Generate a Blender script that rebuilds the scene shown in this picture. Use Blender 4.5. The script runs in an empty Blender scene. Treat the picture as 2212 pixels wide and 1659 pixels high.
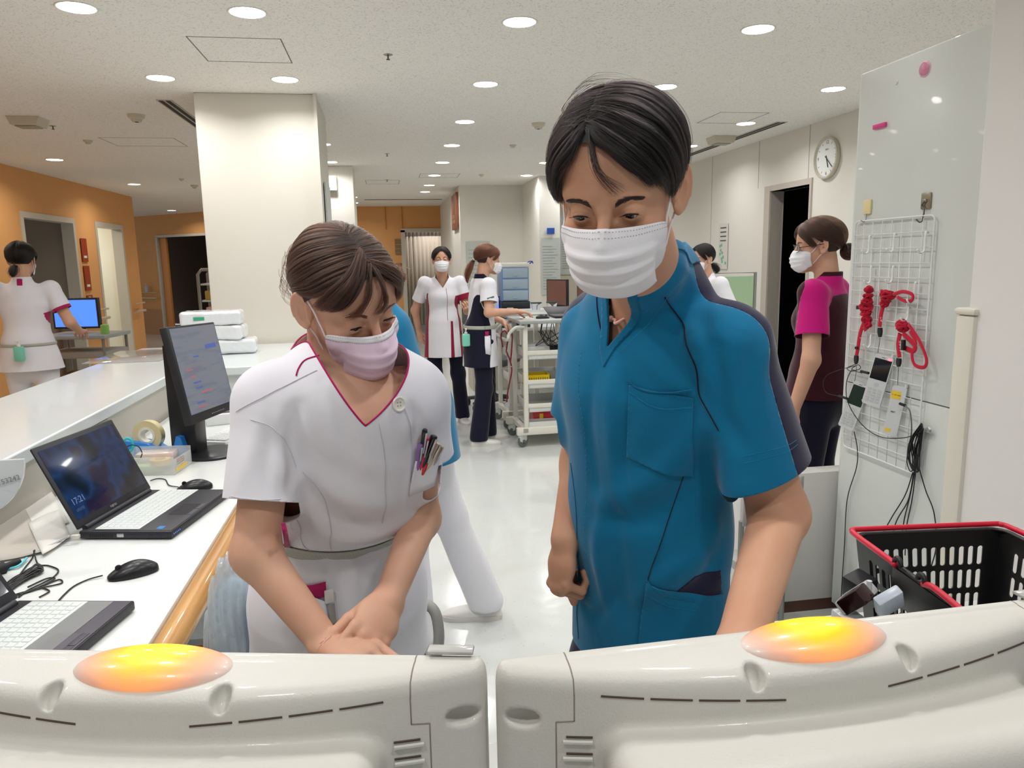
import bpy, bmesh, math, random, os
import numpy as np
from mathutils import Vector, Matrix
random.seed(7); RNG = np.random.RandomState(7)
PI = math.pi
SC = bpy.context.scene; COL = SC.collection
# ------------------------------------------------------------------ camera
F_PX, CX, CY, CAM_H, CEIL = 1600.0, 1106.0, 829.5, 1.47, 2.55
_Y = np.array([-269, 262.5, -F_PX]); _Y /= np.linalg.norm(_Y)
_U = np.array([-180, 9560, 1600.]); _U -= _Y*_U.dot(_Y); _U /= np.linalg.norm(_U)
_X = np.cross(_Y, _U)
CM = np.array([_X, _Y, _U])                     # camera axes -> world axes
CPOS = np.array([0, 0, CAM_H])
cd = bpy.data.cameras.new('camera'); cam = bpy.data.objects.new('camera', cd); COL.objects.link(cam)
m4 = Matrix.Identity(4)
for i in range(3):
    for j in range(3): m4[i][j] = CM[i, j]
    m4[i][3] = CPOS[i]
cam.matrix_world = m4
cd.sensor_width = 36; cd.lens = F_PX/2212*36; cd.clip_start = 0.02; cd.clip_end = 100
SC.camera = cam
def ray(x, y): return CM @ np.array([x-CX, CY-y, -F_PX])
def Qz(x, y, z): r = ray(x, y); return CPOS + r*(z-CAM_H)/r[2]
def Q(x, y, Y): r = ray(x, y); return CPOS + r*Y/r[1]
def Qx(x, y, X): r = ray(x, y); return CPOS + r*X/r[0]
# ------------------------------------------------------------------ world and exposure
w = bpy.data.worlds.new('world'); SC.world = w; w.use_nodes = True
w.node_tree.nodes['Background'].inputs[0].default_value = (0.93, 0.96, 1.0, 1)
w.node_tree.nodes['Background'].inputs[1].default_value = 0.45
SC.view_settings.view_transform = 'Standard'; SC.view_settings.look = 'None'
SC.view_settings.gamma = 1; SC.view_settings.exposure = 0.0
SC.view_settings.use_curve_mapping = False
SC.cycles.max_bounces = 8; SC.cycles.diffuse_bounces = 4; SC.cycles.glossy_bounces = 4
SC.cycles.transmission_bounces = 6; SC.cycles.transparent_max_bounces = 12
SC.cycles.caustics_reflective = False; SC.cycles.caustics_refractive = False
LAMP_W = 5.4                                    # watts of each ceiling downlight
# ------------------------------------------------------------------ materials
MATS = {}
def srgb(c):
    if isinstance(c, str): c = [int(c[i:i+2], 16)/255 for i in (0, 2, 4)]
    return tuple(x/12.92 if x <= .04045 else ((x+.055)/1.055)**2.4 for x in c) + (1,)
def mat(name, col, rough=.5, metal=0, noise=0, nscale=20, bump=0, bscale=200, coat=0, trans=0, alpha=1, sss=0, emis=None, es=0, sheen=0, ior=1.45, spec=.5):
    if name in MATS: return MATS[name]
    m = bpy.data.materials.new(name); m.use_nodes = True; MATS[name] = m
    nt = m.node_tree; b = nt.nodes['Principled BSDF']; c = srgb(col)
    b.inputs['Base Color'].default_value = c; b.inputs['Roughness'].default_value = rough
    b.inputs['Metallic'].default_value = metal; b.inputs['Coat Weight'].default_value = coat
    b.inputs['Transmission Weight'].default_value = trans; b.inputs['Alpha'].default_value = alpha
    b.inputs['IOR'].default_value = ior; b.inputs['Specular IOR Level'].default_value = spec
    if sss: b.inputs['Subsurface Weight'].default_value = sss; b.inputs['Subsurface Radius'].default_value = (.012, .005, .003); b.inputs['Subsurface Scale'].default_value = 1
    if sheen: b.inputs['Sheen Weight'].default_value = sheen; b.inputs['Sheen Roughness'].default_value = .4
    if emis: b.inputs['Emission Color'].default_value = srgb(emis); b.inputs['Emission Strength'].default_value = es
    tc = nt.nodes.new('ShaderNodeTexCoord')
    n = nt.nodes.new('ShaderNodeTexNoise'); n.inputs['Scale'].default_value = nscale; n.inputs['Detail'].default_value = 4
    nt.links.new(tc.outputs['Object'], n.inputs['Vector'])
    r = nt.nodes.new('ShaderNodeMixRGB'); r.blend_type = 'MULTIPLY'; r.inputs[0].default_value = max(noise, .02)
    r.inputs[1].default_value = c; nt.links.new(n.outputs['Fac'], r.inputs[2]); nt.links.new(r.outputs[0], b.inputs['Base Color'])
    if bump:
        n2 = nt.nodes.new('ShaderNodeTexNoise'); n2.inputs['Scale'].default_value = bscale; n2.inputs['Detail'].default_value = 3
        nt.links.new(tc.outputs['Object'], n2.inputs['Vector'])
        bp = nt.nodes.new('ShaderNodeBump'); bp.inputs['Strength'].default_value = bump; bp.inputs['Distance'].default_value = .002
        nt.links.new(n2.outputs['Fac'], bp.inputs['Height']); nt.links.new(bp.outputs[0], b.inputs['Normal'])
    return m
def emat(name, col, s):
    if name in MATS: return MATS[name]
    return mat(name, col, .5, emis=col, es=s)
# ------------------------------------------------------------------ tagging
def tag(o, label=None, cat=None, group=None, kind=None):
    if label: o['label'] = label
    if cat: o['category'] = cat
    if group: o['group'] = group
    if kind: o['kind'] = kind
    return o
def empty(name, loc=(0, 0, 0), rz=0, label=None, cat=None, group=None, rot=None):
    o = bpy.data.objects.new(name, None); COL.objects.link(o); o.location = Vector([float(a) for a in loc])
    o.rotation_euler = rot if rot else (0, 0, rz); o.empty_display_size = .05
    return tag(o, label, cat, group)
def copy_tree(o, parent=None):
    c = o.copy(); COL.objects.link(c)
    if parent: c.parent = parent
    for ch in [x for x in bpy.data.objects if x.parent == o]: copy_tree(ch, c)
    return c
# ------------------------------------------------------------------ mesh builder
def vec(a): return np.array(a, float)
class MB:
    def __init__(s): s.v = []; s.f = []; s.m = []; s.n = 0
    def add(s, v, f, mi=0):
        v = [tuple(float(c) for c in p) for p in v]
        s.v += v; s.f += [tuple(i+s.n for i in q) for q in f]; s.m += [mi]*len(f); s.n += len(v); return s
    def box(s, a, b, mi=0, bev=0, M=None, seg=2):
        x0, y0, z0 = [min(p, q) for p, q in zip(a, b)]; x1, y1, z1 = [max(p, q) for p, q in zip(a, b)]
        bev = min(bev, (x1-x0)*.49, (y1-y0)*.49, (z1-z0)*.49)
        if bev <= 0:
            v = [(x, y, z) for z in (z0, z1) for y in (y0, y1) for x in (x0, x1)]
            f = [(0, 2, 3, 1), (4, 5, 7, 6), (0, 1, 5, 4), (2, 6, 7, 3), (0, 4, 6, 2), (1, 3, 7, 5)]
        else:
            bm = bmesh.new(); bmesh.ops.create_cube(bm, size=1)
            for q in bm.verts: q.co = Vector(((x0+x1)/2+q.co.x*(x1-x0), (y0+y1)/2+q.co.y*(y1-y0), (z0+z1)/2+q.co.z*(z1-z0)))
            bmesh.ops.bevel(bm, geom=list(bm.edges), offset=bev, segments=seg, profile=.5, affect='EDGES')
            bm.verts.index_update(); v = [tuple(q.co) for q in bm.verts]; f = [tuple(q.index for q in g.verts) for g in bm.faces]; bm.free()
        if M is not None: v = [tuple(M @ Vector(p)) for p in v]
        return s.add(v, f, mi)
    def tube(s, pts, r, n=10, mi=0, cap=True, closed=False, flat=1.0, up=None):
        P = np.array(pts, float); k = len(P); R = np.full(k, r) if np.isscalar(r) else np.array(r, float)
        T = np.gradient(P, axis=0) if not closed else (np.roll(P, -1, 0)-np.roll(P, 1, 0))
        T /= np.linalg.norm(T, axis=1)[:, None]+1e-12
        u = np.array(up, float) if up is not None else (np.array([0, 0, 1.]) if abs(T[0][2]) < .9 else np.array([1., 0, 0]))
        v = []
        for i in range(k):
            u2 = u - T[i]*u.dot(T[i]); u2 /= np.linalg.norm(u2)+1e-12
            if up is None: u = u2
            w2 = np.cross(T[i], u2)
            for j in range(n):
                a = 2*PI*j/n; v.append(P[i] + R[i]*(math.cos(a)*u2*flat + math.sin(a)*w2))
        f = []
        for i in range(k if closed else k-1):
            i2 = (i+1) % k
            for j in range(n): f.append((i*n+j, i*n+(j+1) % n, i2*n+(j+1) % n, i2*n+j))
        if cap and not closed: f.append(tuple(range(n))[::-1]); f.append(tuple((k-1)*n+j for j in range(n)))
        return s.add(v, f, mi)
    def lathe(s, prof, c=(0, 0, 0), n=24, mi=0, axis='z', M=None, cap=True):
        v = []; f = []; k = len(prof)
        for r, z in prof:
            for j in range(n):
                a = 2*PI*j/n; x, y = r*math.cos(a), r*math.sin(a)
                p = (x, y, z) if axis == 'z' else ((z, x, y) if axis == 'x' else (y, z, x))
                v.append((p[0]+c[0], p[1]+c[1], p[2]+c[2]))
        for i in range(k-1):
            for j in range(n): f.append((i*n+j, i*n+(j+1) % n, (i+1)*n+(j+1) % n, (i+1)*n+j))
        if cap: f.append(tuple(range(n))[::-1]); f.append(tuple((k-1)*n+j for j in range(n)))
        if M is not None: v = [tuple(M @ Vector(p)) for p in v]
        return s.add(v, f, mi)
    def prism(s, poly, z0, z1, M=None, mi=0):
        n = len(poly); v = [(x, y, z0) for x, y in poly]+[(x, y, z1) for x, y in poly]
        f = [tuple(range(n))[::-1], tuple(range(n, 2*n))]+[(i, (i+1) % n, n+(i+1) % n, n+i) for i in range(n)]
        if M is not None: v = [tuple(M @ Vector(p)) for p in v]
        return s.add(v, f, mi)
    def grid(s, G, mi=0, wrap=False):
        G = np.array(G, float); a, b = G.shape[:2]
        f = [(i*b+j, i*b+(j+1) % b, (i+1)*b+(j+1) % b, (i+1)*b+j) for i in range(a-1) for j in range(b if wrap else b-1)]
        return s.add(G.reshape(-1, 3), f, mi)
    def build(s, name, mats, parent=None, smooth=True, angle=35, solid=0, subs=0, recalc=True):
        me = bpy.data.meshes.new(name); me.from_pydata(s.v, [], s.f)
        if not isinstance(mats, (list, tuple)): mats = [mats]
        for m in mats: me.materials.append(m)
        if len(mats) > 1: me.polygons.foreach_set('material_index', s.m)
        me.update()
        if recalc:
            bm = bmesh.new(); bm.from_mesh(me); bmesh.ops.recalc_face_normals(bm, faces=bm.faces); bm.to_mesh(me); bm.free()
        if smooth:
            me.polygons.foreach_set('use_smooth', [True]*len(me.polygons))
            if angle < 180: me.set_sharp_from_angle(angle=math.radians(angle))
        o = bpy.data.objects.new(name, me); COL.objects.link(o)
        if solid: md = o.modifiers.new('solid', 'SOLIDIFY'); md.thickness = solid; md.offset = 0
        if subs: md = o.modifiers.new('sub', 'SUBSURF'); md.levels = subs; md.render_levels = subs
        if parent: o.parent = parent
        return o
def rrect(x0, y0, x1, y1, r, n=5):
    P = []
    for cx, cy, a0 in ((x1-r, y1-r, 0), (x0+r, y1-r, 90), (x0+r, y0+r, 180), (x1-r, y0+r, 270)):
        for i in range(n+1): a = math.radians(a0+90*i/n); P.append((cx+r*math.cos(a), cy+r*math.sin(a)))
    return P
def frame(o, x, y, z=None):
    x = Vector([float(a) for a in x]).normalized(); y = Vector([float(a) for a in y]); y = (y-x*y.dot(x)).normalized(); z = x.cross(y)
    return Matrix(((x.x, y.x, z.x, o[0]), (x.y, y.y, z.y, o[1]), (x.z, y.z, z.z, o[2]), (0, 0, 0, 1)))
def crspline(pts, n):
    P = np.array(pts, float); k = len(P)
    if k == 2: t = np.linspace(0, 1, n)[:, None]; return P[0]*(1-t)+P[1]*t
    E = np.vstack([2*P[0]-P[1], P, 2*P[-1]-P[-2]])
    u = np.linspace(0, k-1, n); i = np.clip(u.astype(int), 0, k-2); t = (u-i)[:, None]
    a, b, c, d = E[i], E[i+1], E[i+2], E[i+3]
    return .5*((2*b)+(c-a)*t+(2*a-5*b+4*c-d)*t**2+(3*b-a-3*c+d)*t**3)
def text(name, body, size, M, m, parent=None, ext=.0003, align='CENTER'):
    cu = bpy.data.curves.new(name, 'FONT'); cu.body = body; cu.size = size; cu.extrude = ext
    cu.align_x = align; cu.align_y = 'CENTER'; cu.materials.append(m)
    o = bpy.data.objects.new(name, cu); COL.objects.link(o)
    dg = bpy.context.evaluated_depsgraph_get(); me = bpy.data.meshes.new_from_object(o.evaluated_get(dg)); bpy.data.objects.remove(o)
    o = bpy.data.objects.new(name, me); COL.objects.link(o)
    if parent: o.parent = parent
    o.matrix_local = M
    return o
# ------------------------------------------------------------------ implicit surfaces
def smin(a, b, k):
    h = np.clip(.5+.5*(b-a)/k, 0, 1); return b*(1-h)+a*h-k*h*(1-h)
def smax(a, b, k): return -smin(-a, -b, k)
def ell(p, c, r):
    q = p-np.array(c, p.dtype); r = np.array(r, p.dtype)
    k0 = np.sqrt(((q/r)**2).sum(-1)); k1 = np.sqrt(((q/(r*r))**2).sum(-1))+1e-9
    return k0*(k0-1)/k1
def ellr(p, c, r, R):
    """ellipsoid in a rotated frame, rows of R are its axes"""
    q = (p-np.array(c, p.dtype)) @ np.array(R, p.dtype).T
    return ell(q, (0, 0, 0), r)
def cap(p, a, b, ra, rb=None):
    a = np.array(a, p.dtype); b = np.array(b, p.dtype); rb = ra if rb is None else rb
    ab = b-a; t = np.clip(((p-a)@ab)/ab.dot(ab), 0, 1)
    return np.linalg.norm(p-a-t[..., None]*ab, axis=-1)-(ra+(rb-ra)*t)
def eseg(p, a, b, right, ra, rb):
    """elliptic tapered bar; ra, rb = (along right, across)"""
    a = np.array(a, float); b = np.array(b, float); ab = b-a; L = np.linalg.norm(ab); z = ab/L
    x = np.array(right, float); x = x-z*x.dot(z); x /= np.linalg.norm(x); y = np.cross(z, x)
    q = p-a; h = q@z; t = np.clip(h/L, 0, 1); rx = ra[0]+(rb[0]-ra[0])*t; ry = ra[1]+(rb[1]-ra[1])*t
    e = h-t*L; u = q@x; v = q@y; rz = (rx+ry)*.5
    k0 = np.sqrt((u/rx)**2+(v/ry)**2+(e/rz)**2); k1 = np.sqrt((u/rx**2)**2+(v/ry**2)**2+(e/rz**2)**2)+1e-9
    return k0*(k0-1)/k1
def polyd(p, pts):
    """distance to a polyline, and the parameter 0..1 along it"""
    P = np.array(pts, float); best = np.full(len(p), 9.); bt = np.zeros(len(p)); n = len(P)-1
    for i in range(n):
        ab = P[i+1]-P[i]; t = np.clip(((p-P[i])@ab)/max(ab.dot(ab), 1e-12), 0, 1)
        d = np.linalg.norm(p-P[i]-t[:, None]*ab, axis=1); m = d < best; best[m] = d[m]; bt[m] = (i+t[m])/n
    return best, bt
def folds(p, F):
    """F: list of (points, amplitude, width): ridges (+) and furrows (-) fading at both ends"""
    s = np.zeros(len(p))
    for pts, amp, wd in F:
        P = np.array(pts, float); c = P.mean(0); R = np.linalg.norm(P-c, axis=1).max()+3*wd
        m = ((p-c)**2).sum(1) < R*R
        if m.any():
            d, t = polyd(p[m], P); s[m] += amp*np.exp(-(d/wd)**2)*np.sqrt(np.clip(np.sin(PI*(t*.9+.05)), 0, 1))
    return s
def snoise(p, s, seed=0):
    r = np.random.RandomState(seed); o = np.zeros(len(p))
    for i in range(7):
        k = r.normal(size=3); k /= np.linalg.norm(k); k *= s*(.6+.9*r.rand()); o += np.sin(p@k+r.rand()*6.28)
    return o/7
def extract(sdf, lo, hi, h, B=8, proj=2):
    """surface nets over the cells near the surface"""
    lo = np.array(lo, float); hi = np.array(hi, float)
    nb = np.maximum(np.ceil((hi-lo)/(h*B)).astype(int), 1)
    bc = np.stack(np.meshgrid(*[np.arange(k) for k in nb], indexing='ij'), -1).reshape(-1, 3)
    d = sdf(lo+(bc+.5)*h*B); bc = bc[np.abs(d) < B*h*.866*1.35+.006]
    off = np.stack(np.meshgrid(*[np.arange(B)]*3, indexing='ij'), -1).reshape(-1, 3)
    N = nb*B+2
    key = lambda g: (g[..., 0]*N[1]+g[..., 1])*N[2]+g[..., 2]
    g = (bc[:, None]+0)*B; g = (g+off[None]).reshape(-1, 3)
    off8 = np.stack(np.meshgrid(*[[0, 1]]*3, indexing='ij'), -1).reshape(-1, 3)
    V = np.full(int(N.prod()), np.nan, np.float32)
    offB = np.stack(np.meshgrid(*[np.arange(B+1)]*3, indexing='ij'), -1).reshape(-1, 3)
    gp = np.unique(key((bc[:, None]*B+offB[None]).reshape(-1, 3)))
    ijk = np.stack([gp//(N[1]*N[2]), (gp//N[2]) % N[1], gp % N[2]], -1)
    for s in range(0, len(gp), 400000): V[gp[s:s+400000]] = sdf(lo+ijk[s:s+400000]*h)
    c = np.stack([V[key(g+o)] for o in off8], -1)
    ins = c < 0; act = ins.any(1) & ~ins.all(1) & ~np.isnan(c).any(1)
    g = g[act]; c = c[act]
    acc = np.zeros((len(g), 3)); cnt = np.zeros(len(g))
    for a in range(8):
        for b in range(a+1, 8):
            if abs(off8[a]-off8[b]).sum() == 1:
                m = (c[:, a] < 0) != (c[:, b] < 0)
                t = c[m, a]/(c[m, a]-c[m, b])
                acc[m] += off8[a]+(off8[b]-off8[a])*t[:, None]; cnt[m] += 1
    P = lo+(g+acc/cnt[:, None])*h
    idx = np.full(int(N.prod()), -1, np.int32); idx[key(g)] = np.arange(len(g))
    F = []
    for ax in range(3):
        e = np.eye(3, dtype=int)[ax]; u = np.eye(3, dtype=int)[(ax+1) % 3]; v = np.eye(3, dtype=int)[(ax+2) % 3]
        o1 = int(np.where((off8 == e).all(1))[0][0])
        m = ((c[:, 0] < 0) != (c[:, o1] < 0)) & (g[:, (ax+1) % 3] > 0) & (g[:, (ax+2) % 3] > 0)
        gg = g[m]; q = np.stack([idx[key(gg)], idx[key(gg-u)], idx[key(gg-u-v)], idx[key(gg-v)]], -1)
        fl = c[m, 0] < 0; ok = (q >= 0).all(1); q[~fl] = q[~fl][:, ::-1]; F.append(q[ok])
    F = np.concatenate(F)
    for _ in range(proj): P = project(sdf, P, 0, h*.5)
    return P, F
def grad(sdf, P, e=4e-4):
    G = np.zeros_like(P)
    for a in range(3):
        o = np.zeros(3); o[a] = e; G[:, a] = (sdf(P+o)-sdf(P-o))/(2*e)
    return G
def project(sdf, P, off=0, lim=.02, it=1):
    P = np.array(P, float)
    for _ in range(it):
        d = sdf(P)-off; G = grad(sdf, P); g2 = np.maximum((G**2).sum(1), .05)
        s = -(d/g2)[:, None]*G; n = np.linalg.norm(s, axis=1); s *= np.minimum(1, lim/np.maximum(n, 1e-9))[:, None]; P = P+s
    return P
def tri(F):
    F = np.asarray(F)
    return np.concatenate([F[:, [0, 1, 2]], F[:, [0, 2, 3]]]) if F.shape[1] == 4 else F
def cut(V, F, val, keep=-1):
    """keep the side of a triangle mesh where val*keep > 0, split cleanly at val = 0"""
    F = tri(F); s = val*keep; ins = s > 0; k = ins[F].sum(1)
    full = F[k == 3]; newV = []; newF = [full]; base = len(V); ed = {}
    part = F[(k == 1) | (k == 2)]
    if len(part):
        pin = ins[part]; one = pin.sum(1) == 1
        lone = np.where(one, pin.argmax(1), (~pin).argmax(1))
        r = np.arange(len(part)); A = part[r, lone]; B_ = part[r, (lone+1) % 3]; C_ = part[r, (lone+2) % 3]
        def ev(a, b):
            lo = np.minimum(a, b).astype(np.int64); hi = np.maximum(a, b).astype(np.int64); return lo*len(V)+hi
        kk = np.concatenate([ev(A, B_), ev(A, C_)]); uq, inv = np.unique(kk, return_inverse=True)
        a = uq//len(V); b = uq % len(V); t = s[a]/(s[a]-s[b]); newV = V[a]+(V[b]-V[a])*t[:, None]
        nAB = base+inv[:len(part)]; nAC = base+inv[len(part):]
        newF.append(np.stack([A, nAB, nAC], 1)[one])
        o = ~one
        newF.append(np.stack([nAB, B_, C_], 1)[o]); newF.append(np.stack([nAB, C_, nAC], 1)[o])
        V = np.concatenate([V, newV])
    F = np.concatenate(newF); used = np.unique(F); mp = np.full(len(V), -1); mp[used] = np.arange(len(used))
    return V[used], mp[F]
def join(parts):
    V = []; F = []; n = 0
    for v, f in parts: V.append(v); F.append(tri(f)+n); n += len(v)
    return np.concatenate(V), np.concatenate(F)
def npmesh(name, V, F, m, parent=None, solid=0, soff=-1, smooth=True):
    me = bpy.data.meshes.new(name)
    V = np.asarray(V, np.float32); F = np.asarray(F, np.int32); k = F.shape[1]
    me.vertices.add(len(V)); me.vertices.foreach_set('co', V.ravel())
    me.loops.add(F.size); me.loops.foreach_set('vertex_index', F.ravel())
    me.polygons.add(len(F)); me.polygons.foreach_set('loop_start', np.arange(0, F.size, k, dtype=np.int32))
    me.polygons.foreach_set('use_smooth', [smooth]*len(F)); me.materials.append(m); me.update(calc_edges=True); me.validate()
    o = bpy.data.objects.new(name, me); COL.objects.link(o)
    if solid: md = o.modifiers.new('solid', 'SOLIDIFY'); md.thickness = solid; md.offset = soff; md.use_rim = True
    if parent: o.parent = parent
    return o
def surfline(sdf, pts, n, off=.0008):
    return project(sdf, crspline(pts, n), off, .02, 4)
def strands(name, paths, rad, m, parent=None, taper=.3):
    """paths: array (n, k, 3)"""
    paths = np.asarray(paths, np.float32); n, k = paths.shape[:2]
    hc = bpy.data.hair_curves.new(name); hc.add_curves([k]*n)
    hc.points.foreach_set('position', paths.ravel())
    at = hc.attributes.get('radius') or hc.attributes.new('radius', 'FLOAT', 'POINT')
    t = np.linspace(0, 1, k); rr = rad*(1-(1-taper)*t**2)
    at.data.foreach_set('value', np.tile(rr, n).astype(np.float32)); hc.materials.append(m)
    o = bpy.data.objects.new(name, hc); COL.objects.link(o)
    if parent: o.parent = parent
    return o
# ------------------------------------------------------------------ people: shared anatomy
def skin_mat(name, c, red=.25):
    m = mat(name, c, .52, sss=.12, bump=.06, bscale=900, spec=.35)
    nt = m.node_tree; b = nt.nodes['Principled BSDF']
    tc = nt.nodes.new('ShaderNodeTexCoord'); n = nt.nodes.new('ShaderNodeTexNoise'); n.inputs['Scale'].default_value = 14; n.inputs['Detail'].default_value = 6
    nt.links.new(tc.outputs['Object'], n.inputs['Vector'])
    r = nt.nodes.new('ShaderNodeValToRGB'); r.color_ramp.elements[0].position = .35; r.color_ramp.elements[1].position = .68
    k = srgb(c); r.color_ramp.elements[0].color = (k[0]*.98, k[1]*(1-red*.45), k[2]*(1-red*.5), 1); r.color_ramp.elements[1].color = k
    nt.links.new(n.outputs['Fac'], r.inputs[0]); nt.links.new(r.outputs[0], b.inputs['Base Color']); return m
def cloth_mat(name, c, rough=.85, scale=900, bump=.12):
    if name in MATS: return MATS[name]
    m = mat(name, c, rough, sheen=.25, spec=.25); nt = m.node_tree; b = nt.nodes['Principled BSDF']
    tc = nt.nodes.new('ShaderNodeTexCoord'); wv = nt.nodes.new('ShaderNodeTexWave'); wv.inputs['Scale'].default_value = scale*.35; wv.bands_direction = 'DIAGONAL'
    nt.links.new(tc.outputs['Object'], wv.inputs['Vector']); bp = nt.nodes.new('ShaderNodeBump'); bp.inputs['Strength'].default_value = bump; bp.inputs['Distance'].default_value = .0006
    nt.links.new(wv.outputs['Fac'], bp.inputs['Height']); nt.links.new(bp.outputs[0], b.inputs['Normal']); return m
def hair_mat(name, c, rough=.34):
    m = bpy.data.materials.new(name); m.use_nodes = True; nt = m.node_tree; nt.nodes.clear()
    o = nt.nodes.new('ShaderNodeOutputMaterial'); h = nt.nodes.new('ShaderNodeBsdfHairPrincipled'); h.parametrization = 'COLOR'
    h.inputs['Color'].default_value = srgb(c); h.inputs['Roughness'].default_value = rough; h.inputs['Radial Roughness'].default_value = .45
    h.inputs['Random Roughness'].default_value = .3
    inf = nt.nodes.new('ShaderNodeHairInfo'); nt.links.new(inf.outputs['Random'], h.inputs['Random'])
    rr = nt.nodes.new('ShaderNodeValToRGB'); k = srgb(c); el = rr.color_ramp.elements; el[0].color = (k[0]*.35, k[1]*.35, k[2]*.35, 1); el[1].color = (k[0]*2.0, k[1]*1.9, k[2]*1.8, 1); e = el.new(.6); e.color = k
    nt.links.new(inf.outputs['Random'], rr.inputs[0]); nt.links.new(rr.outputs[0], h.inputs['Color'])
    nt.links.new(h.outputs[0], o.inputs[0]); return m
M_MASKW = mat('mask_white', 'EFEEF2', .8, bump=.1, bscale=700, sss=.05)
M_MASKP = mat('mask_pink', 'F8DDF0', .8, bump=.1, bscale=700, sss=.05)
M_EYEW = mat('eye_white', 'C9BDB5', .25, coat=.5); M_IRIS = mat('eye_iris', '241510', .15, coat=1); M_LASH = mat('lash', '17100E', .6)
HAIR_BLACK = hair_mat('hair_black', '090606'); HAIR_BROWN = hair_mat('hair_brown', '2C1910'); HAIR_RED = hair_mat('hair_auburn', '4A2617')
HAIR_OF = {'black': (HAIR_BLACK, mat('scalp_black', '0E0A09', .6)), 'brown': (HAIR_BROWN, mat('scalp_brown', '281812', .6)), 'auburn': (HAIR_RED, mat('scalp_auburn', '331B12', .6))}

def headframe(p, yaw, pitch, roll, toward=None):
    """yaw > 0 turns the face to the viewer's right, pitch > 0 looks down; None 'toward' means the camera"""
    d = (CPOS-p) if toward is None else np.array(toward, float); a = math.atan2(d[1], d[0])
    a += math.radians(yaw); f = np.array([math.cos(a), math.sin(a), 0]); u = np.array([0, 0, 1.]); pr = math.radians(pitch)
    y = f*math.cos(pr)-u*math.sin(pr); z = u*math.cos(pr)+f*math.sin(pr); x = np.cross(y, z); rr = math.radians(roll)
    x, z = x*math.cos(rr)+z*math.sin(rr), z*math.cos(rr)-x*math.sin(rr)
    return np.array([x, y, z])
class Head:
    def __init__(s, p, R, sc=1.0, lid=(-6, -24), fem=0, jaw=1.0):
        s.p = np.array(p, float); s.R = R; s.s = sc; s.lid = lid; s.fem = fem; s.jaw = jaw
    def L(s, P): return ((P-s.p)@s.R.T)/s.s
    def W(s, q): return (np.asarray(q, float)*s.s)@s.R+s.p
    def skull(s, q):
        d = ell(q, (0, -.012, .043), (.077, .098, .083))
        return smin(d, ell(q, (0, .028, .036), (.066, .062, .062)), .02)
    def local(s, q, ears=True, detail=True):
        ax = np.abs(q[:, 0]); qa = q.copy(); qa[:, 0] = ax
        d = s.skull(q)
        d = smin(d, ell(q, (0, .022, -.03), (.064, .068, .068)), .02)
        d = smin(d, ell(q, (0, .03, -.062), (.053*s.jaw, .056, .048)), .02)
        d = smin(d, ell(q, (0, .072, -.097), (.022, .02, .017)), .025)
        d = smin(d, ell(qa, (.042, .058, -.032), (.022, .022, .022)), .02)
        if detail:
            d = smin(d, cap(qa, (.012, .084, .021), (.045, .072, .024), .0085 if not s.fem else .006), .016)
            d = smax(d, -ell(qa, (.032, .1, .002), (.019, .0165, .0125)), .014)
            nose = cap(q, (0, .09, .006), (0, .112, -.033), .0068, .0095)
            nose = smin(nose, ell(qa, (.0105, .101, -.038), (.0085, .011, .0075)), .006)
            d = smin(d, nose, .012)
            d = smin(d, ell(q, (0, .094, -.068), (.024, .011, .0055)), .006); d = smin(d, ell(q, (0, .093, -.078), (.02, .011, .0055)), .006)
            e = qa-np.array([.0315, .0755, .001]); r = np.linalg.norm(e, axis=1)
            d = smin(d, r-.0142, .007)
            a = np.degrees(np.arctan2(e[:, 0], np.maximum(e[:, 1], 1e-4))); el = np.degrees(np.arctan2(e[:, 2], np.hypot(e[:, 0], np.maximum(e[:, 1], 1e-4))))
            hi, lo = s.lid; sh = np.clip(1-((a-2)/46)**2, -1, 1)
            mid = (hi+lo)/2+4+a*.06; hi_ = mid+(hi-mid)*sh; lo_ = mid+(lo-mid)*sh
            op = np.maximum(np.maximum(el-hi_, lo_-el)*.00024, np.where(e[:, 1] > 0, r-.03, .02))
            d = smax(d, -np.maximum(op, .0119-r), .0008)
            cr = np.abs(el-(hi_+13+2*sh))*.00024; d = d+.0009*np.exp(-(cr/.0009)**2)*(np.abs(a) < 48)*(e[:, 1] > 0)*(np.abs(r-.0145) < .006)
        if ears:
            out = np.array([.86, .5, 0]); bk = np.array([.5, -.86, -.22]); bk -= out*bk.dot(out); bk /= np.linalg.norm(bk)
            vv = np.cross(out, bk); vv *= np.sign(vv[2]); c = np.array([.0795, -.006, .0])
            e = qa-c; u = e@bk; v = e@vv; w = e@out
            k0 = np.sqrt((u/.0185)**2+(v/.032)**2)
            plate = ellr(qa, c, (.0048, .0175, .0305), [out, bk, vv])
            bowl = ellr(qa, c+out*.0052-bk*.002-vv*.004, (.0055, .0095, .016), [out, bk, vv])
            ear = smax(plate, -bowl, .003)
            ring = np.sqrt(((k0-.93)*.019)**2+(w-.0015)**2)-.0030+np.where(v < -.012, .0015, 0)+np.where(u < -.014, .003, 0)
            ear = smin(ear, ring, .003); ear = smin(ear, ell(qa-vv*0, c-vv*.026-bk*.002, (.0045, .0075, .008)), .004)
            ear = smin(ear, cap(qa, c-bk*.012-vv*.012, c-bk*.011+vv*.002, .0045), .004)
            d = smin(d, ear, .005)
        return d
    def sdf(s, P, **k): return s.local(s.L(P), **k)*s.s
    # ---- hair, mask, eyes
    def cap_mesh(s, name, off, line, m, parent, h=.005):
        """scalp shell: skull at an offset, above the hairline function line(q) > 0"""
        f = lambda P: s.skull(s.L(P))*s.s-off
        V, F = extract(f, s.p-.17*s.s, s.p+.17*s.s, h); V, F = cut(V, F, line(s.L(V)), 1)
        return npmesh(name, V, F, m, parent)
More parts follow.
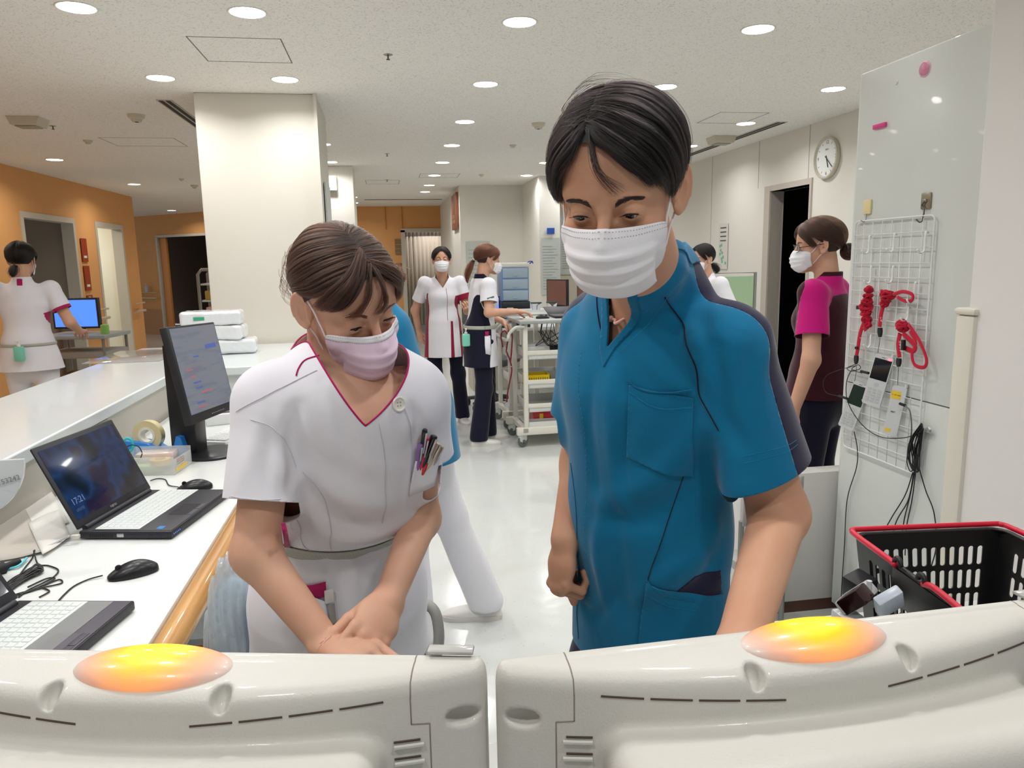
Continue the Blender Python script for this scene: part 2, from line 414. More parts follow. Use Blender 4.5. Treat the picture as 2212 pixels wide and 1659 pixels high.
    def strand_set(s, sheets, seg=14, seed=1, face=True):
        """sheets: dicts g (guides, list of control point lists), n, off=(start, mid, end), len=(lo, hi), clump"""
        r = np.random.RandomState(seed); out = []
        for S in sheets:
            G = np.array([crspline(g, 24) for g in S['g']]); ng = len(G); n = S['n']
            u = r.rand(n)*(ng-1); kc = S.get('clump', 40); cl = r.randint(0, kc, n)
            if S.get('cl', .6): cu = r.rand(kc)*(ng-1); mix = r.rand(n) < S.get('cl', .6); u[mix] = np.clip(cu[cl[mix]]+r.normal(0, S.get('cw', .08), mix.sum()), 0, ng-1)
            i = np.clip(u.astype(int), 0, max(ng-2, 0)); f = (u-i)[:, None, None]
            C = G[i]*(1-f)+G[np.minimum(i+1, ng-1)]*f
            lo, hi = S.get('len', (.5, 1)); ln = lo+(hi-lo)*r.rand(n); t0 = r.rand(n)**S.get('rootp', 1.0)*(1-ln)
            full = r.rand(n) < S.get('full', .3); t0[full] = 0; ln[full] = .86+.14*r.rand(full.sum())
            t = t0[:, None]+ln[:, None]*np.linspace(0, 1, seg)[None]
            x = t*23; j = np.clip(x.astype(int), 0, 22); w = (x-j)[..., None]
            P = C[np.arange(n)[:, None], j]*(1-w)+C[np.arange(n)[:, None], j+1]*w
            o = S.get('off', (.008, .018, .008)); of = np.interp(t, (0, .5, 1), o)
            cj = r.rand(kc)*.8+.6; of = of*cj[cl][:, None]*(.86+.2*r.rand(n)[:, None])+r.normal(0, .0012, (n, 1))
            j3 = r.normal(0, S.get('jit', .0022), (n, 1, 3))*np.linspace(.4, 1, seg)[None, :, None]; P = P+j3
            wv = S.get('wave', .0022); ph = r.rand(kc, 3)*6.28; P = P+wv*np.sin(t[..., None]*7+ph[cl][:, None])
            q = P.reshape(-1, 3); fn = (lambda a: s.local(a, ears=False, detail=False)) if S.get('face') else s.skull
            if not S.get('free'): q = project(fn, q, 0, .03, 2); 
            if not S.get('free'):
                Gd = grad(fn, q); Gd /= np.linalg.norm(Gd, axis=1)[:, None]; q = q+Gd*of.reshape(-1)[:, None]
            out.append(s.W(q).reshape(n, seg, 3))
        return np.concatenate(out)
    def mask(s, parent, m, z0=-.010, bot=-.116, wide=.064, trim=None, pleat=.0022, name='face_mask', ns=44, nb=34, gap=0, loop=True, band=None):
        A = np.linspace(-1, 1, ns); B = np.linspace(0, 1, nb); a, b = np.meshgrid(A, B, indexing='ij')
        yc = np.interp(b, (0, .08, .3, .5, .75, .9, 1), (.106, .113, .127, .127, .119, .106, .088))+gap
        zc = np.interp(b, (0, .5, 1), (z0, (z0+bot)/2, bot)); ze = np.interp(b, (0, 1), (z0-.016, z0-.074)); ye = np.interp(b, (0, .5, 1), (.050, .047, .040)); xe = wide*np.interp(b, (0, .4, 1), (1, 1.0, .93))
        p = np.interp(b, (0, .3, 1), (1.5, 1.15, 1.0)); c = np.cos(a*PI/2*.995); y = ye+(yc-ye)*np.abs(c)**p; x = xe*np.sign(a)*np.abs(np.sin(np.abs(a)*PI/2))**.92
        z = ze+(zc-ze)*np.abs(c)**.9; side = 1-np.abs(a)**6
        for bp in (.27, .47, .67): y = y+pleat*side*(1/(1+np.exp(-(b-bp)*110))-.5)*np.exp(-((b-bp)/.09)**2)*2
        q = np.stack([x, y, z], -1).reshape(-1, 3); d = s.local(q, ears=False); Gd = grad(lambda P: s.local(P, ears=False), q)
        q = q+Gd*np.clip(.0028-d, 0, .01)[:, None]
        far = np.clip(d-.006, 0, 1)*(np.abs(a.reshape(-1)) > .7); q = q-Gd*far[:, None]
        W = s.W(q).reshape(ns, nb, 3); mb = MB(); mb.grid(W); o = mb.build(name, m, parent, angle=180, solid=.0012)
        if band: W2 = s.W(q+Gd*.0009).reshape(ns, nb, 3)[:, :4]; MB().grid(W2).build('mask_edge_band', band, o, angle=180, solid=.0008)
        st = mat('mask_stitch', 'A9A4AC', .8)
        for bi in (1, 3):
            L = s.W(q+Gd*.0016).reshape(ns, nb, 3)[2:-2, bi]; mb = MB(); L = crspline(L, 150)
            for i in range(0, 148, 3): mb.tube(L[i:i+2], .00045*s.s, 4)
            mb.build('mask_stitch', st, o)
        if loop:
            for sx in (1, -1):
                e = 0 if sx < 0 else ns-1; t = W[e, 1]; bt = W[e, nb-3]
                ax = lambda x, y, z: s.W((sx*x, y, z))
                pts = [t, s.W(s.L(t[None])[0]*.5+np.array([sx*.079, .012, .012])*.5)+0*t, ax(.0775, .006, .030), ax(.0765, -.012, .036), ax(.077, -.024, .012), ax(.077, -.019, -.016), ax(.073, .004, -.036), bt]
                P = crspline(pts, 40); f = lambda P: s.sdf(P, ears=False); d = f(P); G_ = grad(f, P); P = P+G_*np.clip(.0022-d, -.004, .01)[:, None]
                MB().tube(P, .0014, 6).build('ear_loop', M_MASKW, o, angle=180)
        return o
    def eyes(s, parent, gaze=(0, -28), lash=True, n=24):
        for sx in (1, -1):
            c = s.W((sx*.0315, .0755, .001)); a = math.radians(gaze[0]); e = math.radians(gaze[1])
            g = np.array([math.sin(a)*math.cos(e), math.cos(a)*math.cos(e), math.sin(e)])@s.R
            u = np.cross(g, [0, 0, 1]); u /= np.linalg.norm(u); v = np.cross(u, g)
            mb = MB(); ths = [0, 12, 25, 27, 32, 50, 90, 130]
            for i, th in enumerate(ths[:-1]):
                q = []
                for t in (th, ths[i+1]):
                    t = math.radians(t); q.append([c+.0125*s.s*(math.cos(t)*g+math.sin(t)*(math.cos(f)*u+math.sin(f)*v)) for f in np.linspace(0, 2*PI, n, endpoint=False)])
                mb.grid(q, 1 if th < 27 else 0, wrap=True)
            mb.build('eye', [M_EYEW, M_IRIS], parent, angle=180, recalc=True)
    def brows(s, parent, m, n=500, thick=1.0, z=.022, rad=.00022):
        r = np.random.RandomState(4); out = []
        for sx in (1, -1):
            u = r.rand(n); v = r.normal(0, .0017*thick, n)*(1-.55*u)
            x = .014+.036*u; zz = z+.0055*np.sin(u*PI*.8)-.002*u+v; ln = .0075
            P0 = np.stack([sx*x, np.full(n, .09), zz], 1); dr = np.stack([sx*(.75+.3*u), 0*u, .5-.75*u-v*60], 1)
            q = P0[:, None]+dr[:, None]*np.linspace(0, ln, 5)[None, :, None]; q = q.reshape(-1, 3)
            q = project(lambda a: s.local(a, ears=False), q, .0004, .02, 4); out.append(s.W(q).reshape(n, 5, 3))
        return strands('eyebrows', np.concatenate(out), rad*s.s, m, parent, .2)
    def lashes(s, parent, m, n=60):
        out = []
        for sx in (1, -1):
            mb = MB(); hi, lo = s.lid; a = np.linspace(-40, 44, n); sh = np.clip(1-((a-2)/46)**2, 0, 1); mid = (hi+lo)/2+4+a*.06; el = mid+(hi-mid)*sh
            ar, er = np.radians(a), np.radians(el-1); D = np.stack([sx*np.sin(ar)*np.cos(er), np.cos(ar)*np.cos(er), np.sin(er)], 1); c = np.array([sx*.0315, .0755, .001])
            L = c+D*.0138; mb.tube(s.W(L), .0009*s.s, 6); mb.build('lash_line', M_LASH, parent, angle=180)
            f = np.linspace(0, 1, 5)[None, :, None]; q = L[:, None]+D[:, None]*.0055*f+np.array([0, 0, -1.])*f*.002+np.array([0, 0, 1.])*f*f*.003+np.stack([sx*ar*.003, 0*ar, 0*ar], 1)[:, None]*f
            out.append(s.W(q.reshape(-1, 3)).reshape(n, 5, 3))
        return strands('eyelashes', np.concatenate(out), .00014, m, parent, .2)
# ---- hands
def hand_bones(w, d, pn, side, curl=(20, 25, 20), spread=5, sc=1.0, thumb=(35, 25, 20), curls=None, thumbdir=.75):
    """w wrist, d hand direction, pn palm normal (the way the palm faces), side=+1: thumb on d x pn side"""
    d = np.array(d, float); d /= np.linalg.norm(d); pn = np.array(pn, float); pn -= d*pn.dot(d); pn /= np.linalg.norm(pn)
    t = np.cross(d, pn)*side; B = []; w = np.array(w, float)
    def rot(v, k, a): a = math.radians(a); return v*math.cos(a)+np.cross(k, v)*math.sin(a)+k*k.dot(v)*(1-math.cos(a))
    fx = [.030, .010, -.010, -.028]; kn = [.086, .090, .085, .076]; ln = [(.042, .025, .020), (.046, .029, .021), (.042, .027, .021), (.034, .020, .018)]
    rd = [(.0088, .0078, .0068), (.009, .008, .007), (.0087, .0077, .0067), (.0078, .0068, .006)]
    axk = np.cross(d, pn)
    for i in range(4):
        cu = curls[i] if curls else curl; sp = spread*(1.5-i)*.6
        p = w+(d*kn[i]+t*fx[i])*sc; dr = rot(d, pn, -sp*side if side > 0 else sp); 
        dr = d*math.cos(math.radians(sp))+t*math.sin(math.radians(sp)); k = np.cross(dr, pn); k /= np.linalg.norm(k)
        for j in range(3):
            dr = rot(dr, k, cu[j]); q = p+dr*ln[i][j]*sc; B.append((p, q, rd[i][j]*sc, (rd[i][j+1] if j < 2 else rd[i][2]*.86)*sc, i)); p = q
    dr = d*(1-thumbdir*.5)+t*thumbdir+pn*.35; dr /= np.linalg.norm(dr); p = w+(d*.022+t*.022+pn*.006)*sc
    tc = [0, thumb[1], thumb[2]]; bend = d*.9+pn*.4-t*.3; bend /= np.linalg.norm(bend)
    for j, (l, r0, r1) in enumerate(((.046, .0125, .0105), (.033, .0102, .0092), (.027, .0092, .0072))):
        if j: dr = dr*math.cos(math.radians(tc[j]))+(bend-dr*bend.dot(dr))*math.sin(math.radians(tc[j])); dr /= np.linalg.norm(dr)
        q = p+dr*l*sc; B.append((p, q, r0*sc, r1*sc, 4)); p = q
    palm = [(w, w+(d*.045+t*.002)*sc, t, (.030*sc, .0185*sc), (.037*sc, .016*sc)), (w+d*.045*sc, w+(d*.078+t*.001)*sc, t, (.037*sc, .016*sc), (.036*sc, .0125*sc))]
    return B, palm
def hand_sdf(P, hb):
    B, palm = hb; d = None
    for a in palm: e = eseg(P, *a); d = e if d is None else smin(d, e, .012)
    fd = {}
    for a, b, r0, r1, i in B:
        e = cap(P, a, b, r0, r1); fd[i] = e if i not in fd else smin(fd[i], e, .003)
    f = None
    for i in range(4): f = fd[i] if f is None else smin(f, fd[i], .0015)
    d = smin(d, f, .007); return smin(d, fd[4], .009)
def nails(parent, hb, sdf, m, which=(0, 1, 2, 3, 4)):
    B, palm = hb; pn = np.cross(palm[0][2], palm[0][1]-palm[0][0])
    mb = MB()
    for i in which:
        seg = [x for x in B if x[4] == i]; a, b, r0, r1, _ = seg[-1]; d = (b-a)/np.linalg.norm(b-a)
        d0 = seg[-2][1]-seg[-2][0]; k = np.cross(d0, d); 
        n = np.cross(d, k) if np.linalg.norm(k) > 1e-9 else pn; n = -n/np.linalg.norm(n) if n.dot(d0) > 0 else n/np.linalg.norm(n)
        k = np.cross(d, n); c = a+(b-a)*.78+n*r1; G = []
        for u in np.linspace(-1, 1, 7): G.append([c+d*(v*.006)+k*u*.0048*math.sqrt(max(0, 1-.25*v*v)) for v in np.linspace(-1, 1, 6)])
        G = np.array(G); mb.grid(project(sdf, G.reshape(-1, 3), .0005, .006, 3).reshape(G.shape))
    return mb.build('fingernails', m, parent, angle=180, solid=.0006)
def hit(sdf, px, py, tmax=12, t0=.15):
    d = ray(px, py); d = d/np.linalg.norm(d); t = t0
    for _ in range(200):
        v = float(sdf((CPOS+d*t)[None])[0]); t += v*.8
        if abs(v) < 1e-4 or t > tmax: break
    return CPOS+d*t
def hits(sdf, pts):
    H_ = [hit(sdf, *p) for p in pts]; H_ = [h for h in H_ if abs(float(sdf(h[None])[0])) < .004]; return H_
def cuffcut(P, sh, cu, rad, body):
    """positive beyond the cuff plane, near the arm and outside the body"""
    ax = (cu-sh)/np.linalg.norm(cu-sh); q = P-cu; h = q@ax; d = np.linalg.norm(q-h[:, None]*ax, axis=1)
    return np.minimum(np.minimum(np.minimum(h, .12-h), rad-d), body(P)-.016)
def foldset(base, F, k=1.0, g=1.0):
    out = []
    for l, amp, wd in F:
        h = hits(base, [(a[0], a[1]) for a in l])
        if len(h) > 1: out.append((crspline(h, 9), amp*k, wd*g))
    return out
def usdf(segs, k=.03):
    def f(P):
        d = None
        for g in segs: e = eseg(P, *g); d = e if d is None else smin(d, e, k)
        return d
    return f
def lerp(a, b, t): return np.array(a)*(1-t)+np.array(b)*t
def shoe(name, p, d, m, m2, parent=None, sc=1.0, label=None):
    """p: heel ground point, d: toe direction"""
    d = np.array([d[0], d[1], 0.]); d /= np.linalg.norm(d); M = frame(p, d, np.cross([0, 0, 1], d))
    st = [(0, .03, .062, 0), (.02, .036, .075, 0), (.07, .036, .078, 0), (.12, .04, .062, 0), (.17, .045, .05, 0), (.22, .042, .04, 0), (.25, .028, .03, 0), (.262, .008, .018, 0)]
    G = []
    for x, w, h, _ in st:
        row = []
        for j in range(16):
            a = 2*PI*j/16; c, s_ = math.cos(a), math.sin(a); yy = w*np.sign(c)*abs(c)**.7; zz = .022+max(s_, 0)**.8*(h-.022)-(.0 if s_ > 0 else 1)*abs(s_)**.5*.012
            row.append(tuple(M@Vector((x*sc-.02, yy*sc, zz*sc))))
        G.append(row)
    mb = MB(); mb.grid(G, wrap=True); mb.f.append(tuple(range(16))); mb.m.append(0); o = mb.build(name, m, parent, angle=60, subs=1)
    if label: o['label'] = label
    s2 = MB(); out = []
    for x, w in [(-.004, .0), (0, .025), (.02, .037), (.07, .036), (.12, .041), (.17, .046), (.22, .044), (.25, .032), (.268, .0)]: out.append((x*sc-.02, w*sc))
    s2.prism(out+[(x, -w_) for x, w_ in out[::-1][1:-1]], 0, .02*sc, M); s2.build('shoe_sole', m2, o)
    return o
# ------------------------------------------------------------------ lamps
LX = (-1.24, -.55, .65, 1.81, 2.98)
LAMPS = [(-1.24, 3.58), (-.55, 3.57), (.65, 3.58), (1.82, 3.57), (-1.25, 4.8), (-.55, 4.78), (.65, 4.8), (1.81, 4.78), (2.97, 4.75), (.65, 6.06), (2.98, 6.0), (1.82, 6.05), (.65, 7.27), (3.0, 7.22), (-.54, 7.25), (-.56, 8.48), (.65, 8.5), (1.82, 8.5), (.64, 9.75), (1.83, 9.76), (.64, 10.97), (.63, 12.0), (-.52, 12.9), (-.55, 14.1), (-3.25, 8.35), (-3.25, 10.75), (-4.11, 15.7),
         (-.55, 2.35), (.65, 2.35), (1.82, 2.35), (-1.24, 2.35), (-.55, 1.15), (.65, 1.15), (1.82, 1.15), (-1.24, 1.15), (2.98, 3.57), (.65, -.1), (-.55, -.1), (-3.25, 6.0), (-3.25, 3.6), (-2.4, 13.2), (2.5, 9.6), (.5, 16.9), (.9, 15.6)]  # last two are added, unseen in the curtain room, to brighten the curtain
E_LAMP = emat('lamp_glow', 'FFFDF6', 14.0); M_TRIM = mat('lamp_trim', 'D8D5CC', .4)
WARM_L = bpy.data.lights.new('corridor_light', 'AREA'); WARM_L.shape = 'DISK'; WARM_L.size = .14; WARM_L.energy = LAMP_W*1.35; WARM_L.color = (1, .92, .80); WARM_L.spread = math.radians(150)
def lamp_label(x, y):
    if y < 3.2: return 'recessed ceiling light above the frame, %s, %s' % (['second', 'third', 'fourth'][1 if y > 1 and y < 2 else (0 if y > 2 else 2)]+' row back', {-3.25: 'over the corridor', -1.24: 'far left', -.55: 'left', .65: 'middle', 1.82: 'right'}.get(x, 'side'))
    rows = [(3.9, 'nearest'), (5.3, 'second'), (6.6, 'third'), (7.9, 'fourth'), (9.1, 'fifth'), (10.2, 'sixth'), (11.5, 'seventh'), (12.5, 'eighth'), (13.5, 'ninth'), (15, 'farthest'), (16, 'curtain room front'), (99, 'added unseen curtain room back')]
    rw = next(n for t, n in rows if y < t); cl = 'over the left corridor' if x < -2 else 'left of the pillar' if x < -1 else 'in line with the pillar' if x < 0 else 'in the long middle line' if x < 1.2 else 'above the tall man side' if x < 2.4 else 'nearest the right wall'
    return 'round recessed ceiling light, %s row, %s' % (rw, cl)
def lamps():
    first = None
    for i, (x, y) in enumerate(LAMPS):
        if first is None:
            o = empty('ceiling_light', (x, y, CEIL)); r_ = MB(); r_.lathe([(.072, -.001), (.080, -.0035), (.084, -.001), (.084, .0), (.072, 0)], n=40, cap=False); r_.build('trim_ring', M_TRIM, o)
            MB().lathe([(0, -.0022), (.074, -.0022), (.074, 0)], n=40, cap=False).build('diffuser', E_LAMP, o, angle=180); first = o
        else: o = copy_tree(first); o.location = (x, y, CEIL)
        tag(o, lamp_label(x, y), 'ceiling light', 'recessed ceiling lights')
        lo = [c for c in o.children if c.type == 'LIGHT']
        if not lo:
            l = bpy.data.lights.new('lamp_light', 'AREA'); l.shape = 'DISK'; l.size = .14; l.energy = LAMP_W; l.color = (1, .99, .99); l.spread = math.radians(150)
            lo = bpy.data.objects.new('lamp_light', l); lo.location = (0, 0, -.006); COL.objects.link(lo); lo.parent = o
        elif x < -2: lo[0].data = WARM_L
lamps()
# ------------------------------------------------------------------ room shell
def ceiling_mat():
    m = mat('ceiling_tex', 'D3D0C8', .95); nt = m.node_tree; b = nt.nodes['Principled BSDF']; tc = nt.nodes.new('ShaderNodeTexCoord')
    n = nt.nodes.new('ShaderNodeTexNoise'); n.inputs['Scale'].default_value = 110; n.inputs['Detail'].default_value = 3; mp = nt.nodes.new('ShaderNodeMapping'); mp.inputs['Scale'].default_value = (1, 1.6, 1)
    nt.links.new(tc.outputs['Object'], mp.inputs[0]); nt.links.new(mp.outputs[0], n.inputs['Vector'])
    r = nt.nodes.new('ShaderNodeValToRGB'); r.color_ramp.elements[0].position = .30; r.color_ramp.elements[0].color = srgb('B9B6AE'); r.color_ramp.elements[1].position = .42; r.color_ramp.elements[1].color = srgb('F2EFE9')
    nt.links.new(n.outputs['Fac'], r.inputs[0]); nt.links.new(r.outputs[0], b.inputs['Base Color'])
    bp = nt.nodes.new('ShaderNodeBump'); bp.inputs['Strength'].default_value = .5; bp.inputs['Distance'].default_value = .003; nt.links.new(n.outputs['Fac'], bp.inputs['Height']); nt.links.new(bp.outputs[0], b.inputs['Normal']); return m
def floor_mat():
    m = mat('floor_vinyl', 'C9CAC2', .16, coat=.3); nt = m.node_tree; b = nt.nodes['Principled BSDF']; tc = nt.nodes.new('ShaderNodeTexCoord')
    v = nt.nodes.new('ShaderNodeTexVoronoi'); v.inputs['Scale'].default_value = 55; n = nt.nodes.new('ShaderNodeTexNoise'); n.inputs['Scale'].default_value = 30
    nt.links.new(tc.outputs['Object'], v.inputs['Vector']); nt.links.new(tc.outputs['Object'], n.inputs['Vector'])
    r = nt.nodes.new('ShaderNodeValToRGB'); r.color_ramp.elements[0].position = .075; r.color_ramp.elements[0].color = srgb('8E8C80'); r.color_ramp.elements[1].position = .11; r.color_ramp.elements[1].color = srgb('CFD2CE')
    nt.links.new(v.outputs['Distance'], r.inputs[0]); mx = nt.nodes.new('ShaderNodeMixRGB'); mx.blend_type = 'MIX'
    r2 = nt.nodes.new('ShaderNodeValToRGB'); r2.color_ramp.elements[0].position = .5; r2.color_ramp.elements[1].position = .56; nt.links.new(n.outputs['Fac'], r2.inputs[0]); nt.links.new(r2.outputs[0], mx.inputs[0])
    mx.inputs[1].default_value = srgb('CFD2CE'); nt.links.new(r.outputs[0], mx.inputs[2]); nt.links.new(mx.outputs[0], b.inputs['Base Color'])
    n3 = nt.nodes.new('ShaderNodeTexNoise'); n3.inputs['Scale'].default_value = 9; nt.links.new(tc.outputs['Object'], n3.inputs['Vector']); bp = nt.nodes.new('ShaderNodeBump'); bp.inputs['Strength'].default_value = .12; bp.inputs['Distance'].default_value = .01
    nt.links.new(n3.outputs['Fac'], bp.inputs['Height']); nt.links.new(bp.outputs[0], b.inputs['Normal']); return m
WALLW = mat('wall_white', 'E6E3DA', .85, noise=.05, nscale=3, bump=.05, bscale=500); ORANGE = mat('wall_orange', 'DFA468', .8, noise=.08, nscale=4, bump=.05, bscale=500); ORANGE2 = mat('wall_orange_low', 'D98F38', .6)
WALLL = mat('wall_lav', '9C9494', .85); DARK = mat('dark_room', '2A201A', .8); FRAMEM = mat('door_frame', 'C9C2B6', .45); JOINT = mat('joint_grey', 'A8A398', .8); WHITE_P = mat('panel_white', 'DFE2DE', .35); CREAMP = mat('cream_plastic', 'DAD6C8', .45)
def struct(name, mb, m, parent=None, **k):
    o = mb.build(name, m, parent, **k)
    if parent is None: o['kind'] = 'structure'
    return o
struct('floor', MB().box((-9, -3, -.05), (6, 20, 0)), floor_mat(), smooth=False)
struct('ceiling', MB().box((-9, -3, CEIL), (6, 20, CEIL+.05)), ceiling_mat(), smooth=False)
def wall(name, p0, p1, m, holes=(), t=.12, z0=0, z1=CEIL, side=1):
    """wall along p0 -> p1 in the plan with door holes (s0, s1, top)"""
    p0 = np.array(p0, float); p1 = np.array(p1, float); L = np.linalg.norm(p1-p0); d = (p1-p0)/L; M = frame((p0[0], p0[1], 0), (d[0], d[1], 0), (-d[1]*side, d[0]*side, 0))
    if side < 0: M = Matrix(((d[0], d[1], 0, p0[0]), (d[1], -d[0], 0, p0[1]), (0, 0, 1, 0), (0, 0, 0, 1)))
    mb = MB(); s = 0
    for a, b, top in sorted(holes):
        if a > s: mb.box((s, 0, z0), (a, t, z1), M=M)
        mb.box((a, 0, top), (b, t, z1), M=M); s = b
    if s < L: mb.box((s, 0, z0), (L, t, z1), M=M)
    return struct(name, mb, m, smooth=False), M
# left corridor
yA, yB = Qx(60, 600, -3.88)[1], Qx(172, 600, -3.88)[1]; yC, yD = Qx(219, 620, -3.88)[1], Qx(276, 620, -3.88)[1]; DT = Qx(60, 461, -3.88)[2]
print('doors left', yA, yB, yC, yD, DT)
_, ML = wall('wall_left', (-3.88, -3), (-3.88, 12.54), ORANGE, [(yA+3, yB+3, DT), (yC+3, yD+3, DT)], side=1)
def door_trim(n, y0, y1, top, x=-3.88, w=.05, m=FRAMEM):
    mb = MB(); mb.box((x-.13, y0-w*.3, 0), (x+.012, y0+w, top+w*.3)).box((x-.13, y1-w, 0), (x+.012, y1+w*.3, top+w*.3)).box((x-.129, y0+w, top-w), (x+.0115, y1-w, top+w*.3))
    return struct('trim_%d' % n, mb, m)
door_trim(1, yA, yB, DT); door_trim(2, yC, yD, DT)
wall('wall_left_end', (-3.88, 12.54), (-7.5, 12.54), ORANGE, side=-1)
wall('wall_corridor', (-7.4, 19.2), (-2.0, 14.85), ORANGE, [(3.32, 4.9, 2.08)], side=1)
# rooms behind the left doors
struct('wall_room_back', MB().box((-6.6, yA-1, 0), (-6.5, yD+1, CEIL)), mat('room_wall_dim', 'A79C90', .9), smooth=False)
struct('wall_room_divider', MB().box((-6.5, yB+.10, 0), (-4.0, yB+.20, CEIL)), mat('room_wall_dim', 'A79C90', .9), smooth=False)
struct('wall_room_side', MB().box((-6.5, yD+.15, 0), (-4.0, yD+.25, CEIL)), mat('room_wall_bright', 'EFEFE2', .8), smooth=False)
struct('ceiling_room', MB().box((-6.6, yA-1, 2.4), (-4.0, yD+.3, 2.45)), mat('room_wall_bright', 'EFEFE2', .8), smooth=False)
l = bpy.data.lights.new('room_light', 'AREA'); l.size = .5; l.energy = 26; l.color = (1, .98, .86); lo = bpy.data.objects.new('room_light', l); COL.objects.link(lo); lo.location = (-5.0, (yC+yD)/2, 2.38)
# white pillar by the counter, second pillar behind
struct('wall_pillar', MB().box((-1.16, 5.16, 0), (-.41, 5.95, CEIL), bev=.006).box((-.425, 5.13, 0), (-.405, 5.18, CEIL)), mat('pillar_white', 'DAD5CA', .8, noise=.05, nscale=2, bump=.05, bscale=600), smooth=False)
struct('baseboard_pillar', MB().box((-1.17, 5.145, .0), (-.40, 5.96, .935), bev=.004), mat('pillar_low', 'D9D2C8', .7), smooth=False)
struct('wall_pillar_far', MB().box((-.72, 8.8, 0), (-.34, 9.4, CEIL), bev=.006), WALLW, smooth=False)
# far orange wall with the curtained opening
xa, xb = Q(872, 600, 15)[0], Q(983, 600, 15)[0]; zt = Q(900, 497, 15)[2]
wall('wall_far', (-2.4, 15), (1.6, 15), ORANGE, [(xa+2.4, xb+2.4+.3, zt)], side=1)
struct('trim_3', MB().box((xa-.02, 14.97, 0), (xa+.06, 15.13, zt)).box((xa-.02, 14.97, zt-.04), (xb+.4, 15.13, zt+.03)), FRAMEM, smooth=False)
struct('wall_far_room', MB().box((-1, 17.6, 0), (2.6, 17.7, CEIL)), WALLL, smooth=False)
struct('trim_4', MB().box((.0, 14.985, zt+.02), (.012, 14.999, CEIL)).box((.32, 14.985, zt+.02), (.332, 14.999, CEIL)), mat('joint_orange', 'B97A30', .8), smooth=False)
# nurse station back walls
struct('wall_back', MB().box((1.07, 11.0, 0), (2.03, 15.1, CEIL)), WALLW, smooth=False)
struct('wall_back_column', MB().box((2.0, 9.8, 0), (2.28, 11.1, CEIL)), WALLW, smooth=False)
struct('wall_back_right', MB().box((2.28, 10.6, 0), (3.7, 10.7, CEIL)), mat('wall_beige', 'CFC7B8', .85), smooth=False)
# right wall with the dark doorway
yR0, yR1 = Qx(1655, 700, 3.57)[1], Qx(1738, 700, 3.57)[1]; zR = Qx(1700, 407, 3.57)[2]; print('right door', yR0, yR1, zR)
wall('wall_right', (3.57, 10.8), (3.57, -3), WALLW, [(10.8-yR0, 10.8-yR1, zR)], side=1)
struct('trim_5', MB().box((3.555, yR0-.0, 0), (3.70, yR0+.10, zR+.05)).box((3.555, yR1-.03, 0), (3.70, yR1, zR+.05)).box((3.556, yR1, zR-.0), (3.699, yR0, zR+.05)), mat('frame_pale', 'C5BBB0', .5), smooth=False)
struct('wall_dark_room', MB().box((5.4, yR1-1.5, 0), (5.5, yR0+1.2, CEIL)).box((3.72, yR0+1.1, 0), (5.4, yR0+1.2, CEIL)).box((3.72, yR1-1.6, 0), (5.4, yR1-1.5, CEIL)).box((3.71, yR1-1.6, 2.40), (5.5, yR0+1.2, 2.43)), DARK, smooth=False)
struct('trim_6', MB().box((3.562, Qx(1850, 300, 3.57)[1]-.6, 1.2), (3.569, Qx(1850, 300, 3.57)[1]-.02, 2.2)), mat('board_pale', 'DDE4E4', .3), smooth=False)
for px in (1538, 1638, 1745):
    y = Qx(px, 400, 3.57)[1]; struct('trim_7', MB().box((3.5685, y-.004, 0 if px == 1538 else zR+.05), (3.5705, y+.004, CEIL)), JOINT, smooth=False)
# wall with the bumper post at the right front edge
xw, yw = Q(2145, 300, 1.93)[0], 1.93
struct('wall_front_right', MB().box((Q(2117, 380, 1.90)[0], .2, 0), (3.6, 1.90, CEIL), bev=.004), mat('wall_right_front', 'E5E2DE', .8, noise=.05, nscale=3), smooth=False)
bp0 = Qx(2082, 667, 1.62); 
# ceiling details
def line_rect(name, x0, y0, x1, y1, m, label, w=.006):
    mb = MB(); z = CEIL-.0012
    for a, b in (((x0, y0), (x1, y0+w)), ((x0, y1-w), (x1, y1)), ((x0, y0), (x0+w, y1)), ((x1-w, y0), (x1, y1))): mb.box((a[0], a[1], z), (b[0], b[1], CEIL+.001))
    return tag(mb.build(name, m, smooth=False), label, 'access hatch')
GAP = mat('gap_dark', '7E7B74', .8)
line_rect('ceiling_hatch', -.90, 3.95, -.46, 4.40, GAP, 'square flush ceiling hatch in front of the big white pillar')
line_rect('ceiling_hatch', -2.35, 6.95, -1.75, 7.42, mat('gap_light', '8F877B', .8), 'flush ceiling hatch above the corridor, left of the pillar')
line_rect('ceiling_hatch', Qz(870, 395, CEIL)[0]-.5, 10.3, Qz(870, 395, CEIL)[0]-.05, 10.8, GAP, 'small flush ceiling hatch near the far pillar')
line_rect('ceiling_hatch', .45, 9.55, .95, 10.0, GAP, 'flush ceiling hatch around the row of lights at the far end')
line_rect('ceiling_hatch', 2.55, 5.55, 2.95, 6.0, GAP, 'flush ceiling hatch beside the right-hand smoke detector')
SLOT = mat('slot_dark', '2E2B28', .7)
def diffuser(x0, y0, x1, y1, label):
    o = empty('air_slot', ((x0+x1)/2, (y0+y1)/2, CEIL), 0, label, 'air vent'); L = math.hypot(x1-x0, y1-y0); a = math.atan2(y1-y0, x1-x0); o.rotation_euler.z = a
    MB().box((-L/2, -.05, -.004), (L/2, .05, 0), bev=.001).build('frame', mat('slot_frame', 'B9B5AA', .5), o)
    for k in (-.022, .022): MB().box((-L/2+.01, k-.014, -.006), (L/2-.01, k+.014, -.003)).build('slot', SLOT, o, smooth=False)
diffuser(-1.40, 5.4, -1.40, 7.4, 'dark double-slot air vent in the ceiling left of the pillar'); diffuser(3.25, 5.9, 3.25, 8.3, 'dark slot air vent in the ceiling by the right-hand wall')
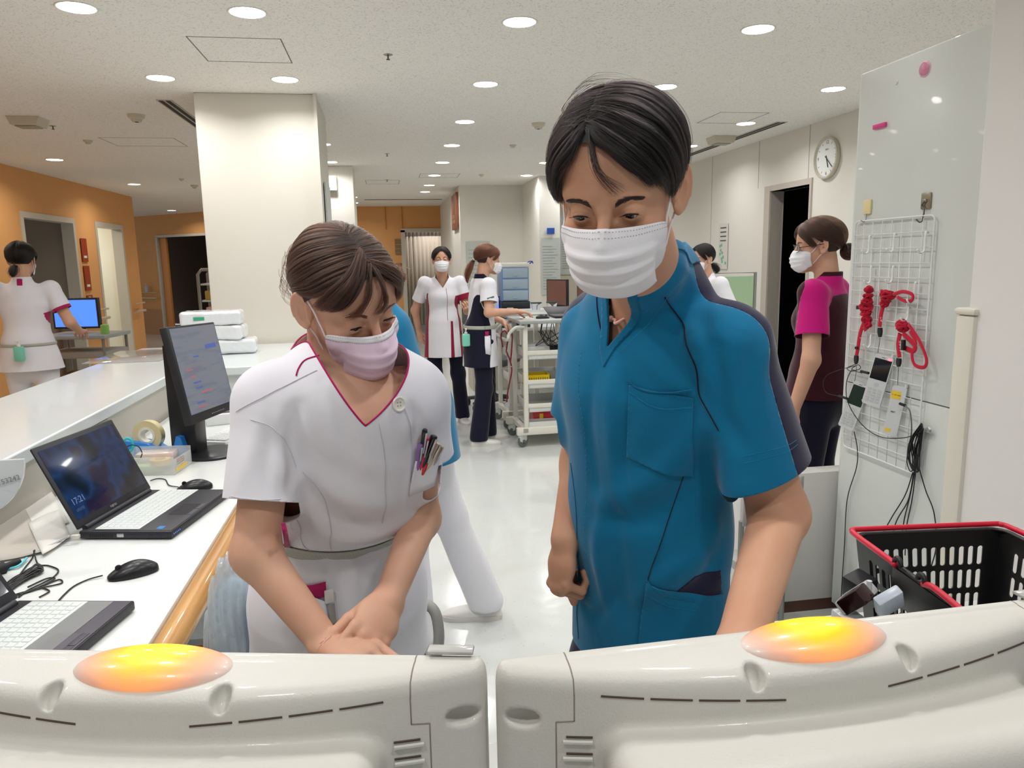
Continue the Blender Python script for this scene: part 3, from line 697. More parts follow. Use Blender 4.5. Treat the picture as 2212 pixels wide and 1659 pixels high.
diffuser(-.35, 13.4, 1.0, 13.4, 'long thin slot vent in the ceiling before the far orange wall')
def sprinkler(x, y, label):
    o = empty('sprinkler', (x, y, CEIL), 0, label, 'sprinkler'); MB().lathe([(0, -.002), (.022, -.002), (.026, 0)], n=20).build('plate', mat('chrome_dull', 'A8A69E', .35, metal=.8), o)
    MB().lathe([(0, -.026), (.010, -.026), (.010, -.023), (.004, -.02), (.004, -.002), (0, -.002)], n=12).build('head', mat('brass_dark', '5E5A50', .4, metal=.8), o)
sprinkler(*Qz(838, 118, CEIL)[:2], 'small ceiling sprinkler head in the middle of the ceiling'); sprinkler(*Qz(836, 332, CEIL)[:2], 'small ceiling sprinkler head above the nurses'); sprinkler(*Qz(114, 272, CEIL)[:2], 'small ceiling sprinkler head beside the corridor alarm box'); sprinkler(*Qz(836, 388, CEIL)[:2], 'tiny sprinkler head near the far ceiling hatch')
for px, py, lb, s in ((1163, 266, 'round cream smoke detector above the standing nurses', 1), (294, 248, 'flat round cream detector in the corridor ceiling', 1.1), (420, 400, 'small cream detector beside the big pillar', .9), (190, 303, 'small flat detector in the corridor ceiling near the orange wall', .7), (1108, 313, 'tiny flat sensor in the ceiling left of the tall man', .6), (1040, 377, 'tiny flat sensor in the ceiling above the white back wall', .6), (392, 386, 'tiny sensor next to the detector by the pillar', .6)):
    x, y, _ = Qz(px, py, CEIL); o = empty('smoke_detector', (x, y, CEIL), 0, lb, 'smoke detector'); MB().lathe([(0, -.045*s), (.028*s, -.045*s), (.034*s, -.03*s), (.05*s, -.02*s), (.056*s, 0)], n=24).build('housing', mat('detector_cream', 'CFC8B4', .5), o)
    if s >= .9: MB().lathe([(0, -.047*s), (.012*s, -.047*s), (.012*s, -.044*s)], n=12).build('sensor_eye', SLOT, o)
for px, py, lb in ((60, 255, 'boxy cream ceiling unit over the corridor'), (1558, 296, 'boxy cream ceiling unit by the right wall vent')):
    x, y, _ = Qz(px, py, CEIL); o = empty('ceiling_unit', (x, y, CEIL), 0, lb, 'ceiling unit'); mb = MB(); mb.prism([(-.11, 0), (.11, 0), (.085, -.06), (-.085, -.06)], -.09, .09, Matrix.Rotation(PI/2, 4, 'X')); mb.build('housing', mat('detector_cream', 'CFC8B4', .5), o)
    MB().box((-.07, -.06, -.068), (.07, .06, -.06), bev=.004).build('grille', mat('unit_grille', 'A9A290', .6), o)
# right wall clock
cc = Qx(1790, 341, 3.57); R_ = .165; ck = empty('wall_clock', (3.565, cc[1], cc[2]), 0, 'round white wall clock with cream rim on the right wall', 'clock')
MC = Matrix(((0, 0, -1, 0), (-1, 0, 0, 0), (0, 1, 0, 0), (0, 0, 0, 1)))
MB().lathe([(R_*.88, .012), (R_*.93, .032), (R_, .03), (R_, 0), (R_*.88, 0)], n=60, M=MC, cap=False).build('rim', mat('clock_rim', 'C9C3B2', .35, coat=.3), ck)
MB().lathe([(0, .012), (R_*.9, .012), (R_*.9, .004)], n=60, M=MC, cap=False).build('dial', mat('clock_dial', 'EEF0EE', .5), ck)
INK = mat('ink', '26282A', .6)
for h in range(12):
    a = math.radians(90-30*h); lb = {0: '12', 3: '3', 6: '6', 9: '9'}.get(h)
    if lb: text('numeral', lb, R_*.24, MC@Matrix.Translation((math.cos(a)*R_*.74, math.sin(a)*R_*.74, .0125)), INK, ck)
    else: MB().box((-R_*.05, -.0015, 0), (R_*.05, .0015, .001), M=MC@Matrix.Translation((math.cos(a)*R_*.76, math.sin(a)*R_*.76, .0125))@Matrix.Rotation(a, 4, 'Z')).build('hour_mark', INK, ck, smooth=False)
text('maker_name', 'SEIKO', R_*.11, MC@Matrix.Translation((0, R_*.4, .0125)), INK, ck)
for nm, deg, L, w in (('hour_hand', 90-30*(5+21/60), .5, .007), ('minute_hand', 90-6*22, .72, .005)): MB().box((-R_*.12, -w/2, 0), (R_*L, w/2, .0015), M=MC@Matrix.Translation((0, 0, .015 if nm[0] == 'h' else .018))@Matrix.Rotation(math.radians(deg), 4, 'Z')).build(nm, INK, ck, smooth=False)
# ------------------------------------------------------------------ the two patient monitors in the foreground
BEIGE = mat('monitor_beige', 'CFCDC5', .42, bump=.12, bscale=700, coat=.1); BEIGE2 = mat('monitor_beige_dark', 'C9C4B8', .5); SLIT = mat('slit_brown', '4A3C34', .7)
def alarm_mat():
    m = mat('alarm_glow', 'E9C9A8', .35, emis='FFB000', es=1, coat=.3); nt = m.node_tree; b = nt.nodes['Principled BSDF']; tc = nt.nodes.new('ShaderNodeTexCoord')
    mp = nt.nodes.new('ShaderNodeMapping'); mp.inputs['Location'].default_value = (0, .42, .0); mp.inputs['Scale'].default_value = (1/.045, 1/.034, 1/.022); nt.links.new(tc.outputs['Object'], mp.inputs[0])
    ln = nt.nodes.new('ShaderNodeVectorMath'); ln.operation = 'LENGTH'; nt.links.new(mp.outputs[0], ln.inputs[0])
    n = nt.nodes.new('ShaderNodeTexNoise'); n.inputs['Scale'].default_value = 90; nt.links.new(tc.outputs['Object'], n.inputs['Vector'])
    ad = nt.nodes.new('ShaderNodeMath'); ad.operation = 'MULTIPLY_ADD'; ad.inputs[1].default_value = .08; sc7 = nt.nodes.new('ShaderNodeMath'); sc7.operation = 'MULTIPLY'; sc7.inputs[1].default_value = .80; nt.links.new(ln.outputs['Value'], sc7.inputs[0]); nt.links.new(n.outputs['Fac'], ad.inputs[0]); nt.links.new(sc7.outputs[0], ad.inputs[2])
    r = nt.nodes.new('ShaderNodeValToRGB'); el = r.color_ramp.elements; el[0].position = .42; el[0].color = srgb('FFF318'); el[1].position = 1.0; el[1].color = (.0, .0, .0, 1)
    for p, c in ((.52, 'FFC400'), (.64, 'F28C1C')): e = el.new(p); e.color = srgb(c)
    e = el.new(.80); e.color = (.30, .07, .015, 1)
    nt.links.new(ad.outputs[0], r.inputs[0]); nt.links.new(r.outputs[0], b.inputs['Emission Color']); b.inputs['Emission Strength'].default_value = .95; b.inputs['Base Color'].default_value = srgb('DDD2C8')
    for l_ in list(nt.links):
        if l_.to_socket == b.inputs['Base Color']: nt.links.remove(l_)
    rb = nt.nodes.new('ShaderNodeValToRGB'); rb.color_ramp.elements[0].position = .5; rb.color_ramp.elements[0].color = srgb('C87818'); rb.color_ramp.elements[1].position = .95; rb.color_ramp.elements[1].color = srgb('D8CCC4'); nt.links.new(ad.outputs[0], rb.inputs[0]); nt.links.new(rb.outputs[0], b.inputs['Base Color']); return m  # glow also painted into the lens base colour: amber middle, pale rim
ALARM = alarm_mat(); ZT = 1.219
def patient_monitor(loc, rz, label, cx=0):
    """cx: where the hump and the lamp sit along the width; the side far from it is the one with the end cap"""
    root = empty('patient_monitor', loc, rz, label, 'patient monitor'); Hh = .30; HW = .215
    def bow(x): return .012+.036*np.clip(1-(x/HW)**2, 0, 1)**.85
    def f(P):
        x, y, z = P[:, 0], P[:, 1], P[:, 2]; b = bow(x)
        zt = -.10*np.clip(-y, 0, 1)-1.2*np.clip(-y, 0, 1)**2
        d = smax((-y-b)*.8, z-zt, .010); d = smax(d, y, .006); d = smax(d, np.abs(x)-HW, .010); d = smax(d, -Hh-z, .01)
        gx = (b < .03)
        bx = np.stack([np.abs(x)-.152+.018, np.abs(y+.055)-.045+.018, np.abs(z+.195)-.157+.018], 1); db = np.linalg.norm(np.maximum(bx, 0), axis=1)+np.minimum(bx.max(1), 0)-.018; d = smin(d, db, .006)
        for sx in (1, -1): d = smax(d, -ell(P-np.array([sx*.054, 0, 0]), (0, -.041, -.009), (.0062, .009, .010)), .0015)
        for sx in (1, -1): d = smax(d, -ell(P, (sx*.199, -.018, -.033), (.011, .010, .006)), .002)
        d = d+.0006*np.exp(-((y+.010)/.0009)**2)*(z > -.03)*(np.abs(x) < .17)
        return d*.9
    V, F = extract(f, (-.24, -.14, -.31), (.24, .02, .02), .0021); o = npmesh('housing', V, F, BEIGE, root)
    # lamp lens
    def g(P): return ell(P, (0, -.018, -.005), (.053, .023, .0130))
    V, F = extract(g, (-.06, -.08, -.05), (.06, .02, .02), .002); V, F = cut(V, F, f(V)+.001, 1); tag(npmesh('alarm_lamp', V, F, ALARM, root), 'glowing yellow and orange alarm lamp')
    # slots along the ridge and side vents
    for sx in (1, -1):
        for k in range(4):
            xs = np.linspace(sx*(.036+.030*k), sx*(.036+.030*k+.026), 8); L = np.array([(x, -bow(x)-.0, -.0245+.075*(abs(x)-.036)) for x in xs]); L = project(f, L, -.0002, .01, 3); MB().tube(L, .0009, 6).build('vent_slot', SLIT, root)
        for k in range(4):
            xs = np.linspace(sx*.157, sx*.173, 6); L = project(f, np.array([(x, -bow(x), -.044-.0115*k) for x in xs]), -.0002, .01, 3); MB().tube(L, .0010, 6).build('vent_slot', SLIT, root)
            L = project(f, np.array([(sx*x, -bow(x), -.047-.0115*k) for x in np.linspace(.157, .175, 6)]), .0006, .01, 3); MB().tube(L, .0014, 6).build('vent_rib', BEIGE, root)
    for sx in (1, -1):
        g = [(sx*.168, -.001, -.0005), (sx*.168, -bow(.168)*.5, -.001), (sx*.168, -bow(.168)+.002, -.006), (sx*.168, -bow(.168), -.016), (sx*.168, -bow(.168), -.033), (sx*.179, -bow(.179), -.034), (sx*.179, -bow(.179), -.08), (sx*.179, -bow(.179), -.2)]
        L = np.concatenate([np.linspace(g[i], g[i+1], 7) for i in range(len(g)-1)]); L = project(f, L, -.0001, .01, 4); MB().tube(L, .0005, 5).build('panel_seam', mat('seam_brown', '8A8078', .7), root, angle=180)
    MB().box((-HW+.01, -.004, -.29), (HW-.01, .006, -.01), bev=.002).build('screen', mat('screen_black', '0A0B0E', .1), root)
    MB().box((-.10, -.08, -.325), (.10, .02, -.29), bev=.004).build('foot', BEIGE2, root)
    tag(MB().box((.175, -.006, .001), (.205, .004, .0035), bev=.001).build('clear_tab', mat('clear_plastic', 'E6E6E0', .15, trans=.5), root), 'clear plastic tab')
    return root
pL0, pL1 = Qz(500, 1402, ZT), Qz(1057, 1410, ZT); dL = (pL1-pL0); dL /= np.linalg.norm(dL); aL = math.atan2(dL[1], dL[0]); cL_ = pL1-dL*.215
patient_monitor(cL_, aL, 'left cream patient monitor seen from behind, amber alarm lamp glowing on its top')
pR0, pR1 = Qz(1062, 1420, ZT), Qz(2212, 1288, ZT); dR = (pR1-pR0); dR /= np.linalg.norm(dR); aR = math.atan2(dR[1], dR[0]); cR_ = pR0+dR*.215
patient_monitor(cR_, aR, 'right cream patient monitor seen from behind, turned, amber alarm lamp glowing on its top')
print('monitors', cL_, math.degrees(aL), cR_, math.degrees(aR))
tag(MB().box((-.44, .30, .0), (.85, .80, .855), bev=.01).box((-.445, .29, .855), (.86, .81, ZT-.325), bev=.006).build('equipment_cabinet', mat('panel_white', 'DFE2DE', .35)), 'low white cabinet under the two cream patient monitors', 'cabinet')
# ------------------------------------------------------------------ counter and desk
SOLID = mat('counter_white', 'D4DADA', .22, noise=.05, nscale=2.5, coat=.3); PANEL = mat('counter_panel', 'C4BFB4', .55); DESKT = mat('desk_white', 'DADDDA', .3, noise=.03, nscale=3)
WOOD = mat('rail_wood', 'C58E4C', .3, coat=.5)
def wood():
    nt = WOOD.node_tree; b = nt.nodes['Principled BSDF']; tc = nt.nodes.new('ShaderNodeTexCoord'); mp = nt.nodes.new('ShaderNodeMapping'); mp.inputs['Scale'].default_value = (30, 1.2, 30); n = nt.nodes.new('ShaderNodeTexNoise'); n.inputs['Scale'].default_value = 1.5; n.inputs['Detail'].default_value = 6
    nt.links.new(tc.outputs['Object'], mp.inputs[0]); nt.links.new(mp.outputs[0], n.inputs['Vector']); r = nt.nodes.new('ShaderNodeValToRGB'); r.color_ramp.elements[0].position = .35; r.color_ramp.elements[0].color = srgb('B07E44'); r.color_ramp.elements[1].position = .6; r.color_ramp.elements[1].color = srgb('CD9A58')
    nt.links.new(n.outputs['Fac'], r.inputs[0]); nt.links.new(r.outputs[0], b.inputs['Base Color'])
wood()
ct = empty('reception_counter', (-1.3, 2.5, 0), 0, 'long white high counter running along the corridor to the pillar', 'counter')
def at0(o): o.matrix_parent_inverse = Matrix.Translation(-Vector(ct.location)); return o
mb = MB(); mb.prism([(-1.60, .2), (-1.075, .2), (-1.075, 4.0), (-.40, 4.0), (-.40, 5.12), (-1.60, 5.12)], .905, .95); o = at0(mb.build('countertop', SOLID, ct)); md = o.modifiers.new('b', 'BEVEL'); md.width = .006; md.segments = 3
at0(MB().box((-1.56, .25, 0), (-1.115, 4.05, .905)).build('base', PANEL, ct, smooth=False)); at0(MB().box((-1.56, 4.05, 0), (-.43, 5.1, .905)).build('base', mat('counter_base_white', 'D6D8D4', .5), ct, smooth=False))
at0(MB().box((-1.112, 2.9, .76), (-1.085, 3.0, .90)).box((-1.112, 1.55, .76), (-1.085, 1.62, .90)).build('rib', mat('rib_beige', 'B5AC98', .6), ct))
dk = empty('desk', (-.78, 2.2, 0), 0, 'white work desk in front of the high counter, with wooden edge rail', 'desk')
def atd(o): o.matrix_parent_inverse = Matrix.Translation(-Vector(dk.location)); return o
atd(MB().box((-1.085, .2, .715), (-.49, 4.03, .75), bev=.004).build('desktop', DESKT, dk)); atd(MB().box((-1.06, .25, 0), (-1.03, 4.0, .715)).box((-1.06, 3.0, 0), (-.55, 3.03, .715)).box((-1.06, .25, 0), (-.55, .28, .715)).build('base', PANEL, dk, smooth=False))
pts = [(-.465, y, .722) for y in np.linspace(.2, 4.0, 20)]; atd(MB().tube(pts, .030, 20).build('edge_rail', WOOD, dk))
# under-counter gusset with printed number
gp = Q(50, 972, 1.72); g_ = empty('bracket', gp, 0, 'rounded white bracket under the counter edge printed with a number', 'bracket')
poly = [(-.20, -.02), (.0, -.02)]+[(.0-.13*(1-math.cos(a)), -.02-.13*math.sin(a)) for a in np.linspace(.1, PI/2, 8)]+[(-.20, -.15)]
MB().prism(poly, -.004, .004, Matrix.Rotation(PI/2, 4, 'X')).build('plate', SOLID, g_)
text('printed_number', 'HET153242', .016, Matrix.Translation((-.048, -.006, -.068))@Matrix.Rotation(-.25, 4, 'Y')@Matrix.Rotation(PI/2, 4, 'X'), mat('print_grey', '8A8A8A', .7), g_)
# ------------------------------------------------------------------ laptops
LB = mat('laptop_black', '26262C', .45, bump=.06, bscale=800); LG = mat('laptop_grey', '4B4750', .5, bump=.08, bscale=900); KEYC = mat('key_cover', 'D9DEDC', .35, coat=.3); LINE = mat('key_line', 'AEB5B4', .5); RUB = mat('rubber', '15151A', .6)
def screen_mat(name, cols, s=1.0):
    m = mat(name, '101018', .12, coat=.5, emis='202040', es=s); nt = m.node_tree; b = nt.nodes['Principled BSDF']; tc = nt.nodes.new('ShaderNodeTexCoord'); n = nt.nodes.new('ShaderNodeTexNoise'); n.inputs['Scale'].default_value = 9; n.inputs['Detail'].default_value = 2
    nt.links.new(tc.outputs['Object'], n.inputs['Vector']); r = nt.nodes.new('ShaderNodeValToRGB'); el = r.color_ramp.elements; el[0].position = .38; el[0].color = srgb(cols[0]); el[1].position = .66; el[1].color = srgb(cols[-1])
    for i, c in enumerate(cols[1:-1]): e = el.new(.45+.08*i); e.color = srgb(c)
    nt.links.new(n.outputs['Fac'], r.inputs[0]); nt.links.new(r.outputs[0], b.inputs['Emission Color']); return m
def laptop(A, th, tilt, label, lid_z=.25, variant=0):
    y = (math.cos(th), math.sin(th), 0); x = (math.sin(th), -math.cos(th), 0); root = empty('laptop', (0, 0, 0), 0, label, 'laptop'); root.matrix_world = frame((A[0], A[1], .75), x, y)
    W = .37; D = .255; mb = MB(); mb.box((0, 0, .003), (D, W, .024), bev=.004); mb.build('base', LB, root)
    MB().box((.035, .006, .0235), (D-.003, W-.006, .0252), bev=.0008).build('palm_rest', LG if variant else LB, root)
    kx0, kx1 = (.045, .155); k0, k1 = (.02, .35)
    kb = MB().box((kx0-.006, k0-.008, .0248), (kx1+.006, k1+.008, .0275), bev=.0012).build('key_cover', KEYC, root); kl = MB()
    rows = 6
    for r_ in range(rows):
        h = (kx1-kx0)/rows; x0 = kx0+r_*h; nk = 18
        for c in range(nk):
            w_ = (k1-k0)/nk; y0 = k0+c*w_+(.004*r_ if c < 14 else 0)*0; kl.box((x0+.0012, y0+.0012, .0272), (x0+h-.0012, y0+w_-.0012, .0292), bev=.0008, seg=1)
    kl.build('keys', KEYC, kb); 
    tp = MB().box((.180, .13, .0251), (.232, .225, .0256)).build('touchpad', RUB if not variant else mat('pad_grey', '57545C', .5), root, smooth=False)
    MB().box((.233, .13, .0251), (.247, .176, .0262), bev=.0005).build('touch_button', LG, root); MB().box((.233, .179, .0251), (.247, .225, .0262), bev=.0005).build('touch_button', LG, root)
    MB().tube([(.006, .02, .026), (.006, W-.02, .026)], .008, 12).build('hinge', LB, root)
    M = Matrix.Translation((.004, 0, .026))@Matrix.Rotation(-tilt, 4, 'Y')
    lid = MB().box((-.007, 0, .004), (0, W, lid_z), bev=.0035, M=M).build('lid', LB, root)
    sc = MB().box((-.0005, .014, .026), (.0008, W-.014, lid_z-.014), M=M).build('screen', screen_mat('laptop_screen', ['02030C', '0B1636', '14305A', '16122E', '1B1030'], .9), lid, smooth=False)
    text('maker_name', 'FUJITSU', .009, M@Matrix.Translation((.0012, W*.46, .015))@Matrix(((0, 0, 1, 0), (1, 0, 0, 0), (0, 1, 0, 0), (0, 0, 0, 1))), mat('logo_silver', '9A9A9E', .4), lid)
    if not variant:
        text('clock_digits', '17:21', .026, M@Matrix.Translation((.0012, .055, .075))@Matrix(((0, 0, 1, 0), (1, 0, 0, 0), (0, 1, 0, 0), (0, 0, 0, 1))), emat('digit_blue', '4E6690', .5), sc)
        text('clock_date', '5月27日', .010, M@Matrix.Translation((.0012, .045, .050))@Matrix(((0, 0, 1, 0), (1, 0, 0, 0), (0, 1, 0, 0), (0, 0, 0, 1))), emat('digit_blue2', '3A4A78', .4), sc)
        v = MB()
        for i in range(12): v.box((.03+i*.0055, -.0006, .008), (.0325+i*.0055, .001, .018))
        v.build('side_vent', RUB, root); MB().box((.105, -.0012, .008), (.124, .001, .018), bev=.002).build('port', mat('port_metal', 'B8B8BC', .3, metal=.8), root)
        for a_, b_ in ((.138, .153), (.158, .167), (.190, .204), (.208, .222)): MB().box((a_, -.0008, .010), (b_, .001, .016), bev=.0015).build('port', mat('port_blue', '1C2440', .4), root)
        MB().box((.205, .015, .0252), (.222, .037, .0257)).build('sticker', mat('sticker_blue', '2E7FC2', .4), root, smooth=False)
        for i in range(5): MB().box((D-.0005, .012+i*.008, .012), (D+.0008, .014+i*.008, .014)).build('status_light', emat('led_blue', '4A7CFF', 1.5), root)
    else:
        tag(MB().box((.158, .06, .0254), (.215, W-.01, .0262)).build('clear_film', mat('film_grey', 'A9ABAC', .3, trans=.3, alpha=.75), root), 'clear protective film')
    return root
laptop((-.85, 2.06), math.radians(78), math.radians(25), 'open black laptop with clear key cover, dark blue lock screen showing the time')
laptop((-.887, 1.278), math.radians(78), math.radians(30), 'grey laptop at the lower left corner, keyboard under a clear cover', variant=1)
# ------------------------------------------------------------------ mice
def mouse(c, ang, label):
    r = empty('computer_mouse', (c[0], c[1], .75), ang, label, 'computer mouse'); G = []
    for t in np.linspace(0, 1, 14):
        x = -.056+.112*t; w_ = .031*math.sin(PI*min(max(t*.96+.02, 0), 1))**.36; h = .034*math.sin(PI*(t*.88+.08))**.8*(1.05-.25*t)
        G.append([(x, w_*math.cos(a)*(1 if math.sin(a) > 0 else 1), .002+max(0, math.sin(a))**.75*h) for a in np.linspace(0, 2*PI, 24, endpoint=False)])
    m = MB().grid(G, wrap=True); m.f.append(tuple(range(24))[::-1]); m.f.append(tuple(13*24+i for i in range(24))); m.m += [0, 0]; m.build('shell', mat('mouse_black', '17171C', .32, bump=.03), r, angle=70, subs=1)
    MB().lathe([(.006, -.003), (.0075, 0), (.006, .003)], (.030, 0, .0245), 18, axis='y').build('scroll_wheel', RUB, r)
    L = [(.002, .03*math.sin(.0), .0)]
    return r
mc = Qz(287, 1228, .765); mouse(mc, math.radians(205), 'black computer mouse in front of the open laptop on the desk'); mc2 = Qz(420, 1048, .765); mouse(mc2, math.radians(190), 'black mouse behind the open laptop, partly behind the sleeve')
def cable(name, pts, r, m, label, cat='cable', group=None, n=60, bez=True): o = MB().tube(crspline(pts, n), r, 8).build(name, m, angle=180); tag(o, label, cat, group); return o
CB = mat('cable_black', '141416', .45); CG = mat('cable_grey', 'B9BCBA', .5)
D_ = lambda px, py, h=.753: Qz(px, py, h)
cable('mouse_cable', [D_(222, 1243, .756), D_(190, 1252), D_(160, 1266), D_(138, 1285), D_(120, 1305)], .0018, CB, 'thin black cable running from the front mouse to the desk back')
cable('mouse_cable', [D_(385, 1052, .756), D_(365, 1048), D_(357, 1036), D_(340, 1034), D_(325, 1038)], .0018, CB, 'thin black cable of the rear mouse by the laptop hinge')
# cable tangle
r = random.Random(3); bx = MB(); cb = empty('cable_bundle', D_(60, 1240), 0, 'tangle of tied black cables on the desk beside the papers', 'cable')
for i in range(9):
    j = lambda s: (r.random()-.5)*s
    P = [D_(0+j(6), 1272+j(20)), D_(35+j(4), 1245+i*2, .757), D_(78+j(6), 1226+j(14), .762), D_(88+j(10), 1232+j(10), .756), D_(50+j(6), 1250+j(8), .757), D_(5+j(5), 1285+j(10))]
    o = MB().tube(crspline(P, 40), .0019, 6).build('cable_strand', CB, cb, angle=180); o.matrix_parent_inverse = Matrix.Translation(-Vector(cb.location))
for P in ([D_(75, 1188, .765), D_(70, 1205), D_(55, 1225), D_(40, 1245)], [D_(73, 1190, .765), D_(82, 1218), D_(105, 1222), D_(126, 1232), D_(110, 1250), D_(60, 1275), D_(40, 1290)], [D_(20, 1290), D_(60, 1278), D_(100, 1262), D_(128, 1252), D_(132, 1260), D_(90, 1270), D_(40, 1285)], [D_(30, 1285), D_(80, 1270), D_(118, 1250), D_(100, 1250), D_(60, 1268)], [D_(85, 1290), D_(100, 1282), D_(106, 1276), D_(88, 1270), D_(60, 1276)]):
    o = MB().tube(crspline(P, 50), .0019, 6).build('cable_strand', CB, cb, angle=180); o.matrix_parent_inverse = Matrix.Translation(-Vector(cb.location))
cable('network_cable', [D_(150, 1158, .775), D_(125, 1170, .762), D_(85, 1188, .757), D_(40, 1200), D_(0, 1205), D_(-30, 1207)], .0028, CG, 'pale grey network cable from the back of the open laptop')
o = cable('teal_cable', [D_(58, 1205, .757), D_(40, 1222, .757), D_(10, 1230), D_(-20, 1230)], .0028, mat('cable_teal', '63C4CE', .5), 'short pale teal cable under the black plug')
pl = MB().tube([D_(42, 1212, .76), D_(8, 1226, .76)], [.0075, .009], 12).tube([D_(10, 1226, .762), D_(-15, 1234, .762)], .014, 12).build('power_plug', RUB, angle=50); tag(pl, 'black ribbed power plug at the left desk edge', 'plug')
pl = MB().box((0, 0, 0), (.02, .014, .010), bev=.002, M=frame(D_(152, 1165, .765), (.98, -.2, 0), (.2, .98, 0))).build('network_plug', mat('plug_clear', 'CFC9BE', .2, coat=.5)); tag(pl, 'clear network plug behind the open laptop', 'plug')
# papers
PAP = mat('paper', 'DAD7D0', .8)
def paper(pts, label, z=.7525, m=PAP, cat='paper'):
    P = [D_(*p, z) for p in pts]; n = 8; G = []
    for i in np.linspace(0, 1, n): G.append([lerp(lerp(P[0], P[1], j), lerp(P[3], P[2], j), i)+np.array([0, 0, .003*math.sin(i*5+j*3)**2]) for j in np.linspace(0, 1, n)])
    return tag(MB().grid(G).build('paper_sheet', m, angle=180, solid=.0005), label, cat, None)
paper([(20, 1085), (110, 1058), (150, 1130), (0, 1180)], 'white sheet of paper lying under the counter behind the laptop'); paper([(60, 1130), (128, 1100), (152, 1160), (92, 1200)], 'crumpled white sheet nearest the open laptop hinge', .7585)
paper([(-30, 1120), (50, 1090), (100, 1192), (-10, 1215)], 'grey-white paper at the left frame edge on the desk', .755, mat('paper_grey', 'B9B2A8', .8))
# ------------------------------------------------------------------ desk monitor beyond the laptop
tl, bl, tr_, br = Q(374, 714, 2.83), Q(416, 912, 2.76), Q(476, 690, 3.20), Q(508, 887, 3.12)
ux = ((tr_-tl)+(br-bl))/2; uy = ((tl-bl)+(tr_-br))/2; W_ = np.linalg.norm(ux); H_ = np.linalg.norm(uy); print('desk monitor', W_, H_)
dm = empty('desktop_monitor', (0, 0, 0), 0, 'black desktop monitor showing a web page, on the desk by the white packs', 'monitor'); Mm = frame(lerp(bl, br, .5), ux, uy); dm.matrix_world = Mm
MB().box((-W_/2, 0, -.028), (W_/2, H_, 0), bev=.003).build('casing', mat('monitor_black', '232327', .45), dm)
scm = mat('web_screen', '6A707C', .3, emis='5C6270', es=.33); nt = scm.node_tree; b_ = nt.nodes['Principled BSDF']; tc = nt.nodes.new('ShaderNodeTexCoord'); wv = nt.nodes.new('ShaderNodeTexNoise'); mp = nt.nodes.new('ShaderNodeMapping'); mp.inputs['Scale'].default_value = (5, 45, 1); wv.inputs['Scale'].default_value = 1.0
nt.links.new(tc.outputs['Object'], mp.inputs[0]); nt.links.new(mp.outputs[0], wv.inputs['Vector']); r_ = nt.nodes.new('ShaderNodeValToRGB'); el = r_.color_ramp.elements; el[0].position = .38; el[0].color = srgb('4E5468'); el[1].position = .5; el[1].color = srgb('6F7684'); e = el.new(.62); e.color = srgb('7B7078'); nt.links.new(wv.outputs['Fac'], r_.inputs[0]); nt.links.new(r_.outputs[0], b_.inputs['Emission Color'])
s_ = MB().box((-W_/2+.014, .034, 0), (W_/2-.008, H_-.008, .001)).build('screen', scm, dm, smooth=False)
BT = emat('web_blue', '3C4C86', .8); RT = emat('web_red', '8A5058', .8)
for i, (x, y, w_, m_) in enumerate([(.06, .26, .09, BT), (-.05, .235, .04, BT), (-.13, .19, .05, RT), (-.11, .165, .04, RT), (-.10, .14, .06, BT), (-.09, .12, .05, BT), (-.06, .10, .09, RT), (-.11, .065, .06, BT), (-.11, .05, .07, RT)]): MB().box((x, y, .0008), (x+w_, y+(.016 if i == 0 else .006), .0014)).build('text_block', m_, s_, smooth=False)
for i in range(8): MB().box((-.02+i*.014, .012, 0), (-.014+i*.014, .016, .001)).build('menu_button', mat('btn_grey', '8A8A8E', .5), dm, smooth=False)
MB().box((W_/2-.045, .006, 0), (W_/2-.008, .026, .0012)).build('asset_label', mat('label_white', 'DDDDD8', .6), dm, smooth=False)
mi = Mm.inverted(); 
def dmadd(mbx, nm, m): o = mbx.build(nm, m, dm); o.matrix_parent_inverse = mi; return o
sb = lerp(lerp(bl, br, .45), lerp(tl, tr_, .45), .4)-np.array(Mm.col[2][:3])*.09; sb[2] = .75
dmadd(MB().box((-.045, -.05, .0), (.045, .05, .42), bev=.006, M=Matrix.Translation((sb[0], sb[1], .76))@Matrix.Rotation(math.atan2(ux[1], ux[0]), 4, 'Z')), 'stand', mat('stand_black', '1B1B1E', .35))
dmadd(MB().box((-.03, -.04, .26), (.03, .055, .34), bev=.006, M=Matrix.Translation((sb[0], sb[1], .76))@Matrix.Rotation(math.atan2(ux[1], ux[0])-PI, 4, 'Z')), 'arm', RUB)
dmadd(MB().lathe([(0, .0), (.11, 0), (.11, .008), (.10, .014), (0, .016)], (sb[0]+.09, sb[1]-.03, .75), 40), 'stand_base', mat('stand_black', '1B1B1E', .35))
# keyboard and trays by the monitor
kbm = frame(Qz(484, 962, .75), (.35, .93, 0), (-.93, .35, 0)); kb = empty('keyboard', (0, 0, 0), 0, 'white keyboard in front of the desktop monitor', 'keyboard'); kb.matrix_world = kbm
MB().box((-.02, -.02, 0), (.40, .12, .018), bev=.005).build('case', mat('kb_white', 'DADCDC', .4), kb); k_ = MB()
for i in range(16):
    for j in range(5): k_.box((.0+i*.024, -.008+j*.024, .018), (.021+i*.024, .013+j*.024, .024), bev=.002, seg=1)
k_.build('keys', mat('kb_key', 'E6E8E8', .4), kb)
ty = empty('document_tray', Qz(500, 905, .75), .3, 'clear and white document tray behind the keyboard', 'tray'); MB().box((-.12, -.12, 0), (.16, .14, .05), bev=.004).build('tray_body', mat('kb_white', 'DADCDC', .4), ty); tag(MB().box((-.08, -.10, .055), (.14, .06, .066), bev=.003).build('tray_insert', mat('lilac', 'B5AFCB', .35, alpha=.8), ty), 'lilac insert')
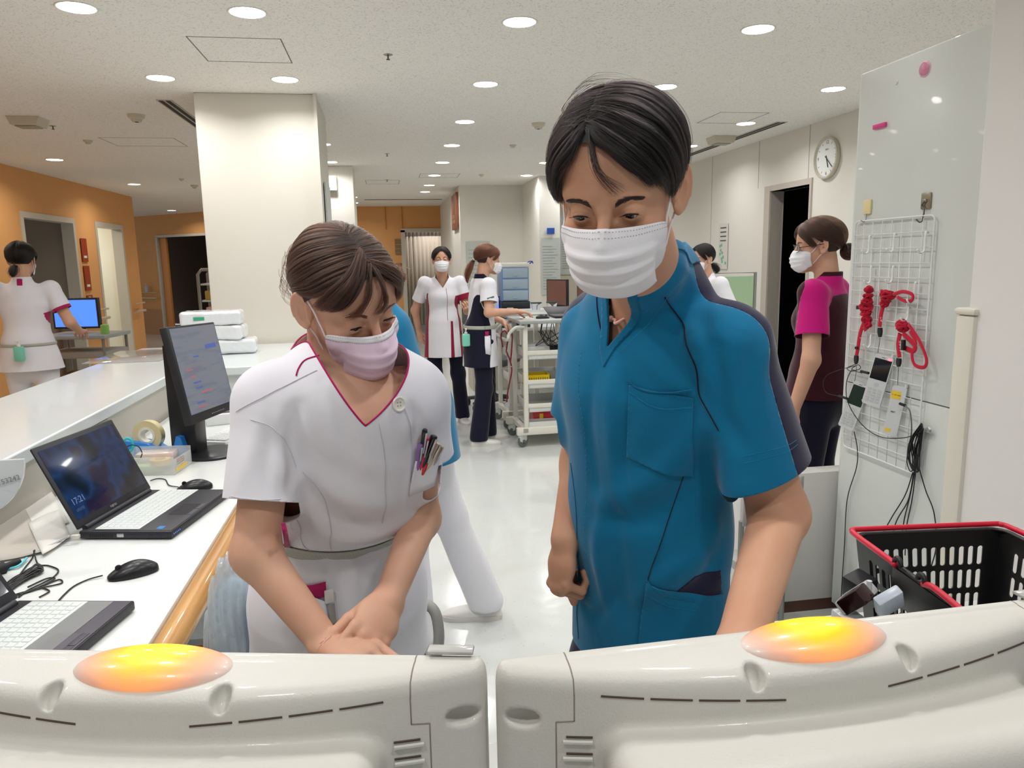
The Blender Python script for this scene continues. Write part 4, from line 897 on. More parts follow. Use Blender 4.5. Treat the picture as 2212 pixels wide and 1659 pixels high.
# tape dispenser
TD = empty('tape_dispenser', Qz(372, 988, .75), math.radians(-20), 'bright blue tape dispenser with a roll of cream tape', 'tape dispenser'); BL = mat('blue_plastic', '2C86D8', .3, coat=.3)
TD.location = Vector(Qz(400, 995, .75))+Vector((-.09, .05, 0)); TD.rotation_euler.z = math.radians(-16); TD.scale = (1.15, 1.1, 1.1); TD.location += Vector((-.03, .05, .0))
MB().prism([(-.11, 0), (.115, 0), (.115, .012), (.10, .075), (.085, .078), (.07, .03), (.02, .025), (-.02, .05), (-.10, .06), (-.115, .055)], -.032, .032, Matrix.Rotation(PI/2, 4, 'X')).build('body', BL, TD, angle=20)
MB().prism([(-.115, -.001), (.117, -.001), (.117, .006), (-.115, .006)], -.034, .034, Matrix.Rotation(PI/2, 4, 'X')).build('foot_strip', mat('felt', 'B9A98F', .9), TD)
tag(MB().lathe([(.030, -.012), (.052, -.012), (.052, .012), (.030, .012), (.030, -.012)], (-.03, 0, .075), 36, axis='y', cap=False).build('tape_roll', mat('tape_cream', 'D8C89A', .35, coat=.4), TD, angle=30), 'cream tape roll'); MB().lathe([(.022, -.014), (.030, -.014), (.030, .014), (.022, .014), (.022, -.014)], (-.03, 0, .075), 30, axis='y', cap=False).build('core', mat('core_white', 'E2DCCB', .5), TD, angle=30)
# clear basket of stationery
BK = Qz(345, 1010, .75); bk = empty('stationery_basket', (BK[0]-.005, BK[1]-.03, .75), math.radians(-8), 'clear plastic basket of tapes and stationery beside the blue tape dispenser', 'basket'); CLR = mat('clear_basket', 'E6E8E4', .2, alpha=.38, coat=.3)
mb = MB(); 
for a, b in (((-.10, -.075, 0), (.10, .075, .003)), ((-.10, -.075, 0), (.10, -.072, .065)), ((-.10, .072, 0), (.10, .075, .07)), ((-.10, -.075, 0), (-.097, .075, .07)), ((.097, -.075, 0), (.10, .075, .055))): mb.box(a, b, bev=.001)
mb.build('tray_body', CLR, bk); sl = MB()
for i in range(7):
    for j in range(3): sl.box((.1002, -.05+i*.009, .03+j*.008), (.1008, -.045+i*.009, .035+j*.008))
sl.build('slots', mat('slot_red', 'B08A80', .6), bk); MB().box((.1002, -.06, .008), (.1007, .03, .022)).build('name_label', mat('label_yellow', 'E8C65A', .5), bk, smooth=False)
for i, (x, y, z, c, lb) in enumerate(((.03, -.04, .04, 'E5B23A', 'yellow tape roll in the clear stationery basket'), (-.04, .03, .04, 'D7D9D6', 'white tape roll in the clear stationery basket'))):
    tag(MB().lathe([(.018, -.01), (.034, -.01), (.034, .01), (.018, .01), (.018, -.01)], (bk.location.x+x, bk.location.y+y, .75+z), 30, cap=False).build('tape_roll', mat('tape_'+c, c, .4), angle=30), lb, 'tape')
tag(MB().box((bk.location.x-.08, bk.location.y-.065, .754), (bk.location.x+.03, bk.location.y-.01, .782), bev=.004).build('notepad', mat('pad_green', 'A9C27A', .6)), 'light green sticky pad in the clear stationery basket', 'notepad')
tag(MB().box((bk.location.x-.06, bk.location.y-.02, .785), (bk.location.x+.07, bk.location.y+.05, .815), bev=.006).build('plastic_packet', mat('packet', 'D5C7C2', .2, coat=.6)), 'shiny clear packet on top of the stationery basket', 'packet')
sc_ = empty('scissors', (bk.location.x-.09, bk.location.y-.03, .83), 0, 'pair of scissors with teal handles standing in the stationery basket', 'scissors'); TEALH = mat('scissor_teal', '2FB6B4', .35)
for s in (-1, 1): MB().tube([(s*.018+.016*math.cos(a), -.004*s, .025+.024*math.sin(a)) for a in np.linspace(0, 2*PI, 24, endpoint=False)], .0045, 8, closed=True).build('handle', TEALH, sc_, angle=180); MB().box((s*.008-.005, -.001+s*.0015, -.08), (s*.004+.005, .001+s*.0015, .005), bev=.0006).build('blade', mat('chrome', 'C8C8CC', .2, metal=1), sc_)
cable('key_ring_loop', [np.array([bk.location.x-.05+.03*math.cos(a), bk.location.y-.06, .83+.03*math.sin(a)]) for a in np.linspace(0, 6.2, 9)], .0018, CB, 'black elastic loop hanging from the stationery basket', 'cord')
# stack of wipe packs and the clear sheet on the counter
WP = mat('pack_film', 'DFE2E4', .18, coat=.7, bump=.5, bscale=40); pc = Qz(445, 772, .95); lbs = ['bottom white plastic-wrapped pack on the counter', 'middle white plastic-wrapped pack of the stack on the counter', 'top white plastic-wrapped pack, green print, on the counter']
for k in range(3):
    o = empty('wipes_pack', (pc[0]+.02+[.06, .0, -.01][k], pc[1]+.2, .951+k*.085), [.1, -.05, .06][k], lbs[k], 'wipes pack', 'wrapped white packs on the counter')
    def pf(P, k=k): q = np.stack([np.abs(P[:, 0])-.15, np.abs(P[:, 1])-.08, np.abs(P[:, 2]-.043)-.022], 1); return np.linalg.norm(np.maximum(q, 0), axis=1)+np.minimum(q.max(1), 0)-.02+.0035*snoise(P, 55, k)+.002*snoise(P, 130, k+9)
    V, F = extract(pf, (-.2, -.13, -.005), (.2, .13, .1), .006); V[:, 2] = np.maximum(V[:, 2], .0005); npmesh('wrapper', V, F, WP, o)
    MB().box((-.09, -.1035, .035), (-.03, -.1025, .055)).build('printed_mark', mat('pack_green', '3FA07A', .4), o, smooth=False)
tag(MB().box((pc[0]-.62, 4.35, .951), (pc[0]-.22, 4.95, .956), bev=.001).build('clear_sheet', mat('clear_sheet', 'C9C6C4', .08, alpha=.55, coat=1)), 'clear plastic sheet lying flat on the far corner of the counter', 'plastic sheet')
# under the desk: grey box with sticker, bag
bx_ = Qz(455, 1310, .45); bx_[1] -= .25; zb_ = .45; gb = empty('drawer_box', (bx_[0]+.0, bx_[1]+.25, 0), 0, 'pale grey drawer box below the wooden rail with an orange sticker', 'box'); MB().box((-.10, -.2, 0), (.08, .25, zb_), bev=.006).build('box_body', mat('box_grey', 'B7BCBC', .45), gb)
MB().box((.0802, -.18, zb_-.07), (.0812, -.10, zb_-.02)).box((.0, -.2012, zb_-.07), (.06, -.2, zb_-.02)).build('sticker', mat('sticker_orange', 'E8701E', .5), gb, smooth=False)
bg = Q(503, 1320, 1.42)
def bagf(P): q = P-bg; w_ = .035+.04*np.clip(-(q[:, 2]-.09)/.3, 0, 1); return (np.sqrt((q[:, 0]/w_)**2+(q[:, 1]/(w_*1.1))**2+((q[:, 2]+.05)/.17)**4)-1)*.03+.004*snoise(P, 45, 2)+.002*np.sin(q[:, 0]*400+3*snoise(P, 30, 5))
V, F = extract(bagf, bg-.26, bg+.2, .006); bgo = npmesh('plastic_bag', V, F, mat('bag_film', 'DDE4E8', .15, trans=.25, alpha=.6, coat=.8)); tag(bgo, 'translucent plastic bag hanging from the wooden rail beside the woman in white', 'plastic bag')
V, F = extract(lambda P: ell(P, bg+np.array([.005, 0, -.06]), (.045, .05, .13))+.004*snoise(P, 50, 8), bg-.26, bg+.2, .008); tag(npmesh('face_mask_bundle', V, F, mat('mask_blue', 'AFCDE0', .8)), 'light blue bundle of masks inside the hanging plastic bag', 'masks')
# chair arm behind the woman in white
ca = Q(930, 1345, 1.75); ch_ = empty('chair', (ca[0]-.22, ca[1]+.0, 0), 0, 'grey office chair behind the woman in white, only its round armrest showing', 'chair')
def chp(o): o.matrix_parent_inverse = Matrix.Identity(4); return o
z0 = ca[2]; AR = mat('chair_grey', '8D8C88', .45)
L = [(.10, -.02, z0-.16), (.2, -.03, z0-.14), (.235, -.02, z0-.06), (.238, 0, z0+.0), (.225, .02, z0+.03), (.19, .05, z0+.035)]; MB().tube(crspline(L, 24), .014, 12).build('armrest', AR, ch_, angle=180)
MB().tube(crspline([(-a, b, c) for a, b, c in L], 24), .014, 12).build('armrest', AR, ch_, angle=180)
MB().box((-.21, -.02, z0-.22), (.21, .40, z0-.15), bev=.03).build('seat', mat('seat_grey', '5A5E62', .9), ch_); MB().lathe([(.025, .1), (.025, z0-.2)], (0, .18, 0), 14).build('post', AR, ch_)
for k in range(5): a = 2*PI*k/5; MB().tube([(0, .18, .11), (.27*math.cos(a), .18+.27*math.sin(a), .07)], [.024, .016], 10).build('leg', AR, ch_, angle=60); MB().lathe([(0, -.01), (.028, -.01), (.028, .01), (0, .01)], (.27*math.cos(a), .18+.27*math.sin(a), .029), 16, axis='x').build('caster', RUB, ch_)
MB().box((-.19, .38, z0-.02), (.19, .43, z0+.22), bev=.03).build('backrest', mat('seat_grey', '5A5E62', .9), ch_)
GREYLEG = mat('chair_leg_grey', '8B8B88', .3, metal=.6)
# ------------------------------------------------------------------ tall cabinet with the wire rack
XP = 1.75; CAB = mat('cabinet_grey', 'D5D9D4', .3, noise=.03, nscale=3, coat=.15)
cb_ = empty('tall_cabinet', (XP+.2, 2.32, 0), 0, 'tall pale grey steel cabinet whose side carries the wire rack', 'cabinet')
def rl(o, p): o.matrix_parent_inverse = Matrix.Translation(-Vector(p.location)); return o
rl(MB().box((XP, 1.94, .05), (XP+.42, 2.62, .975), bev=.003).build('lower_body', CAB, cb_), cb_); rl(MB().box((XP, 1.94, .979), (XP+.42, 2.62, 2.12), bev=.003).build('upper_body', CAB, cb_), cb_)
rl(MB().box((XP+.001, 2.612, .05), (XP+.42, 2.628, 2.12), bev=.002).build('door', mat('cabinet_door', 'DADDD8', .35), cb_), cb_); rl(MB().box((XP+.02, 1.96, 0), (XP+.4, 2.6, .05)).build('plinth', SLOT, cb_, smooth=False), cb_)
def G_(px, py, d=0.012): return Qx(px, py, XP-d)
def item(fn, name, m, label, cat, **k): return tag(fn.build(name, m, **k), label, cat)
BR = Qx(2108, 660, 1.70); bmp = empty('corner_guard', (BR[0], 1.93, 0), 0, 'cream plastic corner guard post at the foot of the white wall', 'corner guard')
yb = Q(2100, 680, 1.90)
rl(MB().box((yb[0]-.025, 1.865, .0), (yb[0]+.04, 1.935, yb[2]-.0), bev=.010).build('post', CREAMP, bmp), bmp); rl(MB().box((yb[0]-.03, 1.86, yb[2]), (yb[0]+.045, 1.94, yb[2]+.02), bev=.008).build('end_cap', CREAMP, bmp), bmp)
WIREM = mat('wire_white', 'E2E4E4', .35, coat=.3)
rk = empty('wire_rack', (XP-.012, 2.38, 1.16), 0, 'white wire grid rack hanging on the side of the tall cabinet', 'wire rack'); y0, y1, z0, z1 = 2.175, 2.588, .725, 1.588
c = rrect(y0, z0, y1, z1, .018, 5); rl(MB().tube([(XP-.012, a, b) for a, b in c], .0032, 8, closed=True).build('outer_frame', WIREM, rk, angle=180), rk)
mb = MB()
for i in range(1, 8): y = y0+(y1-y0)*i/8; mb.tube([(XP-.012, y, z0), (XP-.012, y, z1)], .0016, 6)
for i in range(1, 17): z = z0+(z1-z0)*i/17; mb.tube([(XP-.0145, y0, z), (XP-.0145, y1, z)], .0016, 6)
tag(rl(mb.build('wire_grid', WIREM, rk, angle=180), rk), kind='stuff')
HK = mat('hook_white', 'E4E6E4', .4)
def hook(px, py, L, label):
    p = G_(px, py, .016); r_ = empty('plastic_hook', p, 0, label, 'hook', 'white plastic hooks on the wire rack')
    pts = [(0.004, 0, 0), (-.004, 0, .004), (-.006, 0, -.01), (-.006, 0, -L), (-.012, 0, -L-.012), (-.024, 0, -L-.014), (-.032, 0, -L-.002)]; MB().tube(crspline(pts, 26), .0045, 8, flat=.5, up=(1, 0, 0)).build('hook_body', HK, r_, angle=180)
for a in ((1881, 512, .045, 'white hook, top row of the rack, nearest its far edge'), (1935, 507, .045, 'white hook in the middle of the rack top row'), (2003, 503, .05, 'white hook, top row of the rack, near the front edge'), (1885, 577, .045, 'white hook over the leftmost red lanyard'), (1932, 577, .04, 'white hook holding the middle red lanyard'), (1980, 612, .05, 'empty white hook right of the middle red lanyard'), (1965, 665, .03, 'white hook holding the right-hand red lanyard'), (1884, 725, .03, 'low white hook behind the tilted phones')): hook(*a)
# magnets and hooks on the cabinet side
def onside(px, py, z=0): p = Qx(px, py, XP); return frame(p, (0, -1, 0), (0, 0, 1))   # x toward the front, y up, z out of the cabinet side
o = empty('magnet_hook', (0, 0, 0), 0, 'cream square magnet hook above the rack', 'magnet hook'); o.matrix_world = onside(1876, 447); MB().box((-.021, -.026, 0), (.021, .026, .008), bev=.003).build('plate', mat('magnet_cream', 'E8D8A0', .4), o); MB().tube([(0, -.02, .006), (0, -.045, .008), (0.002, -.055, .018), (.0, -.047, .028)], .0022, 8).build('hook', mat('steel', 'A9A9A4', .3, metal=.8), o, angle=180)
o = empty('magnet_hook', (0, 0, 0), 0, 'steel square magnet hook above the front corner of the rack', 'magnet hook'); o.matrix_world = onside(2003, 434); MB().box((-.022, -.026, 0), (.022, .026, .007), bev=.003).build('plate', mat('steel_warm', '9A927E', .3, metal=.7), o); MB().box((-.008, -.004, .006), (.008, .006, .013), bev=.002).build('clip', mat('steel', 'A9A9A4', .3, metal=.8), o); MB().tube(crspline([(.004, 0, .012), (-.008, -.015, .012), (.004, -.03, .012), (.002, -.06, .014), (.0, -.068, .022), (-.008, -.058, .03)], 24), .0024, 8).build('hook', mat('steel_dark', '6C6860', .35, metal=.8), o, angle=180)
item(MB().box((-.034, -.008, 0), (.034, .008, .010), bev=.002, M=onside(1903, 272)), 'bar_magnet', mat('magnet_pink', 'E0468E', .4), 'pink bar magnet high on the cabinet side', 'magnet')
o = empty('round_magnet', (0, 0, 0), 0, 'round pink magnet with clear rim at the cabinet top', 'magnet'); o.matrix_world = onside(1999, 149); MB().lathe([(0, .008), (.014, .008), (.019, .005), (.019, 0)], n=30).build('disc', mat('magnet_rose', 'E48BB0', .3, coat=.6), o); tag(MB().lathe([(.019, .0), (.021, .007), (.026, .004), (.027, 0)], n=12, cap=False).build('rim', mat('magnet_clear', 'F0B8CC', .1, alpha=.5, coat=1), o), 'clear pink rim')
item(MB().lathe([(0, .005), (.008, .005), (.009, 0)], n=20, M=onside(1937, 178)), 'small_magnet', mat('magnet_white', 'E8E8E2', .3), 'tiny white round magnet on the upper cabinet side', 'magnet')
# lanyards
RED = cloth_mat('lanyard_red', 'C01836', .8, 600, .3); BLK = mat('buckle_black', '17171A', .35)
def ribbon(parent, pts, n=40, w=.0095, m=RED, name='strap'):
    P = np.array([G_(x, y, d) for x, y, d in pts]); P = crspline(P, n); return rl(MB().tube(P, w, 8, flat=.22, up=(1, .1, .05)).build(name, m, parent, angle=180), parent)
def lanyard(label, knot, straps, tail, loops, kr=.016):
    k0 = G_(*knot[0][:2], .03); root = empty('lanyard', k0, 0, label, 'lanyard', 'red lanyards on the wire rack'); r = np.random.RandomState(int(knot[0][0]))
    for (kx, ky, s) in knot:
        c = G_(kx, ky, .034)
        for i in range(7):
            a = r.normal(size=3); a /= np.linalg.norm(a); b = np.cross(a, [.3, .2, .9]); b /= np.linalg.norm(b); b2 = np.cross(a, b); rr = kr*s*(.75+.35*r.rand()); off = r.normal(size=3)*.002
            L = [c+off+rr*(math.cos(t)*b+math.sin(t)*b2*.8) for t in np.linspace(0, 2*PI, 18, endpoint=False)]; rl(MB().tube(L, .0075, 8, flat=.4, up=a, closed=True).build('knot_wrap', RED, root, angle=180), root)
    for s in straps: ribbon(root, s)
    for s in loops: ribbon(root, s, 50, .0065)
    t = [G_(x, y, .03) for x, y in tail[:2]]; d = t[1]-t[0]; L = np.linalg.norm(d); M = frame(t[0], np.cross(d, (1, 0, 0)), np.cross(d, np.cross(d, (1, 0, 0))))
    rl(MB().prism([(-.008, 0), (.008, 0), (.0095, L*.3), (.009, L*.6), (.004, L), (-.004, L), (-.009, L*.6), (-.0095, L*.3)], -.004, .004, Matrix((M.col[0], (*(d/L), 0), (1, 0, 0, 0), M.col[3])).transposed()).build('buckle', BLK, root), root)
    rl(MB().tube(crspline([G_(x, y, .026) for x, y in tail[1:]], 16), .0009, 6).build('cord', CB, root, angle=180), root)
    return root
lanyard('knotted red lanyard hanging leftmost on the wire rack', [(1877, 626, .6), (1876, 638, .7), (1873, 652, 1.0), (1871, 664, 1.1), (1870, 676, .95), (1872, 690, .7), (1875, 702, .5)], [[(1869, 690, .03), (1858, 720, .03), (1853, 752, .03), (1850, 768, .03)], [(1870, 690, .034), (1876, 702, .036), (1866, 712, .034)]], [(1850, 768), (1849, 786), (1850, 800), (1845, 830)], [], .0145)
lanyard('knotted red lanyard in the middle, one loop sticking out to the right', [(1920, 640, 1.15), (1912, 636, .8), (1914, 648, .9), (1909, 656, .6)], [[(1908, 660, .034), (1903, 680, .03), (1900, 706, .03)]], [(1901, 708), (1901, 728), (1899, 745), (1896, 762)], [[(1930, 636, .034), (1950, 630, .04), (1970, 636, .044), (1970, 648, .042), (1955, 650, .038), (1938, 642, .034)]], .014)
lanyard('knotted red lanyard on the right with a long hanging loop', [(1951, 706, 1.1), (1948, 700, .9)], [[(1944, 720, .034), (1940, 745, .03), (1943, 772, .03)], [(1950, 720, .036), (1975, 745, .036), (1972, 758, .036), (1955, 752, .036)]], [(1942, 774), (1941, 792), (1940, 812), (1939, 832)], [[(1962, 700, .034), (1985, 735, .036), (2001, 775, .036), (1996, 793, .036), (1976, 788, .036), (1970, 765, .036), (1978, 740, .036), (1965, 715, .036)]], .014)
wt = mat('lan_white', 'E8D8DA', .6)
for px, py, t_ in ((1944, 748, 'スタッフ'), (1985, 768, '+'), (1903, 690, 'ング'), (1858, 730, '+')): text('lanyard_print', t_, .010, frame(G_(px, py, .034), (0, -.25, -.97), (0, -.97, .25)), wt, [x for x in bpy.data.objects if x.name.startswith('lanyard') and x.type == 'EMPTY'][{1944: 2, 1985: 2, 1903: 1, 1858: 0}[px]]).matrix_parent_inverse = Matrix.Translation(-Vector([x for x in bpy.data.objects if x.name.startswith('lanyard') and x.type == 'EMPTY'][{1944: 2, 1985: 2, 1903: 1, 1858: 0}[px]].location))
item(MB().box((-.009, -.007, -.004), (.009, .007, .006), bev=.002, M=frame(G_(1855, 664, .045), (0, -1, .1), (0, .1, 1))), 'lanyard_slider', BLK, 'black slider block on the leftmost red lanyard', 'slider')
item(MB().box((-.008, -.004, -.004), (.008, .006, .004), bev=.001, M=frame(G_(1851, 752, .032), (0, -1, .1), (0, .1, 1))), 'lanyard_slider', BLK, 'small black slider above the leftmost lanyard buckle', 'slider')
item(MB().box((-.007, -.02, -.004), (.007, .016, .006), bev=.002, M=frame(G_(1952, 744, .044), (0, -1, .05), (0, .05, 1))), 'lanyard_slider', BLK, 'black clip on the right-hand red lanyard', 'slider')
# phones
PH = mat('phone_white', 'D6D8D8', .35, coat=.3); KEYG = mat('phone_key', 'C4C7C9', .4)
def phone(tlc, trc, brc, blc, d, label, lit=None, face=1, scr='0B1320'):
    c0 = sum(G_(x, y, d) for x, y in (tlc, trc, brc, blc))/4; nn = np.array([-.80, -.60, 0.]); P = [CPOS+ray(x, y)*(nn@(c0-CPOS))/(nn@ray(x, y)) for x, y in (tlc, trc, brc, blc)]; x = (P[1]-P[0]+P[2]-P[3])/2; y = (P[0]-P[3]+P[1]-P[2])/2; W = np.linalg.norm(x); Hh = np.linalg.norm(y); c = sum(P)/4
    M = frame(c, x, y); root = empty('handset_phone', (0, 0, 0), 0, label, 'phone'); root.matrix_world = M
    MB().prism(rrect(-W/2, -Hh/2, W/2, Hh/2, .006), -.013, .0).build('case', PH, root)
    if face:
        MB().prism(rrect(-W/2+.003, Hh*.02, W/2-.003, Hh/2-.012, .002), .0, .0008).build('screen', mat('phone_scr'+scr, scr, .1, coat=.6), root)
        for r_ in range(5):
            for k in range(3): MB().prism(rrect(-W*.38+k*W*.27, -Hh*.20-r_*Hh*.058, -W*.38+k*W*.27+W*.2, -Hh*.20-r_*Hh*.058+Hh*.036, .001, 2), .0, .0012).build('key', KEYG, root)
        MB().lathe([(0, .001), (.008, .001), (.008, 0)], (0, -Hh*.08, 0), 20).build('dial_ring', KEYG, root); MB().box((-.008, Hh/2-.007, 0), (.004, Hh/2-.0055, .0006)).build('earpiece', RUB, root, smooth=False)
        if lit: MB().prism(rrect(W*.22, Hh/2-.012, W*.42, Hh/2-.004, .002), .0, .0015).build('signal_light', emat('led_pink', 'FF6A78', 2.0), root)
    MB().lathe([(0, 0), (.006, 0), (.0055, .012), (0, .013)], n=14, M=Matrix.Translation((W*.38, Hh/2, -.007))@Matrix.Rotation(-PI/2, 4, 'X')).build('antenna', PH, root)
    return root, W, Hh, M
phone((1893, 765), (1932, 775), (1899, 881), (1859, 868), .045, 'white handset phone hanging tilted, black screen and pink light, in front', 1)
phone((1848, 823), (1876, 834), (1845, 932), (1807, 917), .032, 'white handset phone behind, green-grey screen, hanging lower left', None, scr='2B3A34')
rt, W, Hh, M = phone((1921, 830), (1951, 838), (1945, 945), (1914, 938), .03, 'white handset phone seen from its back with a yellow label', None, 0)
MB().box((-W*.48, Hh*.24, 0), (W*.18, Hh*.40, .0006)).build('yellow_label', mat('label_yellow2', 'F4CE3C', .5), rt, smooth=False); text('label_text', 'リーダーPHS', .0052, Matrix.Translation((-W*.15, Hh*.32, .0008)), INK, rt); text('number', '7607', .008, Matrix.Translation((-W*.12, -.004, .0006)), INK, rt); MB().box((-W*.40, -Hh*.44, 0), (W*.0, -Hh*.37, .0006)).build('yellow_label', mat('label_yellow2', 'F4CE3C', .5), rt, smooth=False)
# charging cables
def gc(pts, r, m, label, n=80, nm='charging_cable'): return cable(nm, [G_(x, y, d) for x, y, d in pts], r, m, label, 'cable', None, n)
gc([(1849, 800, .03), (1838, 802, .04), (1828, 830, .05), (1832, 870, .055), (1860, 915, .05), (1900, 943, .04), (1950, 946, .03), (1985, 935, .03), (1993, 925, .02)], .0016, CB, 'long black charging cable sweeping from the phones to the steel clip')
gc([(1848, 790, .03), (1810, 800, .05), (1785, 812, .06), (1778, 830, .07), (1785, 848, .07), (1808, 855, .06), (1830, 860, .05)], .0012, CB, 'thin black cable looping out left of the phones'); gc([(1850, 786, .032), (1830, 795, .04), (1840, 802, .045), (1858, 796, .045), (1854, 788, .04), (1840, 798, .04), (1862, 806, .045)], .0014, CB, 'black cable knotted below the leftmost lanyard')
gc([(1845, 932, .02), (1852, 970, .015), (1850, 1010, .012), (1830, 1080, .010), (1824, 1180, .008), (1817, 1292, .008), (1815, 1400, .01)], .0018, CB, 'single black cable running down the cabinet edge')
for i, (a, b, lb) in enumerate((((1860, 802), (1876, 806), 'black plug in the front phone side'), ((1812, 855), (1830, 861), 'black plug in the rear phone side'), ((1944, 872), (1955, 876), 'black plug in the labelled phone side'))): item(MB().tube([G_(*a, .05 if i < 2 else .035), G_(*b, .05 if i < 2 else .035)], .005, 10), 'charging_plug', RUB, lb, 'plug', angle=50)
gc([(1955, 876, .035), (1966, 890, .035), (1969, 930, .03), (1965, 960, .02), (1966, 1000, .015)], .0022, mat('cable_grey_dark', '6A6C6E', .5), 'grey cable from the labelled phone down to the bundle')
cl = empty('steel_clip', G_(1997, 925, .01), 0, 'steel bulldog clip holding the cable bundle on the rack corner', 'clip'); 
for s in (-1, 1): rl(MB().lathe([(.008, -.003), (.012, 0), (.008, .003)], G_(1997+s*9, 928+s*2, .015), 18, axis='x').build('clip_arm', mat('steel', 'A9A9A4', .3, metal=.8), cl), cl)
rl(MB().box(G_(1990, 918, .012)-.008, G_(2006, 938, .012)+.008, bev=.003).build('clip_jaw', mat('steel', 'A9A9A4', .3, metal=.8), cl), cl)
cbn = empty('cable_bundle', G_(1975, 970, .02), 0, 'bundle of black cables hanging from the steel clip below the phones', 'cable'); r = random.Random(5)
for i in range(12):
    j = lambda s: (r.random()-.5)*s
    P = [G_(1990+j(8), 918+j(8), .02), G_(1972+j(14), 955+j(10), .02+r.random()*.02), G_(1968+j(20), 990+j(10), .02), G_(1976+j(14), 1015+j(12), .02), G_(1982+j(12), 975+j(10), .02), G_(1992+j(6), 925+j(6), .02)]; o = MB().tube(crspline(P, 40), .0018, 6).build('cable_strand', CB, cbn, angle=180); rl(o, cbn)
for P in ([(1972, 1020, .02), (1955, 1070, .015), (1925, 1120, .012), (1900, 1170, .012), (1890, 1230, .02)], [(1974, 1020, .02), (1962, 1080, .015), (1935, 1130, .012), (1920, 1200, .02)], [(1978, 1020, .02), (1970, 1080, .015), (1958, 1140, .012), (1955, 1200, .02)], [(1976, 1018, .02), (1966, 1070, .015), (1952, 1130, .012), (1945, 1200, .02)], [(1985, 1010, .02), (2000, 1060, .014), (2018, 1110, .012), (2022, 1180, .012), (2010, 1230, .03)]):
    rl(MB().tube(crspline([G_(*p) for p in P], 40), .0020, 6).build('cable_strand', CB, cbn, angle=180), cbn)
# ------------------------------------------------------------------ black shopping basket on a side table
BKB = mat('basket_black', '1D1C1C', .38); RDH = mat('handle_red', 'D01433', .35)
rt_ = math.radians(-6); zr = .85; A = Qz(1850, 1156, zr); bs = empty('shopping_basket', (A[0], A[1], zr-.21), rt_, 'black slotted shopping basket with red handles at the right', 'basket'); LX_, LY_, HB, TP = .335, -.44, .21, .022
def wallp(name, p00, p10, p11, p01, nc, nr, mu=.10, mv0=.10, mv1=.14):
    """slotted panel: p00-p10 bottom, p01-p11 top"""
    p00, p10, p11, p01 = map(np.array, (p00, p10, p11, p01)); S = lambda u, v: lerp(lerp(p00, p10, u), lerp(p01, p11, u), v); mb = MB(); fl = lambda a, b, c, d: mb.add([S(a, c), S(b, c), S(b, d), S(a, d)], [(0, 1, 2, 3)])
    fl(0, mu, 0, 1); fl(1-mu, 1, 0, 1); fl(mu, 1-mu, 0, mv0); fl(mu, 1-mu, 1-mv1, 1); cw = (1-2*mu)/nc; chh = (1-mv0-mv1)/nr; n = 16; asp = np.linalg.norm(p10-p00)*cw/(np.linalg.norm(p01-p00)*chh)
    for i in range(nc):
        for j in range(nr):
            u0 = mu+i*cw; v0 = mv0+j*chh; cu, cv = u0+cw/2, v0+chh/2; V = []
            for k in range(n):
                a = 2*PI*k/n+PI/4; c, s = math.cos(a), math.sin(a); m_ = max(abs(c), abs(s)); V.append(S(cu+c/m_*cw/2, cv+s/m_*chh/2))
            for k in range(n):
                a = 2*PI*k/n+PI/4; c, s = math.cos(a), math.sin(a); hw = .30*cw; x = c*hw; y = s*hw/asp*cw/cw; rr = hw; straight = chh*.40-rr*asp*chh/cw
                yy = s*rr*asp*chh/cw*1.0+math.copysign(max(straight, 0), s); V.append(S(cu+x, cv+yy))
            mb.add(V, [(k, (k+1) % n, n+(k+1) % n, n+k) for k in range(n)])
    o = mb.build(name, BKB, bs, smooth=False, solid=.003); return o
T_ = [(0, 0, HB), (LX_, 0, HB), (LX_, LY_, HB), (0, LY_, HB)]; B_ = [(TP, -TP, 0), (LX_-TP, -TP, 0), (LX_-TP, LY_+TP, 0), (TP, LY_+TP, 0)]
for i, nc in ((0, 12), (1, 14), (2, 12), (3, 14)): j = (i+1) % 4; wallp('side_panel', B_[i], B_[j], T_[j], T_[i], nc, 3)
MB().add(B_, [(0, 1, 2, 3)]).build('bottom', BKB, bs, smooth=False, solid=.003)
MB().tube([(x, y, HB) for x, y in rrect(-.004, LY_-.004, LX_+.004, .004, .03, 5)], .006, 8, closed=True, flat=.8).build('rim', BKB, bs, angle=180)
h1 = [(.004, -.13, HB+.006), (-.004, -.115, HB+.014), (-.008, -.03, HB+.015), (.0, .004, HB+.015), (.04, .010, HB+.015), (LX_-.04, .010, HB+.015), (LX_+.0, .004, HB+.015), (LX_+.008, -.03, HB+.015), (LX_+.004, -.115, HB+.014), (LX_-.004, -.13, HB+.006)]
h1 = [(-.012, -.175, HB+.004), (-.012, -.150, HB+.006), (-.014, -.10, HB+.008), (-.012, -.02, HB+.008), (-.004, .008, HB+.008), (.03, .014, HB+.008), (LX_-.03, .014, HB+.008), (LX_+.006, .008, HB+.008), (LX_+.014, -.02, HB+.008), (LX_+.014, -.15, HB+.012)]
MB().tube(crspline(h1, 70), .0062, 12).build('handle', RDH, bs, angle=180)
h2 = [(-.010, -.262, HB+.004), (-.012, -.30, HB+.012), (-.014, -.40, HB+.008), (-.004, LY_-.012, HB+.008), (.03, LY_-.016, HB+.008), (LX_-.03, LY_-.016, HB+.008), (LX_+.008, LY_-.01, HB+.008), (LX_+.014, -.30, HB+.012)]; MB().tube(crspline(h2, 70), .0062, 12).build('handle', RDH, bs, angle=180)
for y in (-.180, -.258): MB().tube([(-.012+.0*a, y+.011*math.cos(a), HB+.008+.013*math.sin(a)) for a in np.linspace(0, PI, 12)], .005, 8).build('handle_lug', BKB, bs, angle=180)
MB().box((-.010, LY_+.06, HB-.075), (-.006, -.16, HB-.004), bev=.001).build('name_plate', BKB, bs)
